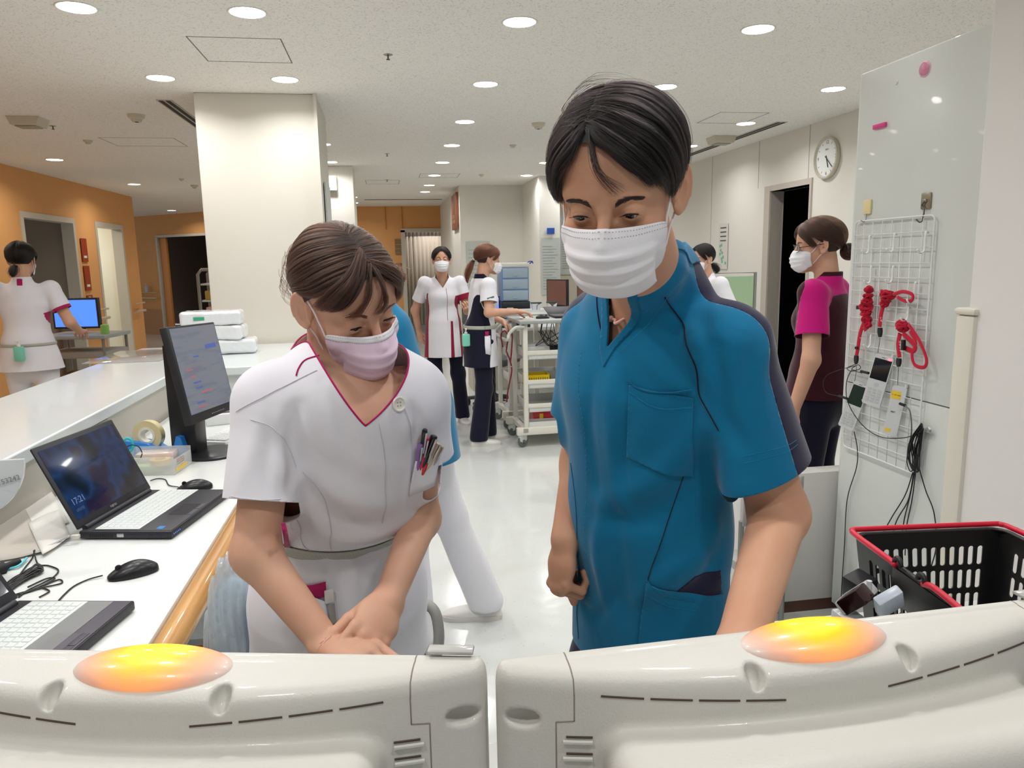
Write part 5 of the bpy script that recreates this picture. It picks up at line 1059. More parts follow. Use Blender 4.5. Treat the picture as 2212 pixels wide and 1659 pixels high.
tb = empty('side_table', (A[0]+.16, A[1]-.22, 0), 0, 'low white table carrying the black shopping basket', 'table'); MB().box((-.36, -.30, zr-.245), (.30, .27, zr-.213), bev=.004).build('table_top', WHITE_P, tb)
for x, y in ((-.33, -.27), (.27, -.27), (-.33, .24), (.27, .24)): MB().box((x-.015, y-.015, 0), (x+.015, y+.015, zr-.245)).build('leg', WHITE_P, tb)
# chargers and handsets crowded left of the basket
tz = zr-.213
def boxat(px, py, Y, s, rot, m, name, label, cat, bev=.004):
    p = Q(px, py, Y); return item(MB().box((-s[0]/2, -s[1]/2, -s[2]/2), (s[0]/2, s[1]/2, s[2]/2), bev=bev, M=Matrix.Translation(p)@Matrix.Rotation(rot[0], 4, 'X')@Matrix.Rotation(rot[1], 4, 'Y')@Matrix.Rotation(rot[2], 4, 'Z')), name, m, label, cat)
boxat(1857, 1268, 1.34, (.05, .05, .05), (.2, -.15, .3), mat('adapter_black', '202022', .5), 'power_adapter', 'black square power adapter beside the shopping basket', 'power adapter'); boxat(1873, 1236, 1.44, (.03, .03, .08), (0, 0, .1), CREAMP, 'wall_socket_box', 'small cream socket box behind the black adapter', 'socket box')
boxat(1850, 1290, 1.26, (.055, .03, .07), (.7, .35, .5), PH, 'charging_handset', 'white handset lying tilted against the black adapter', 'phone', .006); boxat(1848, 1294, 1.17, (.042, .03, .05), (.7, .35, .5), mat('phone_dark_red', '2A0C0C', .15), 'handset_screen', 'dark red screen of the tilted white handset', 'screen', .003)
boxat(1920, 1300, 1.14, (.05, .02, .06), (.6, -.5, .2), mat('blueish_white', 'C9D2DE', .3), 'folded_packet', 'pale bluish plastic piece in front of the basket', 'packet'); tag(MB().lathe([(0, 0), (.006, 0), (.005, .03), (0, .031)], tuple(Q(1876, 1286, 1.22)), 14).build('antenna_stub', PH), 'stubby white antenna between handset and basket', 'antenna')
# low cabinets and the chair back behind the maroon top
o = empty('low_cabinet', (1.80, 2.70, 0), 0, 'low white cabinet between the teal sleeve and the tall cabinet', 'cabinet'); MB().box((-.45, -.04, .05), (.42, .04, .60), bev=.004).build('cabinet_body', mat('low_white', 'D2D0CC', .5), o); MB().box((-.44, -.035, 0), (.40, .035, .05)).build('plinth', mat('plinth_brown', '5A3E34', .7), o, smooth=False)
ob = Q(1752, 1060, 2.5); o = empty('chair', (ob[0], 2.50, 0), 0, 'grey chair shell peeking out behind the teal sleeve', 'chair'); zz = ob[2]; MB().grid([[(x, .03*math.cos(x*8)-.03, zz+.06-.9*max(0, x)*max(0, x)*8+h) for x in np.linspace(-.30, -.035, 12)] for h in (-.16, -.1, -.05, 0)]).build('backrest', mat('chair_shell', 'A19E98', .45), o, solid=.008)
MB().box((-.3, .0, zz-.3), (-.06, .12, zz-.26), bev=.01).build('seat', mat('chair_shell', 'A19E98', .45), o)
for x, y in ((-.28, .02), (-.09, .02), (-.28, .10), (-.09, .10)): MB().tube([(x, y, 0), (x, y, zz-.27)], .011, 8).build('leg', GREYLEG, o)
MB().tube([(-.28, .0, zz-.28), (-.28, .0, zz-.1)], .011, 8).tube([(-.09, .0, zz-.28), (-.09, .0, zz-.1)], .011, 8).build('back_tube', GREYLEG, o)

hs = [o for o in bpy.data.objects if o.name in ('charging_handset', 'folded_packet')]
p1 = Q(1850, 1290, 1.26); p2 = Q(1920, 1300, 1.14); item(MB().box((p1[0]-.035, p2[1]-.04, tz+.0), (p2[0]+.03, p1[1]+.03, min(p1[2], p2[2])-.035), bev=.004), 'charger_stand', PH, 'white charger stand under the tilted handset beside the basket', 'charger')
# ------------------------------------------------------------------ man in the teal scrub top
SKIN_M = skin_mat('skin_man', 'CFA184'); NAIL = mat('nail', 'D9A694', .3, coat=.4); SKIN_W = skin_mat('skin_woman', 'D2A78D')
TEAL = cloth_mat('cloth_teal', '0A719C'); NAVY = cloth_mat('cloth_navy', '25233F'); TEAL_D = cloth_mat('cloth_teal_trim', '0A6C96'); BLACKN = cloth_mat('cloth_dark_navy', '15152A'); THREAD = mat('thread_teal', '2A9CC0', .8)
def build_man():
    root = empty('person', (0.42, 1.25, 0), 0, 'tall man in white mask and teal scrub top with navy shoulder stripes', 'person')
    hp = Q(1339, 417, .93); R = headframe(hp, -13, 23, 0); H = Head(hp, R, .95, lid=(6, -27), jaw=1.0)
    ch = Q(1395, 830, 1.17); toc = CPOS-ch; a = math.atan2(toc[1], toc[0])-math.radians(40); f = np.array([math.cos(a), math.sin(a), 0]); up = np.array([0, 0, 1.]); r = np.cross(f, up)
    nb = Q(1425, 610, 1.12); pe = Q(1400, 1470, 1.27); wa = Q(1398, 1120, 1.21); kn = np.array([pe[0], pe[1]+.02, .50])
    shL = ch-r*.155+up*.075-f*.0; shR = ch+r*.112+up*.085
    elL = Q(1683, 1110, 1.02); wrL = Q(1600, 1390, .80); elR = Q(1258, 1000, 1.32); wrR = Q(1222, 1165, 1.24)
    cuL = lerp(shL, elL, .74); cuR = lerp(shR, elR, .60)
    # skin
    hL = hand_bones(wrL, Q(1570, 1500, .68)-wrL, (0, -.5, -1), 1, curl=(15, 15, 10)); 
    hR = hand_bones(wrR, Q(1204, 1290, 1.22)-wrR, -r*.25-f*.95+up*0, -1, curl=(75, 85, 50), spread=1, sc=1.0, thumb=(30, 50, 30), thumbdir=.25)
    nk0 = H.W((0, -.03, -.05)); nk1 = lerp(nb, ch, .12)
    def arms(P):
        d = smin(cap(P, shL, elL, .050, .043), cap(P, elL, wrL, .0425, .029), .02)
        d = smin(d, hand_sdf(P, hL), .012)
        e = smin(cap(P, shR, elR, .046, .040), cap(P, elR, wrR, .039, .0265), .02); e = smin(e, hand_sdf(P, hR), .012)
        return np.minimum(d, e)
    def torso(P):
        d = eseg(P, wa, ch, r, (.125, .09), (.135, .095)); d = smin(d, eseg(P, pe, wa, r, (.13, .095), (.125, .09)), .03)
        d = smin(d, eseg(P, ch, nb-up*.03+f*.01, r, (.12, .078), (.062, .050)), .04)
        d = smin(d, eseg(P, lerp(ch, shL, .25), shL, f, (.07, .06), (.05, .05)), .03); return smin(d, eseg(P, lerp(ch, shR, .25), shR, f, (.07, .06), (.05, .05)), .03)
    def neck(P):
        d = cap(P, nk0, nk1+f*.012, .053, .057)
        return d
    def skin(P): return smin(smin(smin(H.sdf(P), neck(P), .015), torso(P), .04), arms(P), .02)
    zcut = hp[2]-.115
    hd = lambda P: smin(H.sdf(P), neck(P), .015)
    A = extract(skin, hp-np.array([.13, .13, .12]), hp+np.array([.13, .15, .14]), .0017)
    lo = np.minimum.reduce([pe, wrL, wrR, shL, shR])-.2; hi = np.maximum.reduce([nb, shL, shR, pe])+.2; hi[2] = hp[2]-.118
    Bm = extract(skin, lo, hi, .0035)
    Vb, Fb = cut(*Bm, Bm[0][:, 2]-(A[0][:, 2].min()+.004), -1); Va, Fa = cut(*A, A[0][:, 2]-(A[0][:, 2].min()+.0035), 1)
    nails(root, hR, arms, NAIL, (4,))
    # face
    H.eyes(root, (4, -17)); H.brows(root, HAIR_BLACK, 900, 1.25, z=.0165, rad=.00026); H.lashes(root, HAIR_BLACK, 50)
    H.mask(root, M_MASKW, wide=.066, pleat=.0026, bot=-.112)
    # hair
    line = lambda q: np.maximum(q[:, 2]-np.interp(q[:, 1], (-.11, -.04, 0, .03, .055, .075, .1), (-.045, -.03, .01, .02, .045, .088, .10)), -1)
    hm = H.cap_mesh('hair', .006, line, HAIR_OF['black'][1], root)
    L_ = [[(.018, .07, .102), (-.005, .092, .09), (-.035, .092, .062), (-.060, .078, .034)],
          [(.018, .06, .11), (-.02, .085, .095), (-.05, .078, .06), (-.070, .055, .022)],
          [(.016, .045, .12), (-.03, .065, .108), (-.068, .045, .06), (-.079, .028, -.008)],
          [(.012, .02, .13), (-.045, .02, .11), (-.078, .012, .05), (-.082, .006, .012)],
          [(.012, -.01, .13), (-.045, -.015, .11), (-.08, -.018, .05), (-.08, -.022, .015)],
          [(.01, -.04, .125), (-.045, -.05, .10), (-.074, -.055, .04), (-.07, -.06, -.03)],
          [(0, -.07, .11), (-.035, -.09, .08), (-.05, -.095, .0), (-.045, -.08, -.05)],
          [(0, -.075, .11), (0, -.105, .06), (0, -.11, 0), (0, -.085, -.06)]]
    R_ = [[(.022, .068, .10), (.036, .088, .078), (.056, .082, .046), (.064, .066, .016)],
          [(.022, .055, .112), (.048, .07, .09), (.068, .055, .045), (.074, .035, .0)],
          [(.02, .03, .125), (.05, .04, .105), (.074, .025, .05), (.079, .018, -.005)],
          [(.016, 0, .13), (.05, 0, .11), (.078, 0, .05), (.081, -.005, .01)],
          [(.01, -.04, .125), (.045, -.05, .10), (.074, -.055, .04), (.07, -.06, -.03)],
          [(0, -.07, .11), (.035, -.09, .08), (.05, -.095, .0), (.045, -.08, -.05)],
          [(0, -.075, .11), (0, -.105, .06), (0, -.11, 0), (0, -.085, -.06)]]
    S = [dict(g=L_, n=9000, off=(.006, .012, .008), len=(.25, .6), clump=100, cl=.85, cw=.022, full=.45, rootp=1.2),
         dict(g=R_, n=7000, off=(.006, .011, .008), len=(.25, .6), clump=80, cl=.85, cw=.022, full=.45, rootp=1.2),
         dict(g=[[(.016, .072, .10), (.006, .094, .075), (-.004, .098, .05), (-.02, .1, .028)], [(.012, .07, .10), (.0, .095, .075), (-.012, .1, .052), (-.034, .098, .03)]], n=46, off=(.008, .012, .007), len=(.9, 1), full=.9, clump=4, face=1),
         dict(g=[[(.05, .05, .1), (.02, .08, .115), (-.01, .06, .13)], [(.06, 0, .12), (.02, .0, .15), (-.03, .0, .15)]], n=40, off=(.014, .026, .02), len=(.5, 1), cl=0, jit=.006)]
    strands('hair_strands', H.strand_set(S, 16, 3), .00022, HAIR_BLACK, hm)
    # ---- scrub top
    u_ax = (nb-pe)/np.linalg.norm(nb-pe)
    def gar0(P):
        d = eseg(P, wa, ch, r, (.150, .112), (.158, .118)); d = smin(d, eseg(P, pe, wa, r, (.168, .125), (.150, .112)), .04)
        d = smin(d, eseg(P, ch, ch+up*.09+(nb-ch)*.1, r, (.155, .112), (.13, .085)), .03)
        d = smin(d, eseg(P, lerp(ch, shL, .3)+up*.03, shL, f, (.07, .06), (.062, .056)), .045); d = smin(d, eseg(P, lerp(ch, shR, .3)+up*.03, shR, f, (.07, .06), (.058, .055)), .045)
        d = smin(d, eseg(P, ch+up*.08, nb+up*.015+f*.01, r, (.09, .085), (.062, .062)), .04)
        return smin(d, cap(P, nk1, lerp(nk1, nk0, .42), .066, .060), .02)
    cL2 = cuL+(cuL-shL)*.06; cR2 = cuR+(cuR-shR)*.06
    slL = lambda P: eseg(P, shL, cL2, f, (.068, .06), (.088, .062)); slR = lambda P: eseg(P, shR, cR2, f, (.062, .058), (.076, .062))
    def base(P): return smin(smin(gar0(P), slL(P), .028), slR(P), .022)
    FO = foldset(base, MAN_FOLDS, 1.15)
    def gar(P):
        d = base(P); return d-folds(P, FO)-.0009*snoise(P, 38, 3)
    V, F = extract(gar, lo-.05, np.array([hi[0]+.05, hi[1]+.05, nb[2]+.12]), .004)
    def loc(P): q = P-nb; return q@r, q@f, q@up
    vz = hit(gar, 1312, 752); vu, vv, vw = loc(vz[None]); print('man V', vz, vu, vv, vw)
    def neckline(P):
        u, v, w_ = loc(P); s = np.clip((v-.0)/.045, 0, 1); s = s*s*(3-2*s)
        return w_-((.060)*(1-s)+(vw[0]+np.abs(u-vu[0]*np.clip(1-(w_-vw[0])/.1, 0, 1))*2.1)*s)
    def cuff(P, sh, cu, rad): return cuffcut(P, sh, cu, rad, gar0)
    hemz = .74
    for Vx in (Va, Vb):
        near = np.where(np.linalg.norm(Vx-nb, axis=1) < .20)[0]; q = Vx[near]; m_ = (gar(q) > -.006) & (neckline(q) < -.004) & (neck(q) > .002); k_ = near[m_]
        if len(k_): Vx[k_] = project(gar, Vx[k_], -.007, .03, 3)
    npmesh('body', *join([(Va, Fa), (Vb, Fb)]), SKIN_M, root)
    V, F = cut(V, F, neckline(V)); V, F = cut(V, F, cuff(V, shL, cuL, .112)); V, F = cut(V, F, cuff(V, shR, cuR, .085)); V, F = cut(V, F, V[:, 2]-hemz, 1)
    # navy stripe along the shoulder and sleeve
    out_ = (shL-ch); out_ -= up*out_.dot(up); out_ /= np.linalg.norm(out_)
    lineL = [nb-r*.060-f*.02+up*.03, shL+up*.060-f*.015-r*.01, shL+(cuL-shL)*.35-r*.058-f*.035, cL2-r*.062-f*.036]
    lineR = [nb+r*.060-f*.01+up*.03, shR+up*.060, shR+(cuR-shR)*.4+r*.06, cR2+r*.07]
    def stripe(P, w_=.030):
        a, t = polyd(P, crspline(lineL, 12)); b, t2 = polyd(P, crspline(lineR, 12)); return np.minimum(a-(.028+.016*t), b-(w_+.024))
    Vn, Fn = cut(V, F, stripe(V)-.004, -1); Vt, Ft = cut(V, F, stripe(V)-.004, 1)
    top = npmesh('scrub_top', Vt, Ft, TEAL, root, .002)
    tag(npmesh('shoulder_stripe', Vn, Fn, NAVY, root, .002), 'navy shoulder stripe')
    cv, cf = cut(V, F, neckline(V)+.030, 1); Gd = grad(gar, cv); cv = cv+Gd*.0022
    tag(npmesh('collar', cv, cf, TEAL_D, root, .003), 'wide crossover collar band')
    # chest pocket and lower pockets
    def patch(name, poly, m, off=.003, th=.002, parent=top):
        c3 = [hit(gar, *p) for p in poly]; n = len(c3); cen = np.mean(c3, 0); v, f_ = V, F
        m_ = ((v-cen)**2).sum(1) < (np.linalg.norm(np.array(c3)-cen, axis=1).max()+.04)**2
        keep = m_[f_].all(1); us = np.unique(f_[keep]); mp = np.full(len(v), -1); mp[us] = np.arange(len(us)); v, f_ = v[us], mp[f_[keep]]
        nn = grad(gar, np.array(c3)).mean(0); nn /= np.linalg.norm(nn); ok = grad(gar, v)@nn
        v, f_ = cut(v, f_, ok-.1, 1)
        for i in range(n):
            a, b = c3[i], c3[(i+1) % n]; k = np.cross(b-a, nn); s = np.sign((cen-a)@k); v, f_ = cut(v, f_, (v-a)@k*s, 1)
        v = v+grad(gar, v)*off; return npmesh(name, v, f_, m, parent, th), c3
    def seam(pts, m, rad=.0006, name='seam', par=top, off=.0008, dash=0, n=80):
        L = surfline(gar, hits(gar, pts), n, off); mb = MB()
        if dash:
            L = crspline(L, n*3)
            for i in range(0, len(L)-2, 4): mb.tube(L[i:i+3], rad, 4)
        else: mb.tube(L, rad, 5)
        return mb.build(name, m, par, angle=180)
    patch('chest_pocket', [(1360, 832), (1498, 860), (1495, 1026), (1455, 1026), (1356, 985)], TEAL)
    seam([(1362, 846), (1400, 872), (1440, 882), (1496, 878)], THREAD, .0005, 'stitch_line', off=.0045, dash=1)
    seam([(1358, 820), (1378, 838), (1420, 848), (1498, 842)], TEAL_D, .0014, 'pocket_hem', off=.0035)
    patch('lower_pocket', [(1398, 1258), (1560, 1280), (1560, 1385), (1380, 1395)], TEAL, off=.004)
    seam([(1398, 1250), (1430, 1280), (1500, 1296), (1578, 1276)], TEAL_D, .0014, 'pocket_hem', off=.0045)
    seam([(1396, 1268), (1430, 1300), (1500, 1316), (1580, 1300)], THREAD, .0005, 'stitch_line', off=.005, dash=1)
    tag(patch('pocket_lining', [(1455, 1282), (1500, 1246), (1556, 1232), (1558, 1285)], NAVY, off=.0012)[0], 'dark navy pocket lining')
    # seams
    seam([(1436, 642), (1480, 715), (1502, 790), (1510, 850), (1530, 890), (1552, 930)], BLACKN, .0011)
    seam([(1476, 1030), (1455, 1090), (1425, 1180), (1398, 1260), (1382, 1390)], BLACKN, .0008)
    seam([(1256, 760), (1258, 900), (1266, 1080), (1272, 1240), (1276, 1380)], THREAD, .0004, 'stitch_line', dash=1)
    seam([(1233, 1000), (1246, 1130), (1248, 1300), (1250, 1380)], TEAL_D, .0008)
    seam([(1290, 640), (1296, 700), (1310, 748)], BLACKN, .0013)
    seam([(1608, 1000), (1650, 990), (1700, 975), (1722, 960)], THREAD, .0004, 'stitch_line', dash=1)
    seam([(1604, 986), (1650, 975), (1700, 962), (1720, 950)], THREAD, .0004, 'stitch_line', dash=1)
    seam([(1345, 760), (1400, 700), (1450, 625), (1490, 560)], THREAD, .0004, 'stitch_line', dash=1, off=.004)
    # necklace
    up_ = np.array([0, 0, 1.]); nc = hits(skin, [(1308, 676), (1320, 686), (1332, 690), (1346, 690)]); nc = [p+grad(skin, p[None])[0]*.003 for p in nc]
    PINK = mat('necklace_pink', 'E8B5A8', .4, coat=.3); rest = [p for p in project(neck, np.array([nk1-r*.06+up*.03, nk1-r*.055-f*.03+up*.055, nk1-f*.055+up*.06, nk1+r*.055-f*.02+up*.05, nk1+r*.05+f*.03+up*.03]), .002, .08, 5)]
    nk = MB().tube(crspline(nc[::-1][:1]*0+nc+rest+nc[:1], 90), .0026, 8).build('necklace', PINK, root, angle=180)
    MB().lathe([(0, -.015), (.005, -.0145), (.0058, -.012), (.0058, .012), (.005, .0145), (0, .015)], n=14, M=frame(nc[1], nc[2]-nc[0], up)@Matrix.Rotation(PI/2, 4, 'Y')).build('clasp', mat('rose_gold', 'E0B0A0', .3, metal=.7), nk)
    # trousers
    hipL = pe-r*.09; hipR = pe+r*.09
    def tr(P):
        d = eseg(P, pe+up*.06, pe-up*.05, r, (.16, .115), (.17, .12))
        for h_ in (hipL, hipR): k_ = np.array([h_[0], h_[1]-.0, .48]); d = smin(d, smin(eseg(P, h_, k_, r, (.085, .095), (.07, .075)), eseg(P, k_, [h_[0], h_[1]+.02, .06], r, (.07, .075), (.075, .085)), .03), .03)
        return d-.003*snoise(P, 22, 5)
    v, f_ = extract(tr, (pe[0]-.35, pe[1]-.3, .03), (pe[0]+.35, pe[1]+.3, .92), .009); v, f_ = cut(v, f_, v[:, 2]-.05, 1)
    npmesh('trousers', v, f_, BLACKN, root, .003)
    for h_ in (hipL, hipR): shoe('shoe', (h_[0]-f[0]*.08, h_[1]+.02-f[1]*.08, 0), f, mat('shoe_white', 'E4E2DE', .5), mat('sole_white', 'D5D2CC', .6), root, 1.08)
    for o in [root]: 
        for c in o.children:
            c.matrix_parent_inverse = root.matrix_world.inverted() if False else Matrix.Translation(-Vector(root.location))
    return H
MAN_FOLDS = [
    ([(1545, 760, 1.06), (1560, 830, 1.06), (1565, 900, 1.06), (1600, 960, 1.06)], -.010, .014), ([(1500, 720, 1.04), (1530, 800, 1.04), (1545, 870, 1.04)], .006, .016),
    ([(1600, 720, 1.02), (1575, 790, 1.03), (1570, 880, 1.03)], .008, .016), ([(1530, 900, 1.06), (1450, 1000, 1.06), (1370, 1060, 1.06), (1300, 1080, 1.06)], .007, .022), ([(1560, 960, 1.07), (1480, 1060, 1.07), (1400, 1120, 1.07), (1290, 1120, 1.07)], -.006, .02),
    ([(1600, 1060, 1.1), (1540, 1160, 1.09), (1450, 1240, 1.09), (1380, 1290, 1.1)], .008, .02), ([(1600, 1120, 1.12), (1540, 1220, 1.1), (1480, 1290, 1.1)], -.007, .018),
    ([(1330, 800, 1.03), (1320, 900, 1.03), (1330, 1010, 1.04), (1350, 1100, 1.06)], .006, .018), ([(1280, 820, 1.05), (1275, 950, 1.06), (1290, 1060, 1.07)], -.005, .014),
    ([(1360, 900, 1.03), (1340, 1000, 1.04), (1370, 1100, 1.05)], -.005, .014), ([(1300, 1100, 1.1), (1290, 1200, 1.12), (1310, 1320, 1.14)], .006, .014), ([(1330, 1100, 1.1), (1340, 1220, 1.12), (1350, 1340, 1.14)], -.005, .014),
    ([(1480, 620, 1.06), (1520, 700, 1.05), (1530, 780, 1.05)], -.005, .014), ([(1660, 700, 1.0), (1640, 800, 1.0), (1650, 920, 1.0)], .004, .016), ([(1380, 760, 1.0), (1440, 820, 1.02), (1500, 860, 1.03)], .004, .012), ([(1250, 1300, 1.15), (1290, 1330, 1.14), (1330, 1290, 1.12)], -.005, .014)]
# ------------------------------------------------------------------ woman in the white tunic, pink mask
WHITE = cloth_mat('cloth_white', 'E6E5EC'); MAGENTA = cloth_mat('cloth_magenta', 'B0205F'); STITCHW = mat('stitch_white', 'D3D2DA', .8); BELT = cloth_mat('belt_elastic', 'B4B6AC', scale=300, bump=.5)
SHOEW = mat('shoe_white', 'E4E2DE', .5); SOLEW = mat('sole_white', 'D5D2CC', .6)
def build_woman():
    root = empty('person', (-.25, 1.4, 0), 0, 'woman in a pink mask and white V-neck tunic bending forward with clasped hands', 'person')
    hp = Q(746, 650, 1.21); R = headframe(hp, 33, 25, -12); H = Head(hp, R, .91, lid=(9, -22), fem=1, jaw=.95)
    ch = Q(760, 930, 1.22); toc = CPOS-ch; a = math.atan2(toc[1], toc[0])+math.radians(14); f = np.array([math.cos(a), math.sin(a), 0]); up = np.array([0, 0, 1.]); r = np.cross(f, up)
    nb = Q(735, 770, 1.24); wa = Q(735, 1118, 1.33); pe = Q(735, 1420, 1.44)
    ax = nb-wa; ax /= np.linalg.norm(ax)
    shR = Q(590, 865, 1.17); shL = Q(890, 860, 1.22)
    elR = Q(552, 1195, 1.10); wrR = Q(705, 1392, 1.03); elL = Q(908, 1120, 1.26); wrL = Q(838, 1300, 1.08)
    cuR = lerp(shR, elR, .66); cuL = lerp(shL, elL, .44)
    hL = hand_bones(wrL, Q(790, 1390, 1.00)-wrL, np.array([-.25, .9, -.4]), -1, curls=[(35, 40, 20), (42, 45, 25), (50, 50, 25), (55, 50, 30)], sc=.9, spread=4, thumb=(30, 15, 20), thumbdir=.35)
    hR = hand_bones(wrR, Q(800, 1412, .97)-wrR, np.array([.1, -.25, -1]), 1, curls=[(25, 35, 20), (30, 35, 20), (35, 40, 20), (40, 40, 20)], sc=.9, spread=3, thumb=(30, 20, 15), thumbdir=.4)
    nk0 = H.W((0, -.035, -.055)); nk1 = lerp(nb, ch, .15)
    def arms(P):
        d = smin(cap(P, shR, elR, .038, .033), cap(P, elR, wrR, .034, .0225), .02); d = smin(d, hand_sdf(P, hR), .01)
        e = smin(cap(P, shL, elL, .038, .033), cap(P, elL, wrL, .033, .0225), .02); e = smin(e, hand_sdf(P, hL), .01)
        return np.minimum(d, e)
    def torso(P):
        d = smin(eseg(P, wa, ch, r, (.11, .08), (.12, .085)), eseg(P, pe, wa, r, (.13, .10), (.11, .08)), .03)
        d = smin(d, eseg(P, ch, nb-ax*.04, r, (.12, .085), (.06, .05)), .04)
        d = smin(d, eseg(P, lerp(ch, shR, .4), shR, ax, (.05, .045), (.04, .04)), .03); return smin(d, eseg(P, lerp(ch, shL, .4), shL, ax, (.05, .045), (.04, .04)), .03)
    def neck(P):
        d = cap(P, nk0, nk1, .046, .052)
        for s_ in (1, -1): d = smin(d, cap(P, H.W((s_*.052, -.02, -.05)), nk1+f*.055-ax*.03, .009, .010), .014)
        c = nk1-ax*.045+f*.03
        for s_ in (1, -1): d = smin(d, cap(P, c+r*s_*.012, c+r*s_*.1+ax*.03-f*.02, .008, .007), .02)
        return d
    def skin(P): return smin(smin(smin(H.sdf(P), neck(P), .015), torso(P), .04), arms(P), .02)
    A = extract(skin, hp-np.array([.13, .13, .12]), hp+np.array([.13, .15, .14]), .0018)
    lo = np.minimum.reduce([pe, wrL, wrR, shL, shR, elR])-.17; hi = np.maximum.reduce([nb, shL, shR, pe])+.17; hi[2] = hp[2]-.117
    Bm = extract(skin, lo, hi, .003)
    Vb, Fb = cut(*Bm, Bm[0][:, 2]-(A[0][:, 2].min()+.004), -1); Va, Fa = cut(*A, A[0][:, 2]-(A[0][:, 2].min()+.0035), 1)
    npmesh('body', *join([(Va, Fa), (Vb, Fb)]), SKIN_W, root)
    nails(root, hL, arms, NAIL)
    MOLE = mat('mole', '4A2A20', .6)
    H.eyes(root, (8, -7)); H.brows(root, HAIR_BROWN, 420, .9, z=.021); H.lashes(root, HAIR_BLACK, 60)
    H.mask(root, M_MASKP, wide=.058, pleat=.0010, bot=-.116, band=M_MASKW)
    line = lambda q: q[:, 2]-np.interp(q[:, 1], (-.11, -.04, -.015, .02, .05, .07, .1), (-.06, -.045, .005, .034, .06, .083, .09))
    hm = H.cap_mesh('hair', .005, line, HAIR_OF['brown'][1], root)
    g = []
    for s_ in (1, -1):
        g.append([[(s_*.004, .076, .098), (s_*.04, .074, .084), (s_*.070, .035, .045), (s_*.080, -.015, .028), (s_*.058, -.085, -.03), (s_*.01, -.11, -.055)],
          [(s_*.003, .055, .115), (s_*.045, .045, .105), (s_*.076, .005, .062), (s_*.078, -.045, .025), (s_*.045, -.098, -.02), (s_*.01, -.112, -.05)],
          [(0, .03, .125), (s_*.045, .01, .12), (s_*.07, -.035, .08), (s_*.065, -.078, .03), (s_*.03, -.108, -.02), (0, -.115, -.045)],
          [(0, -.0, .13), (s_*.03, -.04, .12), (s_*.045, -.08, .08), (s_*.04, -.1, .03), (s_*.02, -.115, -.02), (0, -.118, -.04)],
          [(0, -.02, .13), (s_*.005, -.06, .115), (s_*.01, -.095, .08), (s_*.01, -.112, .03), (s_*.005, -.118, -.02), (0, -.12, -.04)]])
    S = [dict(g=x, n=6500, off=(.003, .006, .004), len=(.3, .7), clump=80, cl=.85, cw=.02, full=.4, jit=.0015, wave=.002) for x in g]
    S += [dict(g=[[(-.002, .06, .113), (.018, .092, .094), (.038, .098, .070), (.055, .088, .046), (.067, .070, .036)], [(.0, .05, .118), (.025, .085, .1), (.045, .09, .07), (.06, .08, .045), (.072, .06, .03)], [(0, .04, .12), (.04, .07, .1), (.062, .06, .07), (.074, .04, .04), (.078, .025, .02)]], n=1700, off=(.005, .010, .008), len=(.4, .7), clump=26, cl=.9, cw=.06, full=.6, face=1, jit=.0012),
          dict(g=[[(-.002, .07, .105), (.008, .096, .085), (.018, .104, .06), (.030, .104, .038), (.046, .096, .024)], [(-.002, .07, .105), (.012, .096, .08), (.024, .103, .058), (.040, .1, .034), (.056, .085, .024)]], n=130, off=(.006, .012, .009), len=(.6, .8), clump=7, cl=1, cw=.03, full=.8, face=1),
          dict(g=[[(-.004, .072, .103), (-.010, .098, .08), (-.008, .104, .06), (-.004, .106, .04), (.012, .108, .024)], [(-.004, .072, .103), (-.016, .098, .08), (-.018, .104, .056), (-.012, .106, .038), (.002, .108, .026)]], n=150, off=(.006, .013, .009), len=(.8, .9), clump=4, cl=1, cw=.03, full=.9, face=1),
          dict(g=[[(-.004, .074, .1), (-.026, .09, .085), (-.05, .082, .055), (-.064, .064, .028), (-.070, .046, .0)], [(-.004, .065, .11), (-.035, .075, .1), (-.06, .06, .07), (-.072, .045, .035), (-.077, .03, 0)]], n=1500, off=(.005, .010, .008), len=(.4, .7), clump=24, cl=.9, cw=.05, full=.6, face=1, jit=.0012),
          dict(g=[[(.02, -.1, .07), (.03, -.125, .04), (.03, -.13, .0)], [(.07, -.03, .03), (.09, -.05, .0), (.085, -.05, -.04)]], n=70, off=(.012, .02, .014), len=(.5, 1), cl=0, jit=.006)]
    strands('hair_strands', H.strand_set(S, 18, 5), .00022, HAIR_BROWN, hm)
    # bun at the nape
    # ---- tunic
    def gar0(P):
        d = eseg(P, wa, lerp(wa, ch, .75), r, (.128, .095), (.148, .118)); d = smin(d, eseg(P, lerp(wa, ch, .6), ch+ax*.03, r, (.145, .112), (.150, .108)), .03)
        bl = lerp(wa, ch, .16)+f*.05-up*.0; d = smin(d, ell(P, bl, (.13, .07, .045)), .04)
        d = smin(d, eseg(P, lerp(ch, shR, .45)+ax*.02, shR, ax, (.062, .062), (.056, .056)), .045); d = smin(d, eseg(P, lerp(ch, shL, .45)+ax*.02, shL, ax, (.062, .062), (.054, .054)), .045)
        d = smin(d, eseg(P, ch+ax*.06, nb+ax*.02-f*.005, r, (.10, .085), (.064, .066)), .045)
        return d
    def skirt(P):
        d = eseg(P, wa-ax*.0, lerp(wa, pe, .5), r, (.128, .095), (.165, .13)); return smin(d, eseg(P, lerp(wa, pe, .5), pe-up*.12, r, (.165, .13), (.19, .155)), .03)
    cR2 = cuR+(cuR-shR)*.1; cL2 = cuL+(cuL-shL)*.2
    slR = lambda P: eseg(P, shR+(cuR-shR)*.05, cR2, r, (.058, .054), (.056, .058)); slL = lambda P: eseg(P, shL, cL2, r, (.056, .056), (.066, .07))
    def base(P): return smin(smin(smin(gar0(P), skirt(P), .02), slR(P), .022), slL(P), .02)
    FO = foldset(base, WOMAN_FOLDS, 1.1)
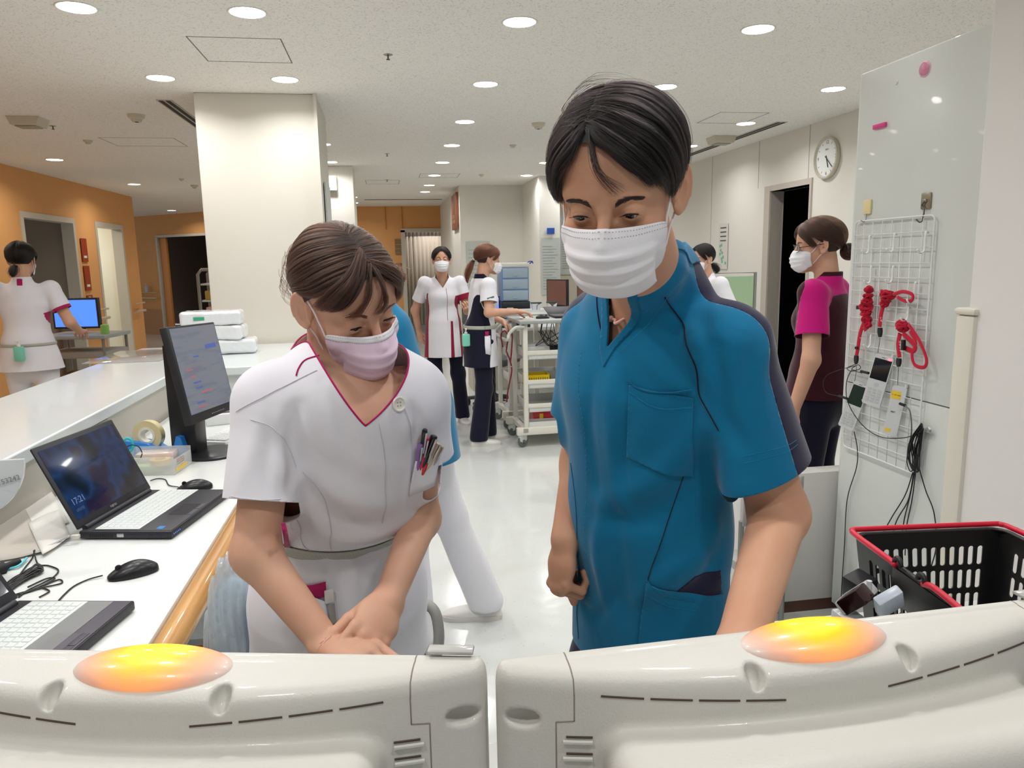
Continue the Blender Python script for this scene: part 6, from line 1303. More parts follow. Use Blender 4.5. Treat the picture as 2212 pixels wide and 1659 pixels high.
    def gar(P):
        d = base(P)
        w0, t0 = polyd(P, [wa-r*.3, wa+r*.3]); d = d+.004*np.exp(-((P-wa)@ax/.016)**2)
        return d-folds(P, FO)-.0008*snoise(P, 40, 3)
    V, F = extract(gar, lo-.06, np.array([hi[0]+.06, hi[1]+.06, nb[2]+.10]), .0038)
    def loc(P): q = P-nb; return q@r, q@f, q@ax
    vz = hit(gar, 789, 920); vu, vv, vw = loc(vz[None]); print('woman V', vu, vv, vw)
    f2 = np.cross(ax, r); f2 = f2 if f2.dot(f) > 0 else -f2
    def neckline(P):
        q = P-nb; u, v, w_ = q@r, q@f2, q@ax; s = np.clip((v-.005)/.04, 0, 1); s = s*s*(3-2*s); V0 = (vz-nb)@ax
        du = u-vu[0]*np.clip(1-(w_-V0)/.12, 0, 1); du = np.where(du > 0, du, -.55*du); return w_-((.022)*(1-s)+(V0+du*1.15+du**2*6)*s)
    def cuff(P, sh, cu, rad): return cuffcut(P, sh, cu, rad, lambda Z: np.minimum(gar0(Z), skirt(Z)))
    V, F = cut(V, F, neckline(V)); V, F = cut(V, F, cuff(V, shR, cuR, .083)); V, F = cut(V, F, cuff(V, shL, cuL, .08)); V, F = cut(V, F, V[:, 2]-.70, 1)
    top = npmesh('tunic', V, F, WHITE, root, .002)
    def seam(pts, m, rad=.0006, name='seam', par=top, off=.0008, n=90): return MB().tube(surfline(gar, hits(gar, pts), n, off), rad, 5).build(name, m, par, angle=180)
    # piping follows the neckline
    def rimline(n=120):
        out = []
        ed = np.sort(np.concatenate([F[:, [0, 1]], F[:, [1, 2]], F[:, [2, 0]]]), 1); k, c = np.unique(ed, axis=0, return_counts=True); b = k[c == 1]; b = b[np.abs(neckline(V[b[:, 0]])) < .002]
        pts = V[np.unique(b)]; c0 = pts.mean(0); q = pts-c0; an = np.arctan2(q@f2, q@r); o = np.argsort(an); P = pts[o]; P = np.vstack([P, P[:1]]); 
        return P[::2]
    P = rimline(); tag(MB().tube(P, .0016, 6).build('neck_piping', MAGENTA, top, angle=180), 'magenta piping round the V neck')
    Pr = nb+ax*.03
    seam([(640, 812), (646, 795), (660, 778), (690, 768)], MAGENTA, .0013, 'collar_piping')
    seam([(510, 890), (560, 862), (620, 832), (685, 800)], STITCHW, .0006)
    seam([(540, 905), (590, 925), (625, 970), (640, 1010)], STITCHW, .0005)
    seam([(655, 1020), (690, 1060), (712, 1120), (716, 1190)], STITCHW, .0006)
    seam([(818, 915), (830, 980), (832, 1050), (826, 1130)], STITCHW, .0005)
    seam([(868, 870), (880, 900), (888, 950), (885, 1040)], STITCHW, .0006)
    seam([(452, 1058), (500, 1072), (560, 1080), (606, 1078)], STITCHW, .0006, 'stitch_line')
    seam([(618, 1130), (650, 1160), (672, 1190)], STITCHW, .0006)
    # button
    bc = hit(gar, 861, 873); bn = grad(gar, bc[None])[0]; M = frame(bc, np.cross(bn, up), np.cross(bn, np.cross(bn, up))); BUT = mat('button_white', 'E2DED8', .3, coat=.5)
    mb = MB(); mb.lathe([(0, .0015), (.0078, .0015), (.0095, .0038), (.0108, .0038), (.0118, .002), (.0118, 0), (0, 0)], n=28, M=M); b_ = mb.build('button', BUT, top)
    hm2 = mat('button_hole', '8D8880', .6)
    for x, y in ((1, 1), (1, -1), (-1, 1), (-1, -1)): MB().lathe([(0, .0019), (.0011, .0019), (.0011, .001), (0, .001)], (x*.0024, y*.0024, 0), n=10, M=M).build('button_hole', hm2, b_)
    # belt
    P = project(gar, np.array([wa-up*.006+(.16*math.cos(t))*r+(.13*math.sin(t))*f2 for t in np.linspace(0, 2*PI, 90)]), .0035, .2, 6)
    G = np.stack([project(gar, P+ax*h_, .0025, .01, 3) for h_ in np.linspace(-.014, .014, 6)], 0); tag(MB().grid(G).build('belt', BELT, root, angle=180, solid=.0018), 'grey elastic belt')
    # chest pocket
    pk = [hit(gar, *p) for p in ((893, 985), (945, 962), (940, 1030), (905, 1060))]
    # pens in the pocket
    cols = [('pen', '141318', 'black ballpoint pen', (912, 920), (902, 1010), .0042), ('pen', 'D81E5A', 'pink pen', (914, 938), (903, 1012), .004), ('pen', '0F0E12', 'thick black pen', (929, 935), (908, 1005), .0058), ('pen', '8F6BB0', 'lilac mechanical pencil', (902, 952), (897, 1015), .0045), ('pen', 'C41A24', 'red felt-tip pen', (924, 955), (909, 1022), .0045), ('pen', 'CDBBA0', 'clear beige pen', (938, 952), (916, 1010), .0052), ('pen', 'B8A48E', 'thin clear pen', (945, 960), (930, 1006), .0035)]
    for i, (nm, c_, lb, a_, b2, rr) in enumerate(cols):
        p0 = hit(gar, *b2); n0 = grad(gar, p0[None])[0]; p0 = p0+n0*(.006+.001*(i % 3)); p1 = hit(gar, *a_); p1 = p1+grad(gar, p1[None])[0]*.012
        d_ = (p1-p0)/np.linalg.norm(p1-p0); L = np.linalg.norm(p1-p0); mb = MB(); mb.lathe([(0, 0), (rr*.5, 0), (rr, .01), (rr, L*.8), (rr*1.05, L*.82), (rr*1.05, L*.97), (rr*.8, L), (0, L)], n=12, M=frame(p0, np.cross(d_, n0), np.cross(d_, np.cross(d_, n0))) )
        o = mb.build('pen', mat('pen_'+c_, c_, .25, coat=.6), None); tag(o, lb+' in the chest pocket of the white tunic', 'pen', 'pens in the chest pocket')
        cl = MB(); cl.box((-rr*.35, -rr*1.7, L*.45), (rr*.35, -rr*1.3, L*.95), 0, .0003, frame(p0, np.cross(d_, n0), np.cross(d_, np.cross(d_, n0)))); cl.build('clip', mat('chrome', 'C8C8CC', .2, metal=1), o)
    mb = MB(); G = []
    pts = [(890, 992), (905, 985), (925, 978), (945, 968)]
    top3 = [hit(gar, *p) for p in pts]; 
    for k_ in np.linspace(0, 1, 7):
        row = [hit(gar, x-(k_*8), y+k_*78-(0 if 1 else 0)) for x, y in pts]; row = [p+grad(gar, p[None])[0]*(.0105-.007*k_) for p in row]; G.append(crspline(row, 12))
    mb.grid(G); mb.build('chest_pocket', WHITE, root, angle=180, solid=.002)
    # lower pocket with magenta facing
    def strip(name, rows, m, off, solid=.0015, par=top, k=14):
        G = [crspline([p+grad(gar, p[None])[0]*off for p in hits(gar, rw)], k) for rw in rows]; return MB().grid(G).build(name, m, par, angle=180, solid=solid)
    tag(strip('pocket_facing', [[(640, 1262), (670, 1262), (702, 1254)], [(645, 1275), (672, 1276), (703, 1270)], [(652, 1285), (680, 1292), (702, 1287)]], MAGENTA, .004), 'magenta pocket facing')
    strip('lower_pocket', [[(645, 1282), (672, 1285), (702, 1296)], [(640, 1330), (680, 1340), (712, 1345)], [(655, 1385), (690, 1390), (720, 1395)]], WHITE, .007)
    strip('side_slit', [[(606, 1130), (610, 1155), (616, 1180)], [(614, 1128), (620, 1152), (628, 1180)]], MAGENTA, .002)
    strip('side_slit', [[(620, 1225), (628, 1245), (638, 1262)], [(624, 1228), (632, 1250), (642, 1268)]], MAGENTA, .002)
    # key reel hanging from the pocket
    kr = empty('key_reel', hit(gar, 712, 1292)); tag(kr, 'white clip with grey elastic cord hanging from the white tunic pocket', 'badge reel')
    a0 = hit(gar, 708, 1285); n0 = grad(gar, a0[None])[0]; Mk = lambda o: o
    def rel(o): o.matrix_parent_inverse = Matrix.Translation(-Vector(kr.location)); return o
    GC = cloth_mat('cord_grey', 'A29C98', scale=500)
    rel(MB().box((-.008, -.012, 0), (.008, .012, .006), 0, .002, frame(a0+n0*.010, np.cross(n0, up), up)).build('clip', BUT, kr))
    c1 = [hit(gar, 712, 1300), hit(gar, 722, 1345), hit(gar, 738, 1385)]; c1 = [p+grad(gar, p[None])[0]*.011 for p in c1]; rel(MB().tube(crspline(c1, 16), .005, 8, flat=.25, up=n0).build('strap', GC, kr))
    m_ = lerp(c1[1], c1[1], 0); rel(MB().box((-.006, -.004, -.002), (.006, .004, .003), 0, .001, frame(m_+n0*.002, np.cross(n0, up), up)).build('buckle', mat('chrome', 'C8C8CC', .2, metal=1), kr))
    # trousers and shoes
    hipL = pe-r*.085; hipR = pe+r*.085
    def tr(P):
        d = eseg(P, pe+up*.06, pe-up*.05, r, (.14, .11), (.155, .12))
        for h_ in (hipL, hipR): k_ = np.array([h_[0]+f[0]*.05, h_[1]+f[1]*.05, .44]); d = smin(d, smin(eseg(P, h_, k_, r, (.08, .09), (.062, .066)), eseg(P, k_, [h_[0], h_[1]+.03, .06], r, (.062, .066), (.07, .075)), .03), .03)
        return d-.003*snoise(P, 22, 5)
    v, f_ = extract(tr, (pe[0]-.33, pe[1]-.33, .03), (pe[0]+.33, pe[1]+.3, .86), .009); v, f_ = cut(v, f_, v[:, 2]-.04, 1)
    npmesh('trousers', v, f_, WHITE, root, .003)
    for h_ in (hipL, hipR): shoe('shoe', (h_[0]-f[0]*.05, h_[1]+.03-f[1]*.05, 0), f, SHOEW, SOLEW, root, .95)
    for c in root.children: c.matrix_parent_inverse = Matrix.Translation(-Vector(root.location))
WOMAN_FOLDS = [
    ([(640, 880, 1.12), (630, 950, 1.13), (635, 1010, 1.14), (620, 1060, 1.16)], -.010, .013), ([(610, 880, 1.1), (600, 960, 1.1), (605, 1050, 1.12)], .006, .016),
    ([(640, 990, 1.12), (720, 1060, 1.12), (800, 1090, 1.14), (860, 1100, 1.18)], .006, .022), ([(650, 1040, 1.15), (730, 1110, 1.16), (820, 1130, 1.18)], -.006, .018),
    ([(620, 1100, 1.2), (700, 1150, 1.22), (790, 1165, 1.24), (860, 1140, 1.25)], .006, .018), ([(560, 900, 1.08), (540, 980, 1.06), (520, 1050, 1.05)], .004, .014), ([(590, 930, 1.07), (580, 1000, 1.06), (575, 1080, 1.06)], -.004, .012),
    ([(700, 830, 1.12), (740, 920, 1.1), (760, 1010, 1.1)], -.004, .014), ([(890, 880, 1.15), (900, 920, 1.14), (890, 960, 1.15)], -.007, .010), ([(700, 940, 1.1), (780, 1000, 1.09), (850, 1010, 1.12)], .004, .02),
    ([(640, 1205, 1.27), (650, 1260, 1.28), (640, 1330, 1.3)], .005, .014), ([(700, 1205, 1.26), (715, 1260, 1.27), (730, 1330, 1.28)], -.005, .01), ([(760, 1200, 1.26), (765, 1260, 1.27), (760, 1340, 1.28)], .005, .012), ([(800, 1195, 1.27), (815, 1260, 1.28), (830, 1330, 1.3)], -.005, .01)]
# ------------------------------------------------------------------ the other staff, one body builder
BURG = cloth_mat('cloth_burgundy', '8E1B3C'); MAROON = cloth_mat('cloth_maroon', '3E1522'); HOTPINK = cloth_mat('cloth_hot_pink', 'C4177A'); SOFTGREY = mat('slip_grey', 'CFCFCB', .5)
def figure(label, base, face, h=1.6, lean=0, head=(0, 0, 0), arms=None, feet=None, top=WHITE, trousers=BLACKN, hair='black', style='pony', panels=(), sleeve=.5, vdepth=.10, hem=.80, mask=True, res=.0065, flare=1.0, collar=None, hipw=1.0, turn=0, shoes=True, nstr=2600, hskin=None):
    """face: world angle (degrees) the chest points to; coordinates x right, y forward, z up from the feet"""
    s = h/1.6; a = math.radians(face); f = np.array([math.cos(a), math.sin(a), 0]); r = np.cross(f, [0, 0, 1.]); up = np.array([0, 0, 1.]); B = np.array([base[0], base[1], 0.])
    W = lambda x, y, z: B+(x*r+y*f+z*up)*s; le = math.radians(lean)
    def WT(x, y, z): zz = z-.86; return W(x, y+zz*math.sin(le), .86+zz*math.cos(le))
    L = lambda P: np.stack([(P-B)@r, (P-B)@f, P[:, 2]], 1)/s
    root = empty('person', tuple(B), 0, label, 'person')
    ch, wa, pe, nb = WT(0, 0, 1.17), WT(0, .0, 1.0), W(0, 0, .86), WT(0, -.01, 1.34)
    arms = arms or {}; A_ = {'L': dict(e=(-.24, -.03, 1.02), w=(-.25, .03, .80), d=(0, .1, -1), p=(1, 0, 0), c=(25, 30, 20)), 'R': dict(e=(.24, -.03, 1.02), w=(.25, .03, .80), d=(0, .1, -1), p=(-1, 0, 0), c=(25, 30, 20))}
    for k in arms: A_[k].update(arms[k])
    hy, hpi, hro = head; hb = nb+(.045*f+.135*up)*s*1.0+f*math.sin(le)*.05; fd = np.array([math.cos(a+math.radians(hy)), math.sin(a+math.radians(hy)), 0]); R = headframe(hb, 0, hpi, hro, toward=fd); H = Head(hb, R, .92*s, lid=(8, -16), fem=1, jaw=.93)
    sh = {'L': WT(-.155, 0, 1.285), 'R': WT(.155, 0, 1.285)}; el = {k: W(*A_[k]['e']) for k in 'LR'}; wr = {k: W(*A_[k]['w']) for k in 'LR'}
    hd = {}
    for k in 'LR':
        d = A_[k]['d']; p = A_[k]['p']; dv = d[0]*r+d[1]*f+d[2]*up; pv = p[0]*r+p[1]*f+p[2]*up; hd[k] = hand_bones(wr[k], dv, pv, (1 if k == 'R' else -1)*A_[k].get('s', 1), curl=A_[k]['c'], sc=.9*s, thumbdir=.5)
    def skin(P):
        d = smin(eseg(P, wa, ch, r, (.10*s, .07*s), (.11*s, .08*s)), eseg(P, pe, wa, r, (.11*s, .08*s), (.10*s, .07*s)), .03)
        d = smin(d, eseg(P, ch, nb-up*.05, r, (.12*s, .07*s), (.06*s, .05*s)), .04); d = smin(d, cap(P, H.W((0, -.03, -.05)), nb-up*.02, .047*s, .052*s), .02)
        for k in 'LR': e = smin(cap(P, sh[k], el[k], .040*s, .035*s), cap(P, el[k], wr[k], .035*s, .0235*s), .02); d = smin(d, smin(e, hand_sdf(P, hd[k]), .01), .01)
        return d
    hcut = hb[2]-.125*s; al = np.array([pe, wr['L'], wr['R'], el['L'], el['R'], sh['L'], sh['R'], nb]); lo = al.min(0)-.16; hi = al.max(0)+.16
    parts = []
    V, F = extract(lambda P: smin(skin(P), H.sdf(P), .015), hb-.14*s, hb+.15*s, .0032); c0 = V[:, 2].min()+.008; parts.append(cut(V, F, V[:, 2]-c0, 1))
    V, F = extract(lambda P: smin(skin(P), H.sdf(P, detail=False), .015), lo, (hi[0], hi[1], c0+.02), .0055); parts.append(cut(V, F, V[:, 2]-c0-.001, -1))
    npmesh('body', *join(parts), hskin or SKIN_W, root)
    if mask: H.eyes(root, (0, -4), n=14); H.brows(root, HAIR_BLACK, 140, 1.0, rad=.0004); H.lashes(root, HAIR_BLACK, 30); H.mask(root, M_MASKW, wide=.060, ns=30, nb=24, bot=-.112)
    # hair
    line = lambda q: q[:, 2]-np.interp(q[:, 1], (-.11, -.04, -.015, .02, .05, .07, .1), (-.055, -.045, .008, .03, .055, .08, .088)); hm = H.cap_mesh('hair', .007, line, HAIR_OF[hair][1], root, .007)
    S = []; ky = -.122 if style != 'high' else -.115; kz = {'pony': -.02, 'bun': -.035, 'low': -.05}[style]
    for s_ in (1, -1):
        g = [[(s_*.004, .076, .098), (s_*.04, .074, .084), (s_*.070, .035, .045), (s_*.080, -.015, .028), (s_*.058, -.085, kz+.02), (s_*.01, -.11, kz)], [(s_*.003, .055, .115), (s_*.045, .045, .105), (s_*.076, .005, .062), (s_*.078, -.045, .025), (s_*.045, -.098, kz+.02), (s_*.01, -.112, kz)],
             [(0, .03, .125), (s_*.045, .01, .12), (s_*.07, -.035, .08), (s_*.065, -.078, .03), (s_*.03, -.108, kz+.015), (0, -.115, kz)], [(0, -.0, .13), (s_*.03, -.04, .12), (s_*.045, -.08, .08), (s_*.04, -.1, .03), (s_*.02, -.115, kz+.01), (0, -.118, kz)], [(0, -.02, .13), (s_*.005, -.06, .115), (s_*.01, -.095, .08), (s_*.01, -.112, .03), (s_*.005, -.118, kz+.01), (0, -.12, kz)]]
        S.append(dict(g=g, n=nstr, off=(.009, .013, .009), len=(.3, .7), clump=60, cl=.7, cw=.05, full=.4, jit=.0015))
        S.append(dict(g=[[(s_*-.004, .074, .1), (s_*.022, .092, .085), (s_*.046, .084, .055), (s_*.062, .066, .03), (s_*.072, .04, .0)], [(s_*-.004, .065, .11), (s_*.035, .075, .1), (s_*.06, .06, .07), (s_*.072, .045, .035), (s_*.077, .02, 0)]], n=nstr//3, off=(.009, .014, .01), len=(.4, .8), clump=20, cl=.8, cw=.06, full=.6, face=1))
    strands('hair_strands', H.strand_set(S, 12, 5), .0004, HAIR_OF[hair][0], hm)
    tie = H.W((0, -.128, kz)); 
    if style in ('pony', 'low'):
        Ln = .17 if style == 'pony' else .07; rr = np.random.RandomState(2); n = 700; t = np.linspace(0, 1, 10)
        back = -H.R[1]*s; ctr = tie[None]+t[:, None]*0+np.stack([back*.05*math.sin(PI*x*.6)+np.array([0, 0, -Ln*x]) for x in t]); wd = .020*np.sin(PI*np.clip(t*.8+.15, 0, 1)); o = rr.normal(size=(n, 1, 3))*.6
        strands('ponytail', ctr[None]+o*wd[None, :, None], .0006, HAIR_OF[hair][0], hm); MB().tube(ctr, np.maximum(wd*.8, .003), 10).build('ponytail_core', HAIR_OF[hair][1], hm, angle=180)
        MB().lathe([(.010, -.006), (.016, -.005), (.016, .005), (.010, .006)], (0, 0, 0), 14, M=Matrix.Translation(tie)@Matrix.Rotation(0, 4, 'X')).build('hair_tie', BLK, hm)
    else:
        bc = H.W((0, -.135, kz)); V, F = extract(lambda P: ell(P-bc, (0, 0, 0), (.036, .032, .034))+.004*snoise(P, 140, 4), bc-.06, bc+.06, .006); npmesh('hair_bun', V, F, HAIR_OF[hair][1], hm)
        rr = np.random.RandomState(3); n = 500; q = []
        for i in range(n):
            ax = np.array([rr.normal()*.35, 1, rr.normal()*.35]); ax /= np.linalg.norm(ax); b1 = np.cross(ax, [0, 0, 1.]); b1 /= np.linalg.norm(b1); b2 = np.cross(ax, b1); t = np.linspace(0, 2.6, 10)+rr.rand()*6; y = rr.uniform(-.7, .7); ra = math.sqrt(1-y*y)*.037
            q.append(bc+(ax*y*.034)[None]+ra*(np.cos(t)[:, None]*b1+np.sin(t)[:, None]*b2))
        strands('bun_strands', np.array(q), .0006, HAIR_OF[hair][0], hm); MB().tube([bc+(H.R[0]*.034*math.cos(t)+H.R[2]*.03*math.sin(t))*s+H.R[1]*.012 for t in np.linspace(.3, 2.8, 14)], .005, 8, flat=.5).build('hair_clip', mat('clip_grey', '6E7078', .2, metal=.5), hm, angle=180)
    # top
    cu = {k: lerp(sh[k], el[k], sleeve/.5*.62) for k in 'LR'}; c2 = {k: cu[k]+(cu[k]-sh[k])*.08 for k in 'LR'}
    def body(P):
        d = smin(eseg(P, wa, ch, r, (.125*s, .095*s), (.145*s, .108*s)), eseg(P, W(0, 0, hem-.08), wa, r, (.168*s*flare, .135*s*flare), (.125*s, .095*s)), .04)
        d = smin(d, eseg(P, W(0, 0, hem-.05), W(0, 0, .92), r, (.185*s*flare, .145*s*flare), (.158*s, .125*s)), .03)
        d = smin(d, ell(L(P), (0, .045+.27*math.sin(le), 1.16), (.11, .075, .06))*s, .05)
        for k in 'LR': d = smin(d, eseg(P, lerp(ch, sh[k], .35)+up*.04, sh[k], f, (.07*s, .062*s), (.058*s, .055*s)), .045)
        return smin(d, eseg(P, ch+up*.09, nb+up*.02, r, (.09*s, .08*s), (.058*s, .060*s)), .045)
    def gar(P):
        d = body(P)
        for k in 'LR': d = smin(d, eseg(P, sh[k], c2[k], f, (.058*s, .054*s), (.068*s, .060*s)), .022)
        q = L(P); return d-.0035*snoise(P, 26, 3)-.002*snoise(P*np.array([1, 1, .45]), 60, 5)*(q[:, 2] < 1.2)
    V, F = extract(gar, lo-.06, (hi[0]+.06, hi[1]+.06, nb[2]+.10), res)
    q = lambda V: L(V)
    def neckline(V):
        p = (V-nb)/s; u, v, w_ = p@r, p@f, p[:, 2]; t = np.clip((v-.0)/.045, 0, 1); return w_-(.03*(1-t)+(-vdepth+np.abs(u)*1.5)*t)
    V, F = cut(V, F, neckline(V))
    for k in 'LR': V, F = cut(V, F, cuffcut(V, sh[k], cu[k], .10*s, body))
    V, F = cut(V, F, V[:, 2]-hem*s, 1)
    ctx = dict(L=L, sh=sh, cu=cu, el=el, nb=nb, r=r, f=f, s=s, gar=gar, W=W, root=root, H=H)
    for nm, fn, m, lb in panels:
        vp, fp = cut(V, F, fn(V, ctx), -1); V, F = cut(V, F, fn(V, ctx), 1)
        if len(fp): o = npmesh(nm, vp, fp, m, root, .002); lb and tag(o, lb)
    npmesh('tunic', V, F, top, root, .002)
    if collar: vc, fc = cut(*extract(lambda P: gar(P)-.002, nb-.14, nb+.12, .006), *(lambda a: ())()) if False else (None, None)
    # legs
    feet = feet or {}; ft = {'L': (-.085, .0), 'R': (.085, .0)}; ft.update(feet); hp_ = {'L': W(-.085, 0, .84), 'R': W(.085, 0, .84)}
    an = {k: W(ft[k][0], ft[k][1]-.02, .09) for k in 'LR'}; kn = {k: lerp(hp_[k], an[k], .5)+f*(.03+.05*max(0, ft[k][1]))*s for k in 'LR'}
    def tr(P):
        d = eseg(P, pe+up*.06, pe-up*.05, r, (.135*s*hipw, .10*s*hipw), (.15*s*hipw, .115*s*hipw))
        for k in 'LR': d = smin(d, smin(eseg(P, hp_[k], kn[k], r, (.078*s, .09*s), (.062*s, .066*s)), eseg(P, kn[k], an[k]-up*.02, r, (.062*s, .066*s), (.066*s, .075*s)), .04), .03)
        return d-.0035*snoise(P, 20, 5)
    al = np.array([hp_['L'], hp_['R'], an['L'], an['R'], pe]); v, f_ = extract(tr, (al.min(0)[0]-.2, al.min(0)[1]-.2, .03), (al.max(0)[0]+.2, al.max(0)[1]+.2, .95*s), .010); v, f_ = cut(v, f_, v[:, 2]-.045, 1); npmesh('trousers', v, f_, trousers, root, .003)
    for k in 'LR': an_ = math.radians(ft[k][2] if len(ft[k]) > 2 else 0); dd = f*math.cos(an_)+r*math.sin(an_); p = an[k]-dd*.045; p[2] = 0; shoe('shoe', p, dd, SHOEW, SOLEW, root, .95)
    ctx.update(wr=wr, hd=hd, V=V); return ctx
def adopt(o, root): o.parent = root; o.matrix_parent_inverse = Matrix.Identity(4); o.matrix_world = o.matrix_world; return o
def finish(ctx):
    root = ctx['root']
    for c in root.children: c.matrix_parent_inverse = Matrix.Translation(-Vector(root.location))
def side(w): return lambda V, c: np.maximum(np.abs(np.abs(c['L'](V)[:, 0])-9)*0+.0, (w-np.abs(c['L'](V)[:, 0])+.10*np.clip(c['L'](V)[:, 1], -1, 1)))
def belt_on(c, z, m, w=.014, lb='grey elastic belt'):
    f, r, s = c['f'], c['r'], c['s']; P = np.array([c['W'](.2*math.cos(t), .17*math.sin(t), z) for t in np.linspace(0, 2*PI, 60)]); P = project(c['gar'], P, .004, .2, 6); P[:, 2] = z*s
    G = np.stack([P+np.array([0, 0, h_]) for h_ in np.linspace(-w, w, 4)], 0); return tag(MB().grid(G).build('belt', m, c['root'], angle=180, solid=.002), lb)
def pouch(c, p, lb):
    o = empty('hand_sanitizer', p, math.radians(0), lb, 'hand sanitizer'); MINT = mat('mint', '7FD3BC', .3, alpha=.95, coat=.4)
    MB().box((-.032, -.018, -.10), (.032, .018, 0), bev=.012).build('bottle', MINT, o); MB().lathe([(.012, 0), (.012, .012), (.005, .014), (.005, .035), (0, .035)], n=14).build('pump', mat('pump_white', 'E6E6E2', .4), o); MB().box((-.006, -.03, .032), (.006, .008, .042), bev=.003).build('nozzle', mat('pump_white', 'E6E6E2', .4), o); return o
def noarm(V, c, v):
    for k in 'LR': v = np.maximum(v, .074*c['s']-polyd(V, [lerp(c['sh'][k], c['cu'][k], .15), c['cu'][k]*1.3-c['sh'][k]*.3])[0])
    return v
def build_others():
    # 1 facing nurse
    def outL(V, c): q = c['L'](V); return noarm(V, c, .098-np.abs(q[:, 0])+.55*np.clip(q[:, 1]-.0, -.2, .2)+np.where(q[:, 2] > 1.2, 1, 0)+0*q[:, 0])
    cuffp = lambda k, w=.03: (lambda V, c: np.where(np.linalg.norm(V-c['cu'][k], axis=1) < .12*c['s'], -((V-c['cu'][k])@((c['cu'][k]-c['sh'][k])/np.linalg.norm(c['cu'][k]-c['sh'][k]))+w*c['s']), 1))
    slit = lambda V, c: np.maximum(np.abs(c['L'](V)[:, 0]+.070)-.010-.02*np.clip(.93-c['L'](V)[:, 2], 0, 1), np.maximum(c['L'](V)[:, 2]-.95, -c['L'](V)[:, 1]))
    c = figure('woman in white tunic with burgundy side panels, standing facing the camera', (.47, 6.64), -92, 1.60, 0, (0, -6, 0), dict(L=dict(e=(-.22, .02, 1.04), w=(-.20, .20, 1.03), d=(.1, .8, .45), p=(.4, -.3, .8), c=(55, 60, 30)), R=dict(e=(.25, -.08, 1.04), w=(.22, -.14, .84), d=(-.2, -.2, -1), p=(-.5, -.5, 0))), dict(L=(-.15, -.05, -10), R=(.10, .02, 10)), WHITE, BLACKN, 'black', 'bun', hem=.63, panels=[('side_panel', outL, BURG, 'burgundy side panel'), ('cuff', cuffp('L', .05), BURG, 'burgundy sleeve cuff'), ('hem_insert', slit, BURG, 'burgundy insert at the hem')])
    L_ = [project(c['gar'], np.array([c['W'](-.045-.006*i/10, .2, 1.27-.037*i)]), .001, .3, 6)[0] for i in range(9)]; MB().tube(L_, .0016, 6).build('placket_piping', BURG, c['root'], angle=180)
    finish(c)
    # 2 profile nurse at the computer cart
    def navy(V, c): q = c['L'](V); return noarm(V, c, .100-np.abs(q[:, 0])+.9*np.clip(q[:, 1]+.02, -.2, .2)-.03*np.cos((q[:, 2]-.95)*9)+np.where(q[:, 2] > 1.21, 1, 0))
    colr = lambda V, c: np.maximum(-((V-c['nb'])[:, 2]/c['s']+.005+np.where((V-c['nb'])@c['f'] > .02, .06, 0)), np.hypot((V-c['nb'])@c['r'], ((V-c['nb'])@c['f']-.015)*.8)-.082)
    magn = lambda V, c: np.maximum(np.abs(np.abs(c['L'](V)[:, 0])-.03)-.010, np.maximum(c['L'](V)[:, 2]-1.30, np.maximum(1.215-c['L'](V)[:, 2], -c['L'](V)[:, 1])))
    c = figure('woman in profile with brown ponytail, white and navy tunic, at the mobile cart', (.70, 5.86), 8, 1.60, 5, (-4, 6, 0), dict(R=dict(e=(.215, .02, 1.075), w=(.13, .27, 1.07), d=(-.15, 1, -.12), p=(0, -.1, -1), c=(12, 25, 15)), L=dict(e=(-.22, .06, 1.05), w=(-.10, .22, .98), d=(.45, .5, -.7), p=(.3, -.3, -.6), c=(20, 25, 15))), dict(L=(-.08, .09, -8), R=(.08, -.03, 4)), WHITE, BLACKN, 'auburn', 'pony', hem=.62, panels=[('side_panel', navy, BLACKN, 'navy side panel'), ('collar', colr, BLACKN, 'navy collar'), ('placket', magn, MAGENTA, 'magenta inner placket')])
    belt_on(c, .955, BELT); tg = project(c['gar'], c['W'](.3, .03, 1.10)[None], .002, .4, 6)[0]
    k = c; p0 = lerp(k['sh']['R'], k['cu']['R'], .72)+k['r']*.062; MB().box((-.028, -.001, -.006), (.028, .002, .006), M=frame(p0, k['f']*.95+np.array([0, 0, .25]), np.cross([0, 0, 1], k['f']))).build('name_tape', mat('tape_green', '4E6A62', .6), k['root'])
    G = [[project(c['gar'], np.array([c['W'](.3, y, z)]), .003, .3, 6)[0] for y in np.linspace(-.01, .10, 8)] for z in (.90, .83, .76)]; MB().grid(G).build('pocket', WHITE, c['root'], angle=180, solid=.002)
    G = [[project(c['gar'], np.array([c['W'](.3, y, z)]), .0055, .3, 6)[0] for y in np.linspace(0.0, .07, 8)] for z in (.925, .915, .90)]; tag(MB().grid(G).build('pocket_facing', MAGENTA, c['root'], angle=180, solid=.002), 'magenta pocket facing')
    finish(c); hp = tuple(c['W'](.09, -.135, .91)); pouch(c, hp, 'mint green hand sanitizer bottle hanging from the belt of the profile nurse')
    # earring
    # 3 nurse from behind in the corridor
    tab = lambda V, c: np.maximum(np.maximum(np.abs(c['L'](V)[:, 0]+.0)-.016, c['L'](V)[:, 1]), np.abs(c['L'](V)[:, 2]-1.335)-.022)
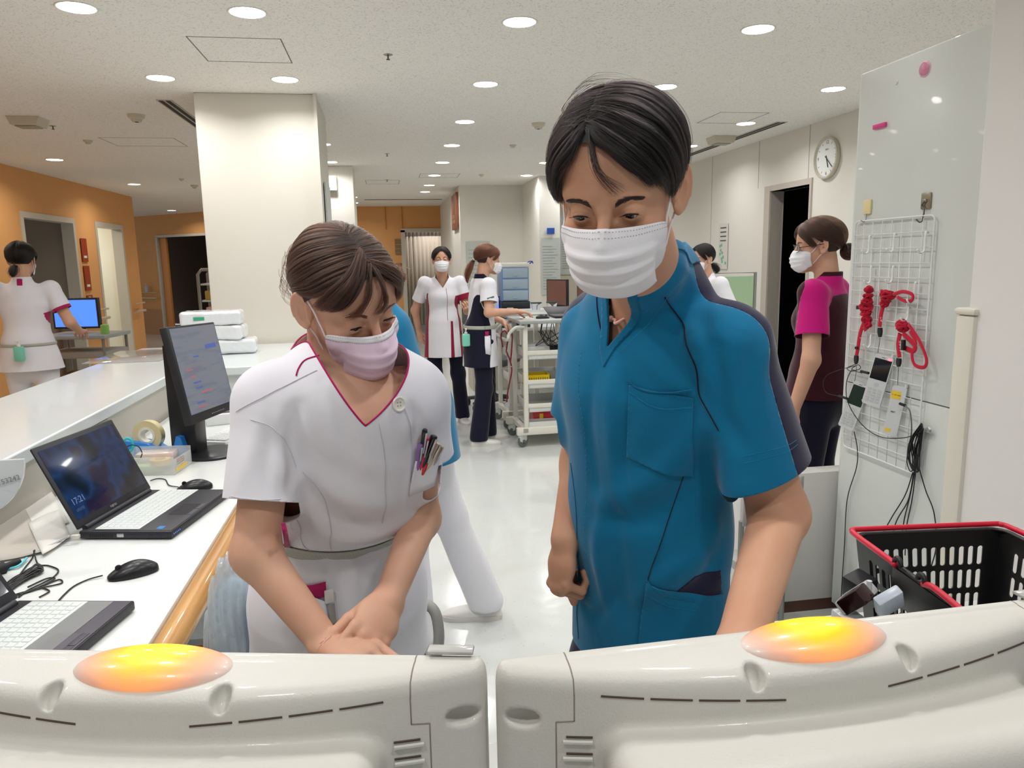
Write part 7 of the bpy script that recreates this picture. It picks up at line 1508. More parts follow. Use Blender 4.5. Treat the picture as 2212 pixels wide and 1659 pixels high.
    c = figure('woman seen from behind in white tunic and trousers, walking in the orange corridor', (-2.46, 5.55), 100, 1.66, 5, (-6, 4, 0), dict(R=dict(e=(.25, .02, 1.06), w=(.27, .20, .98), d=(0, 1, .0), p=(0, 0, -1), c=(35, 40, 20)), L=dict(e=(-.27, -.03, 1.05), w=(-.28, .12, .92), d=(0, 1, -.2), p=(0, 0, -1), c=(35, 40, 20))), dict(L=(-.09, .10, 0), R=(.09, -.08, 0)), WHITE, WHITE, 'black', 'low', [('cuff', cuffp('R', .02), MAGENTA, 'magenta sleeve cuff'), ('collar_tab', tab, MAGENTA, 'magenta tab on the back collar')], flare=1.12, hipw=1.05, hem=.76)
    belt_on(c, .93, BELT, .009); finish(c); pouch(c, tuple(c['W'](-.015, -.175, .93)), 'mint green sanitizer bottle on the belt of the nurse seen from behind')
    # 4 behind the woman in white
    nv = lambda V, c: polyd(V, [c['nb']-c['r']*-.05+np.array([0, 0, .02]), c['sh']['R']+np.array([0, 0, .05]), c['cu']['R']+c['r']*.06])[0]-.035
    c = figure('woman in teal scrub top and white trousers, mostly hidden behind the woman in front', (.10, 2.75), 172, 1.60, 21, (-8, 22, 0), dict(R=dict(e=(.22, .16, .98), w=(.18, .36, .82), d=(0, 1, 0), p=(0, 0, -1)), L=dict(e=(-.2, .2, 1.0), w=(-.15, .42, .84), d=(0, 1, 0), p=(0, 0, -1))), dict(R=(.16, -.20, 0), L=(-.10, .06, 0)), TEAL, WHITE, 'brown', 'low', [('shoulder_panel', nv, NAVY, 'navy shoulder panel')], mask=False, hem=.74)
    finish(c)
    # 5 maroon top
    pk = lambda V, c: np.minimum(np.minimum(polyd(V, [c['nb']+c['r']*.0+np.array([0, 0, .0])-c['f']*.05, c['sh']['L']*.9+c['nb']*.1+np.array([0, 0, .045])-c['f']*.03, c['cu']['L']-c['r']*.055-c['f']*.01])[0], polyd(V, [c['nb']-c['f']*.05, c['sh']['R']+np.array([0, 0, .045])-c['f']*.02, c['cu']['R']+c['r']*.055])[0])-.070+.0*V[:, 0], 9+0*V[:, 0])
    cl = lambda V, c: -((V-c['nb'])[:, 2]/c['s']-.012)
    c = figure('woman with glasses and clipped bun, maroon top with hot pink shoulders', (1.87, 2.98), 132, 1.63, 0, (30, 4, 0), None, None, MAROON, BLACKN, 'brown', 'bun', [('collar', cl, MAROON, None), ('shoulder_yoke', pk, HOTPINK, 'hot pink shoulder yoke')], sleeve=.52, hem=.84, nstr=4500)
    H = c['H']; gl = empty('glasses', tuple(H.W((0, .1, .0))), 0, 'thin-framed glasses worn by the woman in the maroon top', 'glasses'); GM = mat('glass_frame', '3A3438', .3, metal=.6)
    def rg(o): o.matrix_parent_inverse = Matrix.Translation(-Vector(gl.location)); return o
    for sx in (1, -1):
        ring = [H.W((sx*.033+.024*math.cos(t), .103-.01*abs(math.cos(t)), .0+.018*math.sin(t))) for t in np.linspace(0, 2*PI, 24, endpoint=False)]; rg(MB().tube(ring, .0012, 6, closed=True).build('rim', GM, gl, angle=180)); rg(MB().add(ring, [tuple(range(24))]).build('lens', mat('lens', 'D8DCE0', .05, alpha=.3, coat=1), gl, smooth=False))
        rg(MB().tube([H.W((sx*.057, .095, .004)), H.W((sx*.078, .03, .008)), H.W((sx*.082, -.01, .012))], .0014, 6).build('temple', GM, gl, angle=180))
    finish(c)
    # 6 nurse by the right wall
    c = figure('woman with short black ponytail and white mask by the right wall notice', (2.50, 5.55), 200, 1.57, 6, (4, 4, 0), None, None, WHITE, BLACKN, 'black', 'low')
    finish(c)
GMt0 = mat('rail_steel', 'A9A9A4', .4, metal=.5)
# ------------------------------------------------------------------ mobile carts and the nurse station behind
CW = mat('cart_white', 'D9D6CC', .4); CGY = mat('cart_grey', '9DA19F', .4); TYRE = mat('tyre_grey', '5B615E', .5); TRAYM = mat('tray_white', 'D2D3CF', .35)
def caster(parent, x, y, rz=0, s=1.0):
    M = Matrix.Translation((x, y, 0))@Matrix.Rotation(rz, 4, 'Z'); c = MB(); c.prism([(-.05, .02), (-.02, .0), (.02, .0), (.05, .03), (.045, .09), (.02, .115), (-.03, .115), (-.055, .07)], -.016, .016, M@Matrix.Translation((0, 0, .04))@Matrix.Rotation(PI/2, 4, 'X')@Matrix.Scale(s*.72, 4)); o = c.build('caster', mat('caster_shell', 'C7CCC8', .4), parent)
    MB().lathe([(.012, -.010), (.045*s, -.010), (.05*s, -.006), (.05*s, .006), (.045*s, .010), (.012, .010)], (0, 0, .05*s), 24, axis='y', M=M).build('wheel', TYRE, o); MB().lathe([(0, -.021), (.013, -.021), (.013, .021), (0, .021)], (0, 0, .05*s), 14, axis='y', M=M).build('hub', TYRE, o)
def cart(loc, rz, label, W=.62, D=.48, Ht=.98, trays=(.28, .47, .70)):
    r = empty('mobile_cart', loc, rz, label, 'cart'); f = MB()
    for x in (.03, W-.03):
        for y in (.03, D-.03): MB().box((x-.018, y-.018, .12), (x+.018, y+.018, Ht), bev=.004).build('post', CW, r)
    MB().box((-.05, .0, .10), (W+.02, .05, .16), bev=.006).box((-.05, D-.05, .10), (W+.02, D, .16), bev=.006).box((0, .0, .12), (.04, D, .155)).box((W-.04, 0, .12), (W, D, .155)).build('base_frame', CW, r)
    MB().box((-.02, -.02, Ht), (W+.03, D+.02, Ht+.028), bev=.008).build('worktop', CGY, r)
    MB().tube(crspline([(.02, -.0, Ht-.02), (-.05, -.0, Ht-.025), (-.10, .0, Ht-.07), (-.115, .03, Ht-.12), (-.115, D-.03, Ht-.12), (-.10, D, Ht-.07), (-.05, D, Ht-.025), (.02, D, Ht-.02)], 50), .013, 12).build('push_handle', mat('handle_grey', 'BFC1BB', .35), r, angle=180)
    for z in trays:
        t = MB(); t.box((.05, .02, z), (W-.05, D-.02, z+.006)); 
        for a, b in (((.05, .02, z), (.056, D-.02, z+.07)), ((W-.056, .02, z), (W-.05, D-.02, z+.07)), ((.05, .02, z), (W-.05, .026, z+.055)), ((.05, D-.026, z), (W-.05, D-.02, z+.07))): t.box(a, b, bev=.002)
        t.build('tray', TRAYM, r); MB().box((.045, .012, z+.035), (W-.045, .02, z+.07), bev=.003).build('tray_rail', CW, r)
    MB().box((.05, .02, .155), (W-.05, D-.02, .162)).box((.05, .02, .162), (W-.05, .026, .20)).build('bottom_tray', TRAYM, r)
    for i, (x, y) in enumerate(((.0, .03), (W-.02, .03), (.0, D-.03), (W-.02, D-.03))): caster(r, x, y, [.5, 1.2, 2.4, .2][i])
    return r
C1 = Qz(1075, 938, 0); c1 = cart((1.00, 5.62, 0), math.radians(2), 'white mobile nursing cart with trays, next to the nurse in profile', W=.66); HT = .98+.028
cart((.99, 6.30, 0), math.radians(4), 'second white mobile cart, standing behind the one at the nurse in profile', W=.62, trays=(.4, .62))
def put(mb, name, m, label, cat, **k): return tag(mb.build(name, m, **k), label, cat)
lp = empty('laptop', (1.42, 5.86, HT), 0, 'dark laptop base lying open on the mobile cart top', 'laptop'); MB().box((-.13, -.12, 0), (.2, .13, .018), bev=.003).build('base', LB, lp); MB().box((-.11, -.10, .018), (.18, .02, .0195)).build('keys', LG, lp, smooth=False); o = MB().box((-.13, 0, 0), (.2, .006, .23), bev=.002, M=Matrix.Translation((0, .125, .015))@Matrix.Rotation(-1.35, 4, 'X')).build('lid', LB, lp)
mp_ = Q(1172, 670, 5.78); mouse((mp_[0], mp_[1]), 0, 'small black mouse under the hand of the nurse in profile'); [o for o in bpy.data.objects if o.name.startswith('computer_mouse')][-1].location.z = HT
put(MB().box((1.03, 5.72, HT), (1.12, 5.92, HT+.004), bev=.001), 'note_paper', PAP, 'white note sheet lying on the cart top left of the mouse', 'paper')
put(MB().box((1.05, 5.70, .70+.006), (1.24, 5.95, .80), bev=.02), 'supply_box', TRAYM, 'white supply box in the upper tray of the front cart', 'box')
def pouchb(P): q = P-np.array([1.28, 5.80, .755]); return ell(q, (0, 0, 0), (.10, .06, .04))+.006*snoise(P, 60, 3)
V, F = extract(pouchb, (1.1, 5.7, .70), (1.45, 5.95, .84), .008); tag(npmesh('black_pouch', V, F, RUB), 'black pouch in the upper tray of the front cart', 'pouch')
yb = empty('yellow_basket', (1.10, 5.80, .476), 0, 'yellow slotted basket in the middle tray of the front cart', 'basket'); YM = mat('basket_yellow', 'E2C21E', .4)
MB().box((-.06, -.09, 0), (.14, .07, .006)).box((-.06, -.09, 0), (.14, -.084, .09)).box((-.06, .064, 0), (.14, .07, .09)).box((-.06, -.09, 0), (-.054, .07, .09)).box((.134, -.09, 0), (.14, .07, .09)).build('tray_body', YM, yb); s_ = MB()
for i in range(10): s_.box((-.05+i*.018, -.0915, .02), (-.042+i*.018, -.0895, .07))
s_.build('slots', mat('basket_yellow_dark', '8A7410', .6), yb)
put(MB().box((1.10, 5.72, .165), (1.32, 5.90, .27), bev=.012), 'red_waste_bag', mat('red_bag', 'C4202C', .3, coat=.4), 'red bag with yellow marks in the bottom tray of the front cart', 'bag')
put(MB().box((1.15, 5.716, .18), (1.18, 5.72, .25)).box((1.27, 5.716, .19), (1.30, 5.72, .26)), 'warning_strip', YM, 'yellow warning marks on the red bag', 'label'); put(MB().box((1.06, 5.69, .163), (1.50, 5.70, .215)).box((1.06, 5.69, .163), (1.5, 5.95, .167)), 'clear_bin', mat('clear_bin', 'D5D8DA', .15, alpha=.5, coat=.5), 'clear bin holding the red bag', 'bin')
r = random.Random(9); cbb = empty('cable_bundle', (1.36, 5.75, .85), 0, 'black cables hanging under the cart worktop', 'cable')
for i in range(9):
    x = 1.16+r.random()*.34; P = [(x, 5.68, .98), (x+r.uniform(-.05, .05), 5.66, .88), (x+r.uniform(-.12, .12), 5.67, .80+r.uniform(-.04, .05)), (x+r.uniform(-.15, .15), 5.67, .92)]; o = MB().tube(crspline(P, 24), .003, 6).build('cable_strand', CB, cbb, angle=180); o.matrix_parent_inverse = Matrix.Translation(-Vector(cbb.location))
# stethoscope on the push handle
st = empty('stethoscope', (.885, 5.78, .86), 0, 'burgundy stethoscope hanging from the handle of the mobile cart', 'stethoscope'); SB = mat('steth_burgundy', '6E1624', .35); relst = lambda o: setattr(o, 'matrix_parent_inverse', Matrix.Translation(-Vector(st.location)))
for P in ([(.86, 5.70, .80), (.845, 5.68, .90), (.875, 5.67, .93), (.90, 5.68, .88), (.89, 5.69, .80), (.885, 5.69, .77)], [(.885, 5.69, .77), (.91, 5.68, .70), (.925, 5.68, .62), (.905, 5.68, .52), (.885, 5.68, .42), (.88, 5.68, .36)], [(.90, 5.68, .93), (.93, 5.67, .90), (.925, 5.67, .78), (.915, 5.68, .68)]): relst(MB().tube(crspline(P, 30), .006, 8).build('tube', SB, st, angle=180))
relst(MB().lathe([(0, -.006), (.022, -.006), (.022, .006), (0, .006)], (.88, 5.675, .345), 20, axis='y').build('chest_piece', mat('chrome', 'C8C8CC', .2, metal=1), st)); relst(MB().tube(crspline([(.885, 5.69, .77), (.90, 5.68, .68), (.925, 5.675, .645), (.945, 5.67, .66)], 16), .0025, 6).build('ear_tube', mat('chrome', 'C8C8CC', .2, metal=1), st, angle=180))
# back counter with screens, drawers and papers
bc = empty('back_counter', (1.9, 8.3, 0), 0, 'long work counter under the back wall with computers and drawer units', 'counter'); MB().box((-1.05, -.3, .70), (1.4, .55, .74), bev=.004).build('counter_top', DESKT, bc); MB().box((-1.0, .0, 0), (1.35, .5, .70)).build('base', PANEL, bc, smooth=False)
def drawers(x, y, z, w, d, h, n, mb_, mf, label):
    o = empty('drawer_unit', (x, y, z), 0, label, 'drawer unit'); MB().box((-w/2, 0, 0), (w/2, d, h), bev=.006).build('case', mb_, o)
    for i in range(n):
        dr = MB().box((-w/2+.012, -.008, .01+i*h/n), (w/2-.012, .01, h/n-.006+i*h/n), bev=.003).build('drawer', mf, o); MB().box((-.03, -.018, .03+i*h/n), (.03, -.008, .042+i*h/n), bev=.003).build('handle', mf, dr)
BLUE = mat('drawer_blue', '6F97C4', .3, alpha=.9, coat=.3); BLUEF = mat('drawer_clear', 'AFC3D2', .25, alpha=.85, coat=.4)
drawers(1.36, 8.0, 1.03, .30, .35, .36, 3, BLUE, BLUEF, 'blue translucent drawer unit standing on the black one'); drawers(1.36, 8.0, .74, .32, .36, .285, 4, mat('drawer_black', '202226', .4), mat('drawer_dark', '33363B', .4), 'black drawer unit with white labels under the blue one')
for i in range(3): put(MB().box((1.26, 7.985, .79+i*.075), (1.33, 7.99, .81+i*.075)), 'drawer_label', mat('label_white', 'DDDDD8', .6), ['lowest', 'middle', 'top'][i]+' white paper label on the black drawer unit', 'label')
put(MB().box((1.2, 8.0, 1.395), (1.52, 8.3, 1.44), bev=.01), 'paper_box', mat('label_white', 'DDDDD8', .6), 'white paper box on top of the blue drawer unit', 'box'); put(MB().tube([(1.52+.04*math.cos(a), 8.02, 1.43+.025*math.sin(a*1.3)) for a in np.linspace(0, 6, 20)], .006, 6), 'blue_ribbon', mat('ribbon_blue', '3C4FA6', .5), 'blue ribbon tied on the paper box over the drawers', 'ribbon', angle=180)
def screen(x, y, z, w, h, rz, m, label, tilt=0):
    o = empty('computer_screen', (x, y, z), rz, label, 'monitor'); MB().box((-w/2, 0, .06), (w/2, .03, .06+h), bev=.004).build('casing', mat('monitor_black', '232327', .45), o); MB().box((-w/2+.012, -.0015, .075), (w/2-.012, .0, .048+h)).build('screen', m, o, smooth=False); MB().box((-.03, .02, 0), (.03, .04, .12)).build('stand', RUB, o); MB().box((-.09, -.04, 0), (.09, .10, .01), bev=.003).build('foot', RUB, o); return o
BS = emat('screen_blue', '6C8CE8', .9); BRS = mat('screen_brown', '5A4038', .25, emis='6A4A40', es=.5)
screen(.99, 8.1, .74, .42, .28, 0, BS, 'blue-lit screen behind the nurse in profile')
tb2 = empty('island_table', (1.75, 7.35, 0), 0, 'work table with laptops beyond the carts', 'table'); MB().box((-.42, -.45, .93), (.9, .4, .96), bev=.004).build('table_top', DESKT, tb2); 
for x, y in ((-.38, -.41), (.86, -.41), (-.38, .36), (.86, .36)): MB().box((x-.02, y-.02, 0), (x+.02, y+.02, .93)).build('leg', CW, tb2)
screen(1.60, 7.05, .96, .30, .26, math.radians(-62), BRS, 'dim brown screen at the left end of the work table'); screen(1.92, 7.10, .96, .30, .26, math.radians(-62), BRS, 'dim brown screen next to the tall man on the work table')
for i, (px, py) in enumerate(((1158, 655), (1192, 655))):
    p = Q(px, py, 7.0); o = empty('barcode_stand', (p[0], p[1], .96), 0, ['left', 'right'][i]+' white barcode scanner stand on the work table', 'scanner'); 
    for s in (-1, 1): MB().prism([(0, 0), (s*.03, .01), (s*.045, .10), (s*.012, .08)], -.03, .03, Matrix.Rotation(PI/2, 4, 'X')).build('cradle', PH, o)
    MB().box((-.05, -.03, .095), (.05, .03, .11), bev=.004).build('scanner_head', mat('scanner_green', '3B4A46', .4), o)
put(MB().box((1.72, 7.2, .96), (1.95, 7.45, .99), bev=.002), 'paper_stack', PAP, 'stack of white papers on the work table', 'papers'); put(MB().box((1.76, 7.22, .99), (1.92, 7.4, 1.005)), 'green_folder', mat('folder_green', '9CC7A6', .6), 'pale green folder lying on the paper stack', 'folder')
# sheets pinned on the back wall
def sheet(x0, x1, y, z0, z1, m, label, name='pinned_sheet', lines=0):
    o = empty(name, ((x0+x1)/2, y, z0), 0, label, 'notice'); w = x1-x0; MB().box((-w/2, -.004, 0), (w/2, 0, z1-z0)).build('sheet', m, o, smooth=False)
    if lines:
        l = MB()
        for i in range(lines): l.box((-w*.42, -.0055, (z1-z0)*(.1+.8*i/lines)), (w*(.1+.3*((i*7) % 5)/4), -.004, (z1-z0)*(.1+.8*i/lines)+.008))
        l.build('printed_lines', mat('print_grey2', '9AA09E', .7), o, smooth=False)
SHT = mat('sheet_grey', 'C3C9C4', .7)
sheet(1.62, 1.98, 9.79, 1.0, 1.62, SHT, 'printed form sheet on the white column behind the carts', lines=14) if False else None
sheet(1.15, 1.5, 10.99, 1.05, 1.75, SHT, 'grey pinboard sheet on the back wall behind the profile nurse', lines=10); sheet(2.02, 2.27, 9.795, 1.0, 1.75, SHT, 'printed form sheet on the white back column', lines=16); sheet(2.45, 2.95, 10.59, 1.25, 2.1, SHT, 'large printed chart on the beige back wall', lines=20)
put(MB().box((2.10, 9.775, 1.80), (2.20, 9.79, 1.88)), 'blue_note', mat('note_blue', '2E57B0', .6), 'small blue note stuck on the back column', 'note'); put(MB().box((1.555, 10.97, 1.70), (1.56, 10.98, 1.76)), 'wall_switch', CREAMP, 'tiny switch on the back wall', 'switch')
# office chair behind the nurses
def office(x, y, rz, label, seatc='5A5F60'):
    o = empty('office_chair', (x, y, 0), rz, label, 'chair'); SM = mat('office_'+seatc, seatc, .85)
    MB().box((-.23, -.22, .44), (.23, .22, .52), bev=.03).build('seat', SM, o); MB().box((-.21, .20, .60), (.21, .26, 1.0), bev=.04).build('backrest', SM, o); MB().tube([(0, .22, .48), (0, .26, .62)], .02, 8).build('back_post', RUB, o); MB().lathe([(.028, .09), (.028, .45)], n=14).build('post', RUB, o)
    for k in range(5): a = 2*PI*k/5; MB().tube([(0, 0, .11), (.29*math.cos(a), .29*math.sin(a), .075)], [.028, .018], 10).build('leg', mat('office_leg', '3E4344', .45), o, angle=60); MB().lathe([(0, -.012), (.03, -.012), (.03, .012), (0, .012)], (.28*math.cos(a), .28*math.sin(a), .031), 16, axis='x').build('caster', RUB, o)
office(1.00, 7.35, 2.6, 'grey office chair between the two standing nurses and the back counter'); office(1.37, 4.30, PI, 'office chair behind the tall man, one caster showing left of his hip')
# curtain in the far opening
put(MB().tube([(-.2, 16.0, 2.42), (1.9, 16.0, 2.42)], .012, 8).tube([(-.1, 16.0, 2.42), (-.1, 16.0, CEIL)], .008, 6).tube([(1.8, 16.0, 2.42), (1.8, 16.0, CEIL)], .008, 6), 'curtain_rail', GMt0, 'curtain rail in the far room', 'curtain rail')
cg = []; 
for i in range(60): x = .12+i*.022; cg.append([(x, 16.0+.035*math.sin(i*1.7), .15), (x, 16.0+.035*math.sin(i*1.7), 2.0)])
put(MB().grid(cg), 'bed_curtain', mat('curtain_beige', 'CDC2B2', .9), 'pleated beige bed curtain in the far doorway', 'curtain', angle=180, solid=.004); cg = [[(x_, y_, z_+1.83 if j == 0 else 2.4) for j, (x_, y_, z_) in enumerate(((p[0][0], p[0][1], p[0][2]), p[1]))] for p in cg]
put(MB().grid(cg), 'curtain_net', mat('curtain_net', 'B5ABA2', .9, alpha=.8), 'open net band above the beige bed curtain', 'curtain net', angle=180, solid=.003)
# brown direction sign on the station corner, sign by the far opening
sg = empty('hanging_sign', (1.05, 11.6, 1.95), 0, 'brown direction sign with white writing at the corner of the white wall', 'sign'); MB().box((-.02, -.45, 0), (0.015, .35, .52), bev=.002).build('board', mat('sign_brown', '8E5A40', .5), sg)
text('sign_text', 'スタッフ\nステーション', .07, frame((-.021, 0, .15), (0, -1, 0), (0, 0, 1)), mat('sign_white', 'E8E0D4', .5), sg)
for i, (z0, z1) in enumerate(((1.62, 1.92), (1.15, 1.45))): 
    x0 = Q(852, 500, 14.97)[0]; sheet(x0, x0+.16, 14.985, z0, z1, mat('sign_dark_red', '5E2A24' if i else '8A6A40', .5), ['upper', 'lower'][i]+' small room sign left of the far doorway', 'room_sign', lines=3)
# grey panel on the right side of the pillars
put(MB().box((-.403, 5.35, 1.62), (-.392, 5.75, 2.02)), 'wall_phone_panel', mat('pale_panel', 'CDD0CE', .5), 'pale box on the shaded side of the big pillar', 'panel'); pp = Q(708, 398, 8.75); put(MB().box((pp[0]-.12, 8.72, pp[2]-.07), (pp[0]+.10, 8.79, pp[2]+.09), bev=.01), 'wall_unit', mat('unit_white', 'DAD9D2', .5), 'white wall unit on the far pillar', 'wall unit')
put(MB().box((-.69, 8.70, 1.45), (-.40, 8.79, 1.5)).tube([(-.66, 8.74, 1.5), (-.66, 8.74, 1.72)], .006, 6), 'metal_bracket', mat('steel', 'A9A9A4', .3, metal=.8), 'thin metal rack on the far pillar above the teal scrub', 'bracket')
# right wall notice and green board
ny = Qx(1563, 520, 3.565); nt_ = empty('wall_notice', (3.563, ny[1], ny[2]), 0, 'paper notice with green printing on the right wall', 'notice'); MB().box((-.003, -.11, -.30), (0, .11, .18)).build('sheet', PAP, nt_, smooth=False)
for i in range(4): MB().box((-.005, -.07, .13-i*.045), (-.003, .07, .142-i*.045)).build('text_line', mat('print_dark', '55585C', .7), nt_, smooth=False)
rr = random.Random(2)
for i in range(9): y = rr.uniform(-.09, .06); z = rr.uniform(-.27, -.06); MB().box((-.0045, y, z), (-.003, y+.03, z+.03)).build('green_motif', mat('print_green', '6DB49A', .6), nt_, smooth=False)
wb = Q(1600, 590, 5.9); o = empty('green_board', (wb[0], 6.0, 0), 0, 'pale green panel in a grey frame standing by the right wall', 'board'); MB().box((-.24, 0, .2), (.17, .02, wb[2]-.03)).build('panel', mat('panel_green', 'A9C7A0', .5), o, smooth=False); MB().tube([(-.26, .01, 0), (-.26, .01, wb[2]), (.19, .01, wb[2]), (.19, .01, 0)], .014, 8).build('frame', mat('frame_grey', '8F928C', .4), o, angle=60)
# things seen in the dark room
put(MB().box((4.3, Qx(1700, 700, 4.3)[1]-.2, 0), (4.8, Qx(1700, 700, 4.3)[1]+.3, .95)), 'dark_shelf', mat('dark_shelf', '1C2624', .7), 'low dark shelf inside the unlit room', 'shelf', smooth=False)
put(MB().lathe([(0, 0), (.03, 0), (.03, .10), (.01, .12), (.01, .16), (0, .16)], (4.45, Qx(1700, 700, 4.3)[1], .95), 14), 'pump_bottle', mat('bottle_grey', '8A8C88', .4), 'grey pump bottle on the shelf in the unlit room', 'bottle')
put(MB().box((3.60, yR1+.02, .85), (3.66, yR1+.10, 1.28), bev=.004), 'door_handle_plate', mat('steel_dark', '6C6860', .35, metal=.8), 'steel plate in the door jamb of the unlit room', 'door hardware') if False else None
# corridor handrails, computer on wheels, shelf trolley
def rail(p0, p1, label):
    o = empty('handrail', tuple(p0), 0, label, 'handrail'); p0, p1 = np.array(p0), np.array(p1); RM = mat('rail_beige', 'C9B59A', .4)
    a = MB().tube([p0, p1], .02, 12).build('rail', RM, o, angle=60); a.matrix_parent_inverse = Matrix.Translation(-Vector(o.location)); b = MB().tube([p0+[0, 0, .12], p1+[0, 0, .12]], .012, 8).build('upper_strip', RM, o, angle=60); b.matrix_parent_inverse = Matrix.Translation(-Vector(o.location))
    n = np.array([0, 0, 0.]); d = (p1-p0)/np.linalg.norm(p1-p0); n = np.array([-d[1], d[0], 0]); n = n if n@(np.array([0, 0, 0])-p0) < 0 else -n
    for t in (.12, .5, .88): q = p0+(p1-p0)*t; c_ = MB().tube([q, q+n*.07+[0, 0, -.03]], .008, 8).build('bracket', RM, o, angle=60); c_.matrix_parent_inverse = Matrix.Translation(-Vector(o.location))
rail((-3.80, yB+.06, .80), (-3.80, yC-.06, .80), 'short beige handrail between the two corridor doors'); rail((-3.80, yD+.08, .80), (-3.80, 12.5, .80), 'handrail stub beyond the bright doorway')
w0, w1 = np.array([-7.4, 19.2]), np.array([-2.0, 14.85]); dw = (w1-w0)/np.linalg.norm(w1-w0); a_ = w0+dw*1.6; b_ = w0+dw*3.2; nn = np.array([-dw[1], dw[0]])*-.08; rail((a_[0]+nn[0], a_[1]+nn[1], .80), (b_[0]+nn[0], b_[1]+nn[1], .80), 'long beige handrail on the slanted orange corridor wall')
struct('trim_8', MB().box((0, 0, 0), (1.9, .02, .55), M=frame((a_[0]+nn[0]*.15-.2*dw[0], a_[1]+nn[1]*.15-.2*dw[1], .0), (*dw, 0), (-dw[1], dw[0], 0))), mat('wainscot_brown', 'B98A60', .7), smooth=False)
MD = frame((w0[0]+dw[0]*3.32, w0[1]+dw[1]*3.32, 0), (*dw, 0), (-dw[1], dw[0], 0))
struct('trim_9', MB().box((-.06, -.02, 0), (.0, .14, 2.1), M=MD).box((-.06, -.02, 2.08), (1.6, .14, 2.13), M=MD), FRAMEM, smooth=False); struct('door_1', MB().box((0.02, .03, 0), (.22, .07, 2.08), M=MD), mat('door_orange', 'D98F4A', .5), smooth=False); struct('wall_corridor_room', MB().box((-7, 2.2, 0), (4, 2.3, CEIL), M=MD).box((2.3, .15, 0), (2.4, 2.3, CEIL), M=MD).box((-7, .15, 2.4), (4, 2.3, 2.45), M=MD), mat('room_brown', '5A4638', .9), smooth=False)
tr_ = empty('shelf_trolley', tuple(Q(452, 640, 8.6)*[1, 1, 0]), 0, 'grey metal shelf trolley half hidden behind the big pillar', 'trolley'); GMt = mat('trolley_grey', '8C8A86', .35, metal=.4)
MB().tube(rrect(-.12, .1, .5, 1.42, .05), .018, 8, closed=True).build('end_frame', GMt, tr_, angle=180) if False else None
for y in (0, .45): MB().tube([(-.10, y, .1), (-.10, y, 1.38), (-.06, y, 1.43), (.5, y, 1.43), (.54, y, 1.38), (.54, y, .1)], .018, 8).build('end_frame', GMt, tr_, angle=180)
for x_, y_ in ((-.1, 0), (.54, 0), (-.1, .45), (.54, .45)): caster(tr_, x_, y_, 0, .9)
for i, z in enumerate((.2, .45, .68, .90, 1.08, 1.26)): MB().box((-.08, 0, z), (.52, .45, z+.02), bev=.003).build('shelf', mat('shelf_pale', 'C9CCCB', .4), tr_)
for i, (z, c, lb) in enumerate(((1.10, 'B89A48', 'mustard box'), (.92, 'D8B0A4', 'pink packet'), (.70, 'D8DDE0', 'white container'), (.47, '3FA0A8', 'teal container'))): put(MB().box((tr_.location.x-.05, 8.62, z), (tr_.location.x+.10, 8.8, z+.10), bev=.01), 'supply_box', mat('sup_'+c, c, .5), lb+' on the trolley shelf behind the pillar', 'box')
# computer cart pushed by the nurse in the corridor
cw_ = empty('computer_cart', (-2.42, 6.35, 0), math.radians(-8), 'grey computer cart with a bright blue screen in front of the corridor nurse', 'cart')
MB().box((-.25, -.2, .93), (.28, .22, .96), bev=.006).build('worktop', CGY, cw_); MB().box((-.20, -.02, 1.0), (.16, .02, 1.24), bev=.004).build('monitor_casing', mat('monitor_black', '232327', .45), cw_); tag(MB().box((-.185, -.022, 1.015), (.145, -.0205, 1.225)).build('screen', emat('screen_blue2', '4E86F0', 1.0), cw_, smooth=False), 'bright blue screen'); MB().box((-.02, .0, .95), (.02, .03, 1.05)).build('stand', RUB, cw_)
for z in (.3, .55, .78): MB().box((-.23, -.18, z), (.26, .2, z+.05), bev=.006).build('shelf', mat('cart_dim', '9A948C', .5), cw_)
for x, y in ((-.22, -.17), (.25, -.17), (-.22, .19), (.25, .19)): MB().tube([(x, y, .1), (x, y, .93)], .012, 8).build('post', GMt, cw_); 
for i, (x, y) in enumerate(((-.2, -.16), (.23, -.16), (-.2, .17), (.23, .17))): caster(cw_, x, y, i*.8)
put(MB().lathe([(0, 0), (.03, 0), (.03, .07), (0, .08)], (-2.20, 6.22, .96), 16), 'green_tape', mat('green_item', '8FC060', .5), 'light green roll on the corridor computer cart', 'roll'); put(MB().box((-2.55, 6.22, .602), (-2.30, 6.42, .66), bev=.01), 'brown_box', mat('brown_box', '6E4A30', .6), 'brown box on the middle shelf of the corridor cart', 'box')
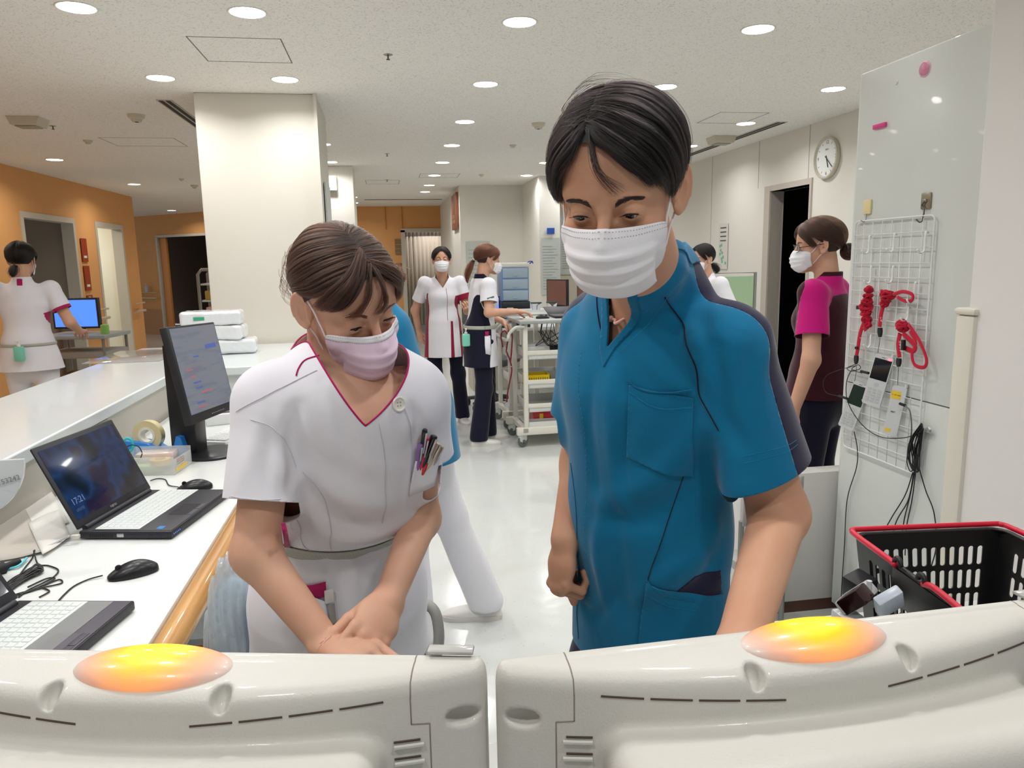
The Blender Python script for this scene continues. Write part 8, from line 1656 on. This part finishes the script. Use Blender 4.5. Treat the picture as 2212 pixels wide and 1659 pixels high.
# inside the left rooms
put(MB().box((-6.498, (yA+yB)/2+.1, 1.50), (-6.47, (yA+yB)/2+.5, 1.68)), 'wall_thermostat', SLOT, 'small dark wall panel in the first corridor room', 'wall panel'); put(MB().box((-5.4, yB-.15, 0), (-4.2, yB+.09, .95), bev=.01), 'wash_counter', mat('counter_dim', 'A08C78', .6), 'dim beige counter in the first corridor room', 'counter')
bxm = yD+.14; put(MB().box((-4.75, bxm-.02, 1.60), (-4.60, bxm, 1.78)).box((-4.72, bxm-.03, 1.68), (-4.64, bxm-.02, 1.75)), 'wall_dispenser', mat('disp_beige', 'C9C2A0', .5), 'beige wall dispenser in the bright toilet room', 'dispenser'); put(MB().box((-5.05, bxm-.012, 1.30), (-4.90, bxm, 1.85)), 'wall_chart', mat('chart_green', '6E8A80', .6), 'green-edged chart in the bright toilet room', 'chart'); put(MB().box((-4.62, bxm-.015, 1.25), (-4.52, bxm, 1.35)), 'wall_switch', CREAMP, 'cream switch plate in the bright toilet room', 'switch')
put(MB().tube(crspline([(-5.0, bxm-.01, 1.25), (-5.0, bxm-.09, 1.24), (-4.99, bxm-.1, 1.15), (-4.99, bxm-.1, .75), (-4.97, bxm-.09, .62), (-4.97, bxm-.01, .60)], 40), .016, 10), 'grab_bar', mat('bar_grey', '8A8A84', .3, metal=.5), 'vertical grab bar in the bright toilet room', 'grab bar', angle=180); put(MB().box((-4.85, bxm-.35, 0), (-4.55, bxm-.08, .62), bev=.02), 'waste_bin', mat('bin_grey', 'A6A294', .5), 'grey waste bin in the bright toilet room', 'bin')
sgm = mat('sign_red', '9A3A22', .5); ys = yB+.10
for i, (z0, z1) in enumerate(((1.55, 1.85), (1.18, 1.50), (.92, 1.12))): o = empty('door_sign', (-3.868, ys+.12, z0), 0, ['top', 'middle', 'lowest'][i]+' rust-red sign strip beside the first corridor door', 'sign'); MB().box((-.004, -.09, 0), (.004, .09, z1-z0)).build('board', sgm, o, smooth=False); MB().box((.004, -.05, .05), (.006, .05, .08)).build('lettering', mat('sign_white', 'E8E0D4', .5), o, smooth=False)
for i, (x, y, lb) in enumerate(((-3.80, (yB+yC)/2-.3, 'clear sanitizer bottle on the corridor handrail by the first door'), (a_[0]+nn[0]+dw[0]*1.3, a_[1]+nn[1]+dw[1]*1.3, 'blue-white sanitizer bottle on the slanted wall handrail'))): o = empty('sanitizer_bottle', (x, y, .93), 0, lb, 'bottle'); MB().lathe([(0, 0), (.035, 0), (.035, .11), (.012, .14), (.012, .18), (0, .18)], n=14).build('bottle', mat('bottle_pale', 'B9C4D4', .3, alpha=.9), o); MB().box((-.005, -.03, .17), (.005, .01, .18)).build('nozzle', CREAMP, o)
put(MB().box((-4.0+.15, 6.3, .0), (-3.55, 7.0, .42), bev=.03), 'yellow_bag', mat('bag_yellow', 'B9A93A', .6), 'olive yellow bag on the corridor floor at the left edge', 'bag')
build_man(); build_woman(); build_others()
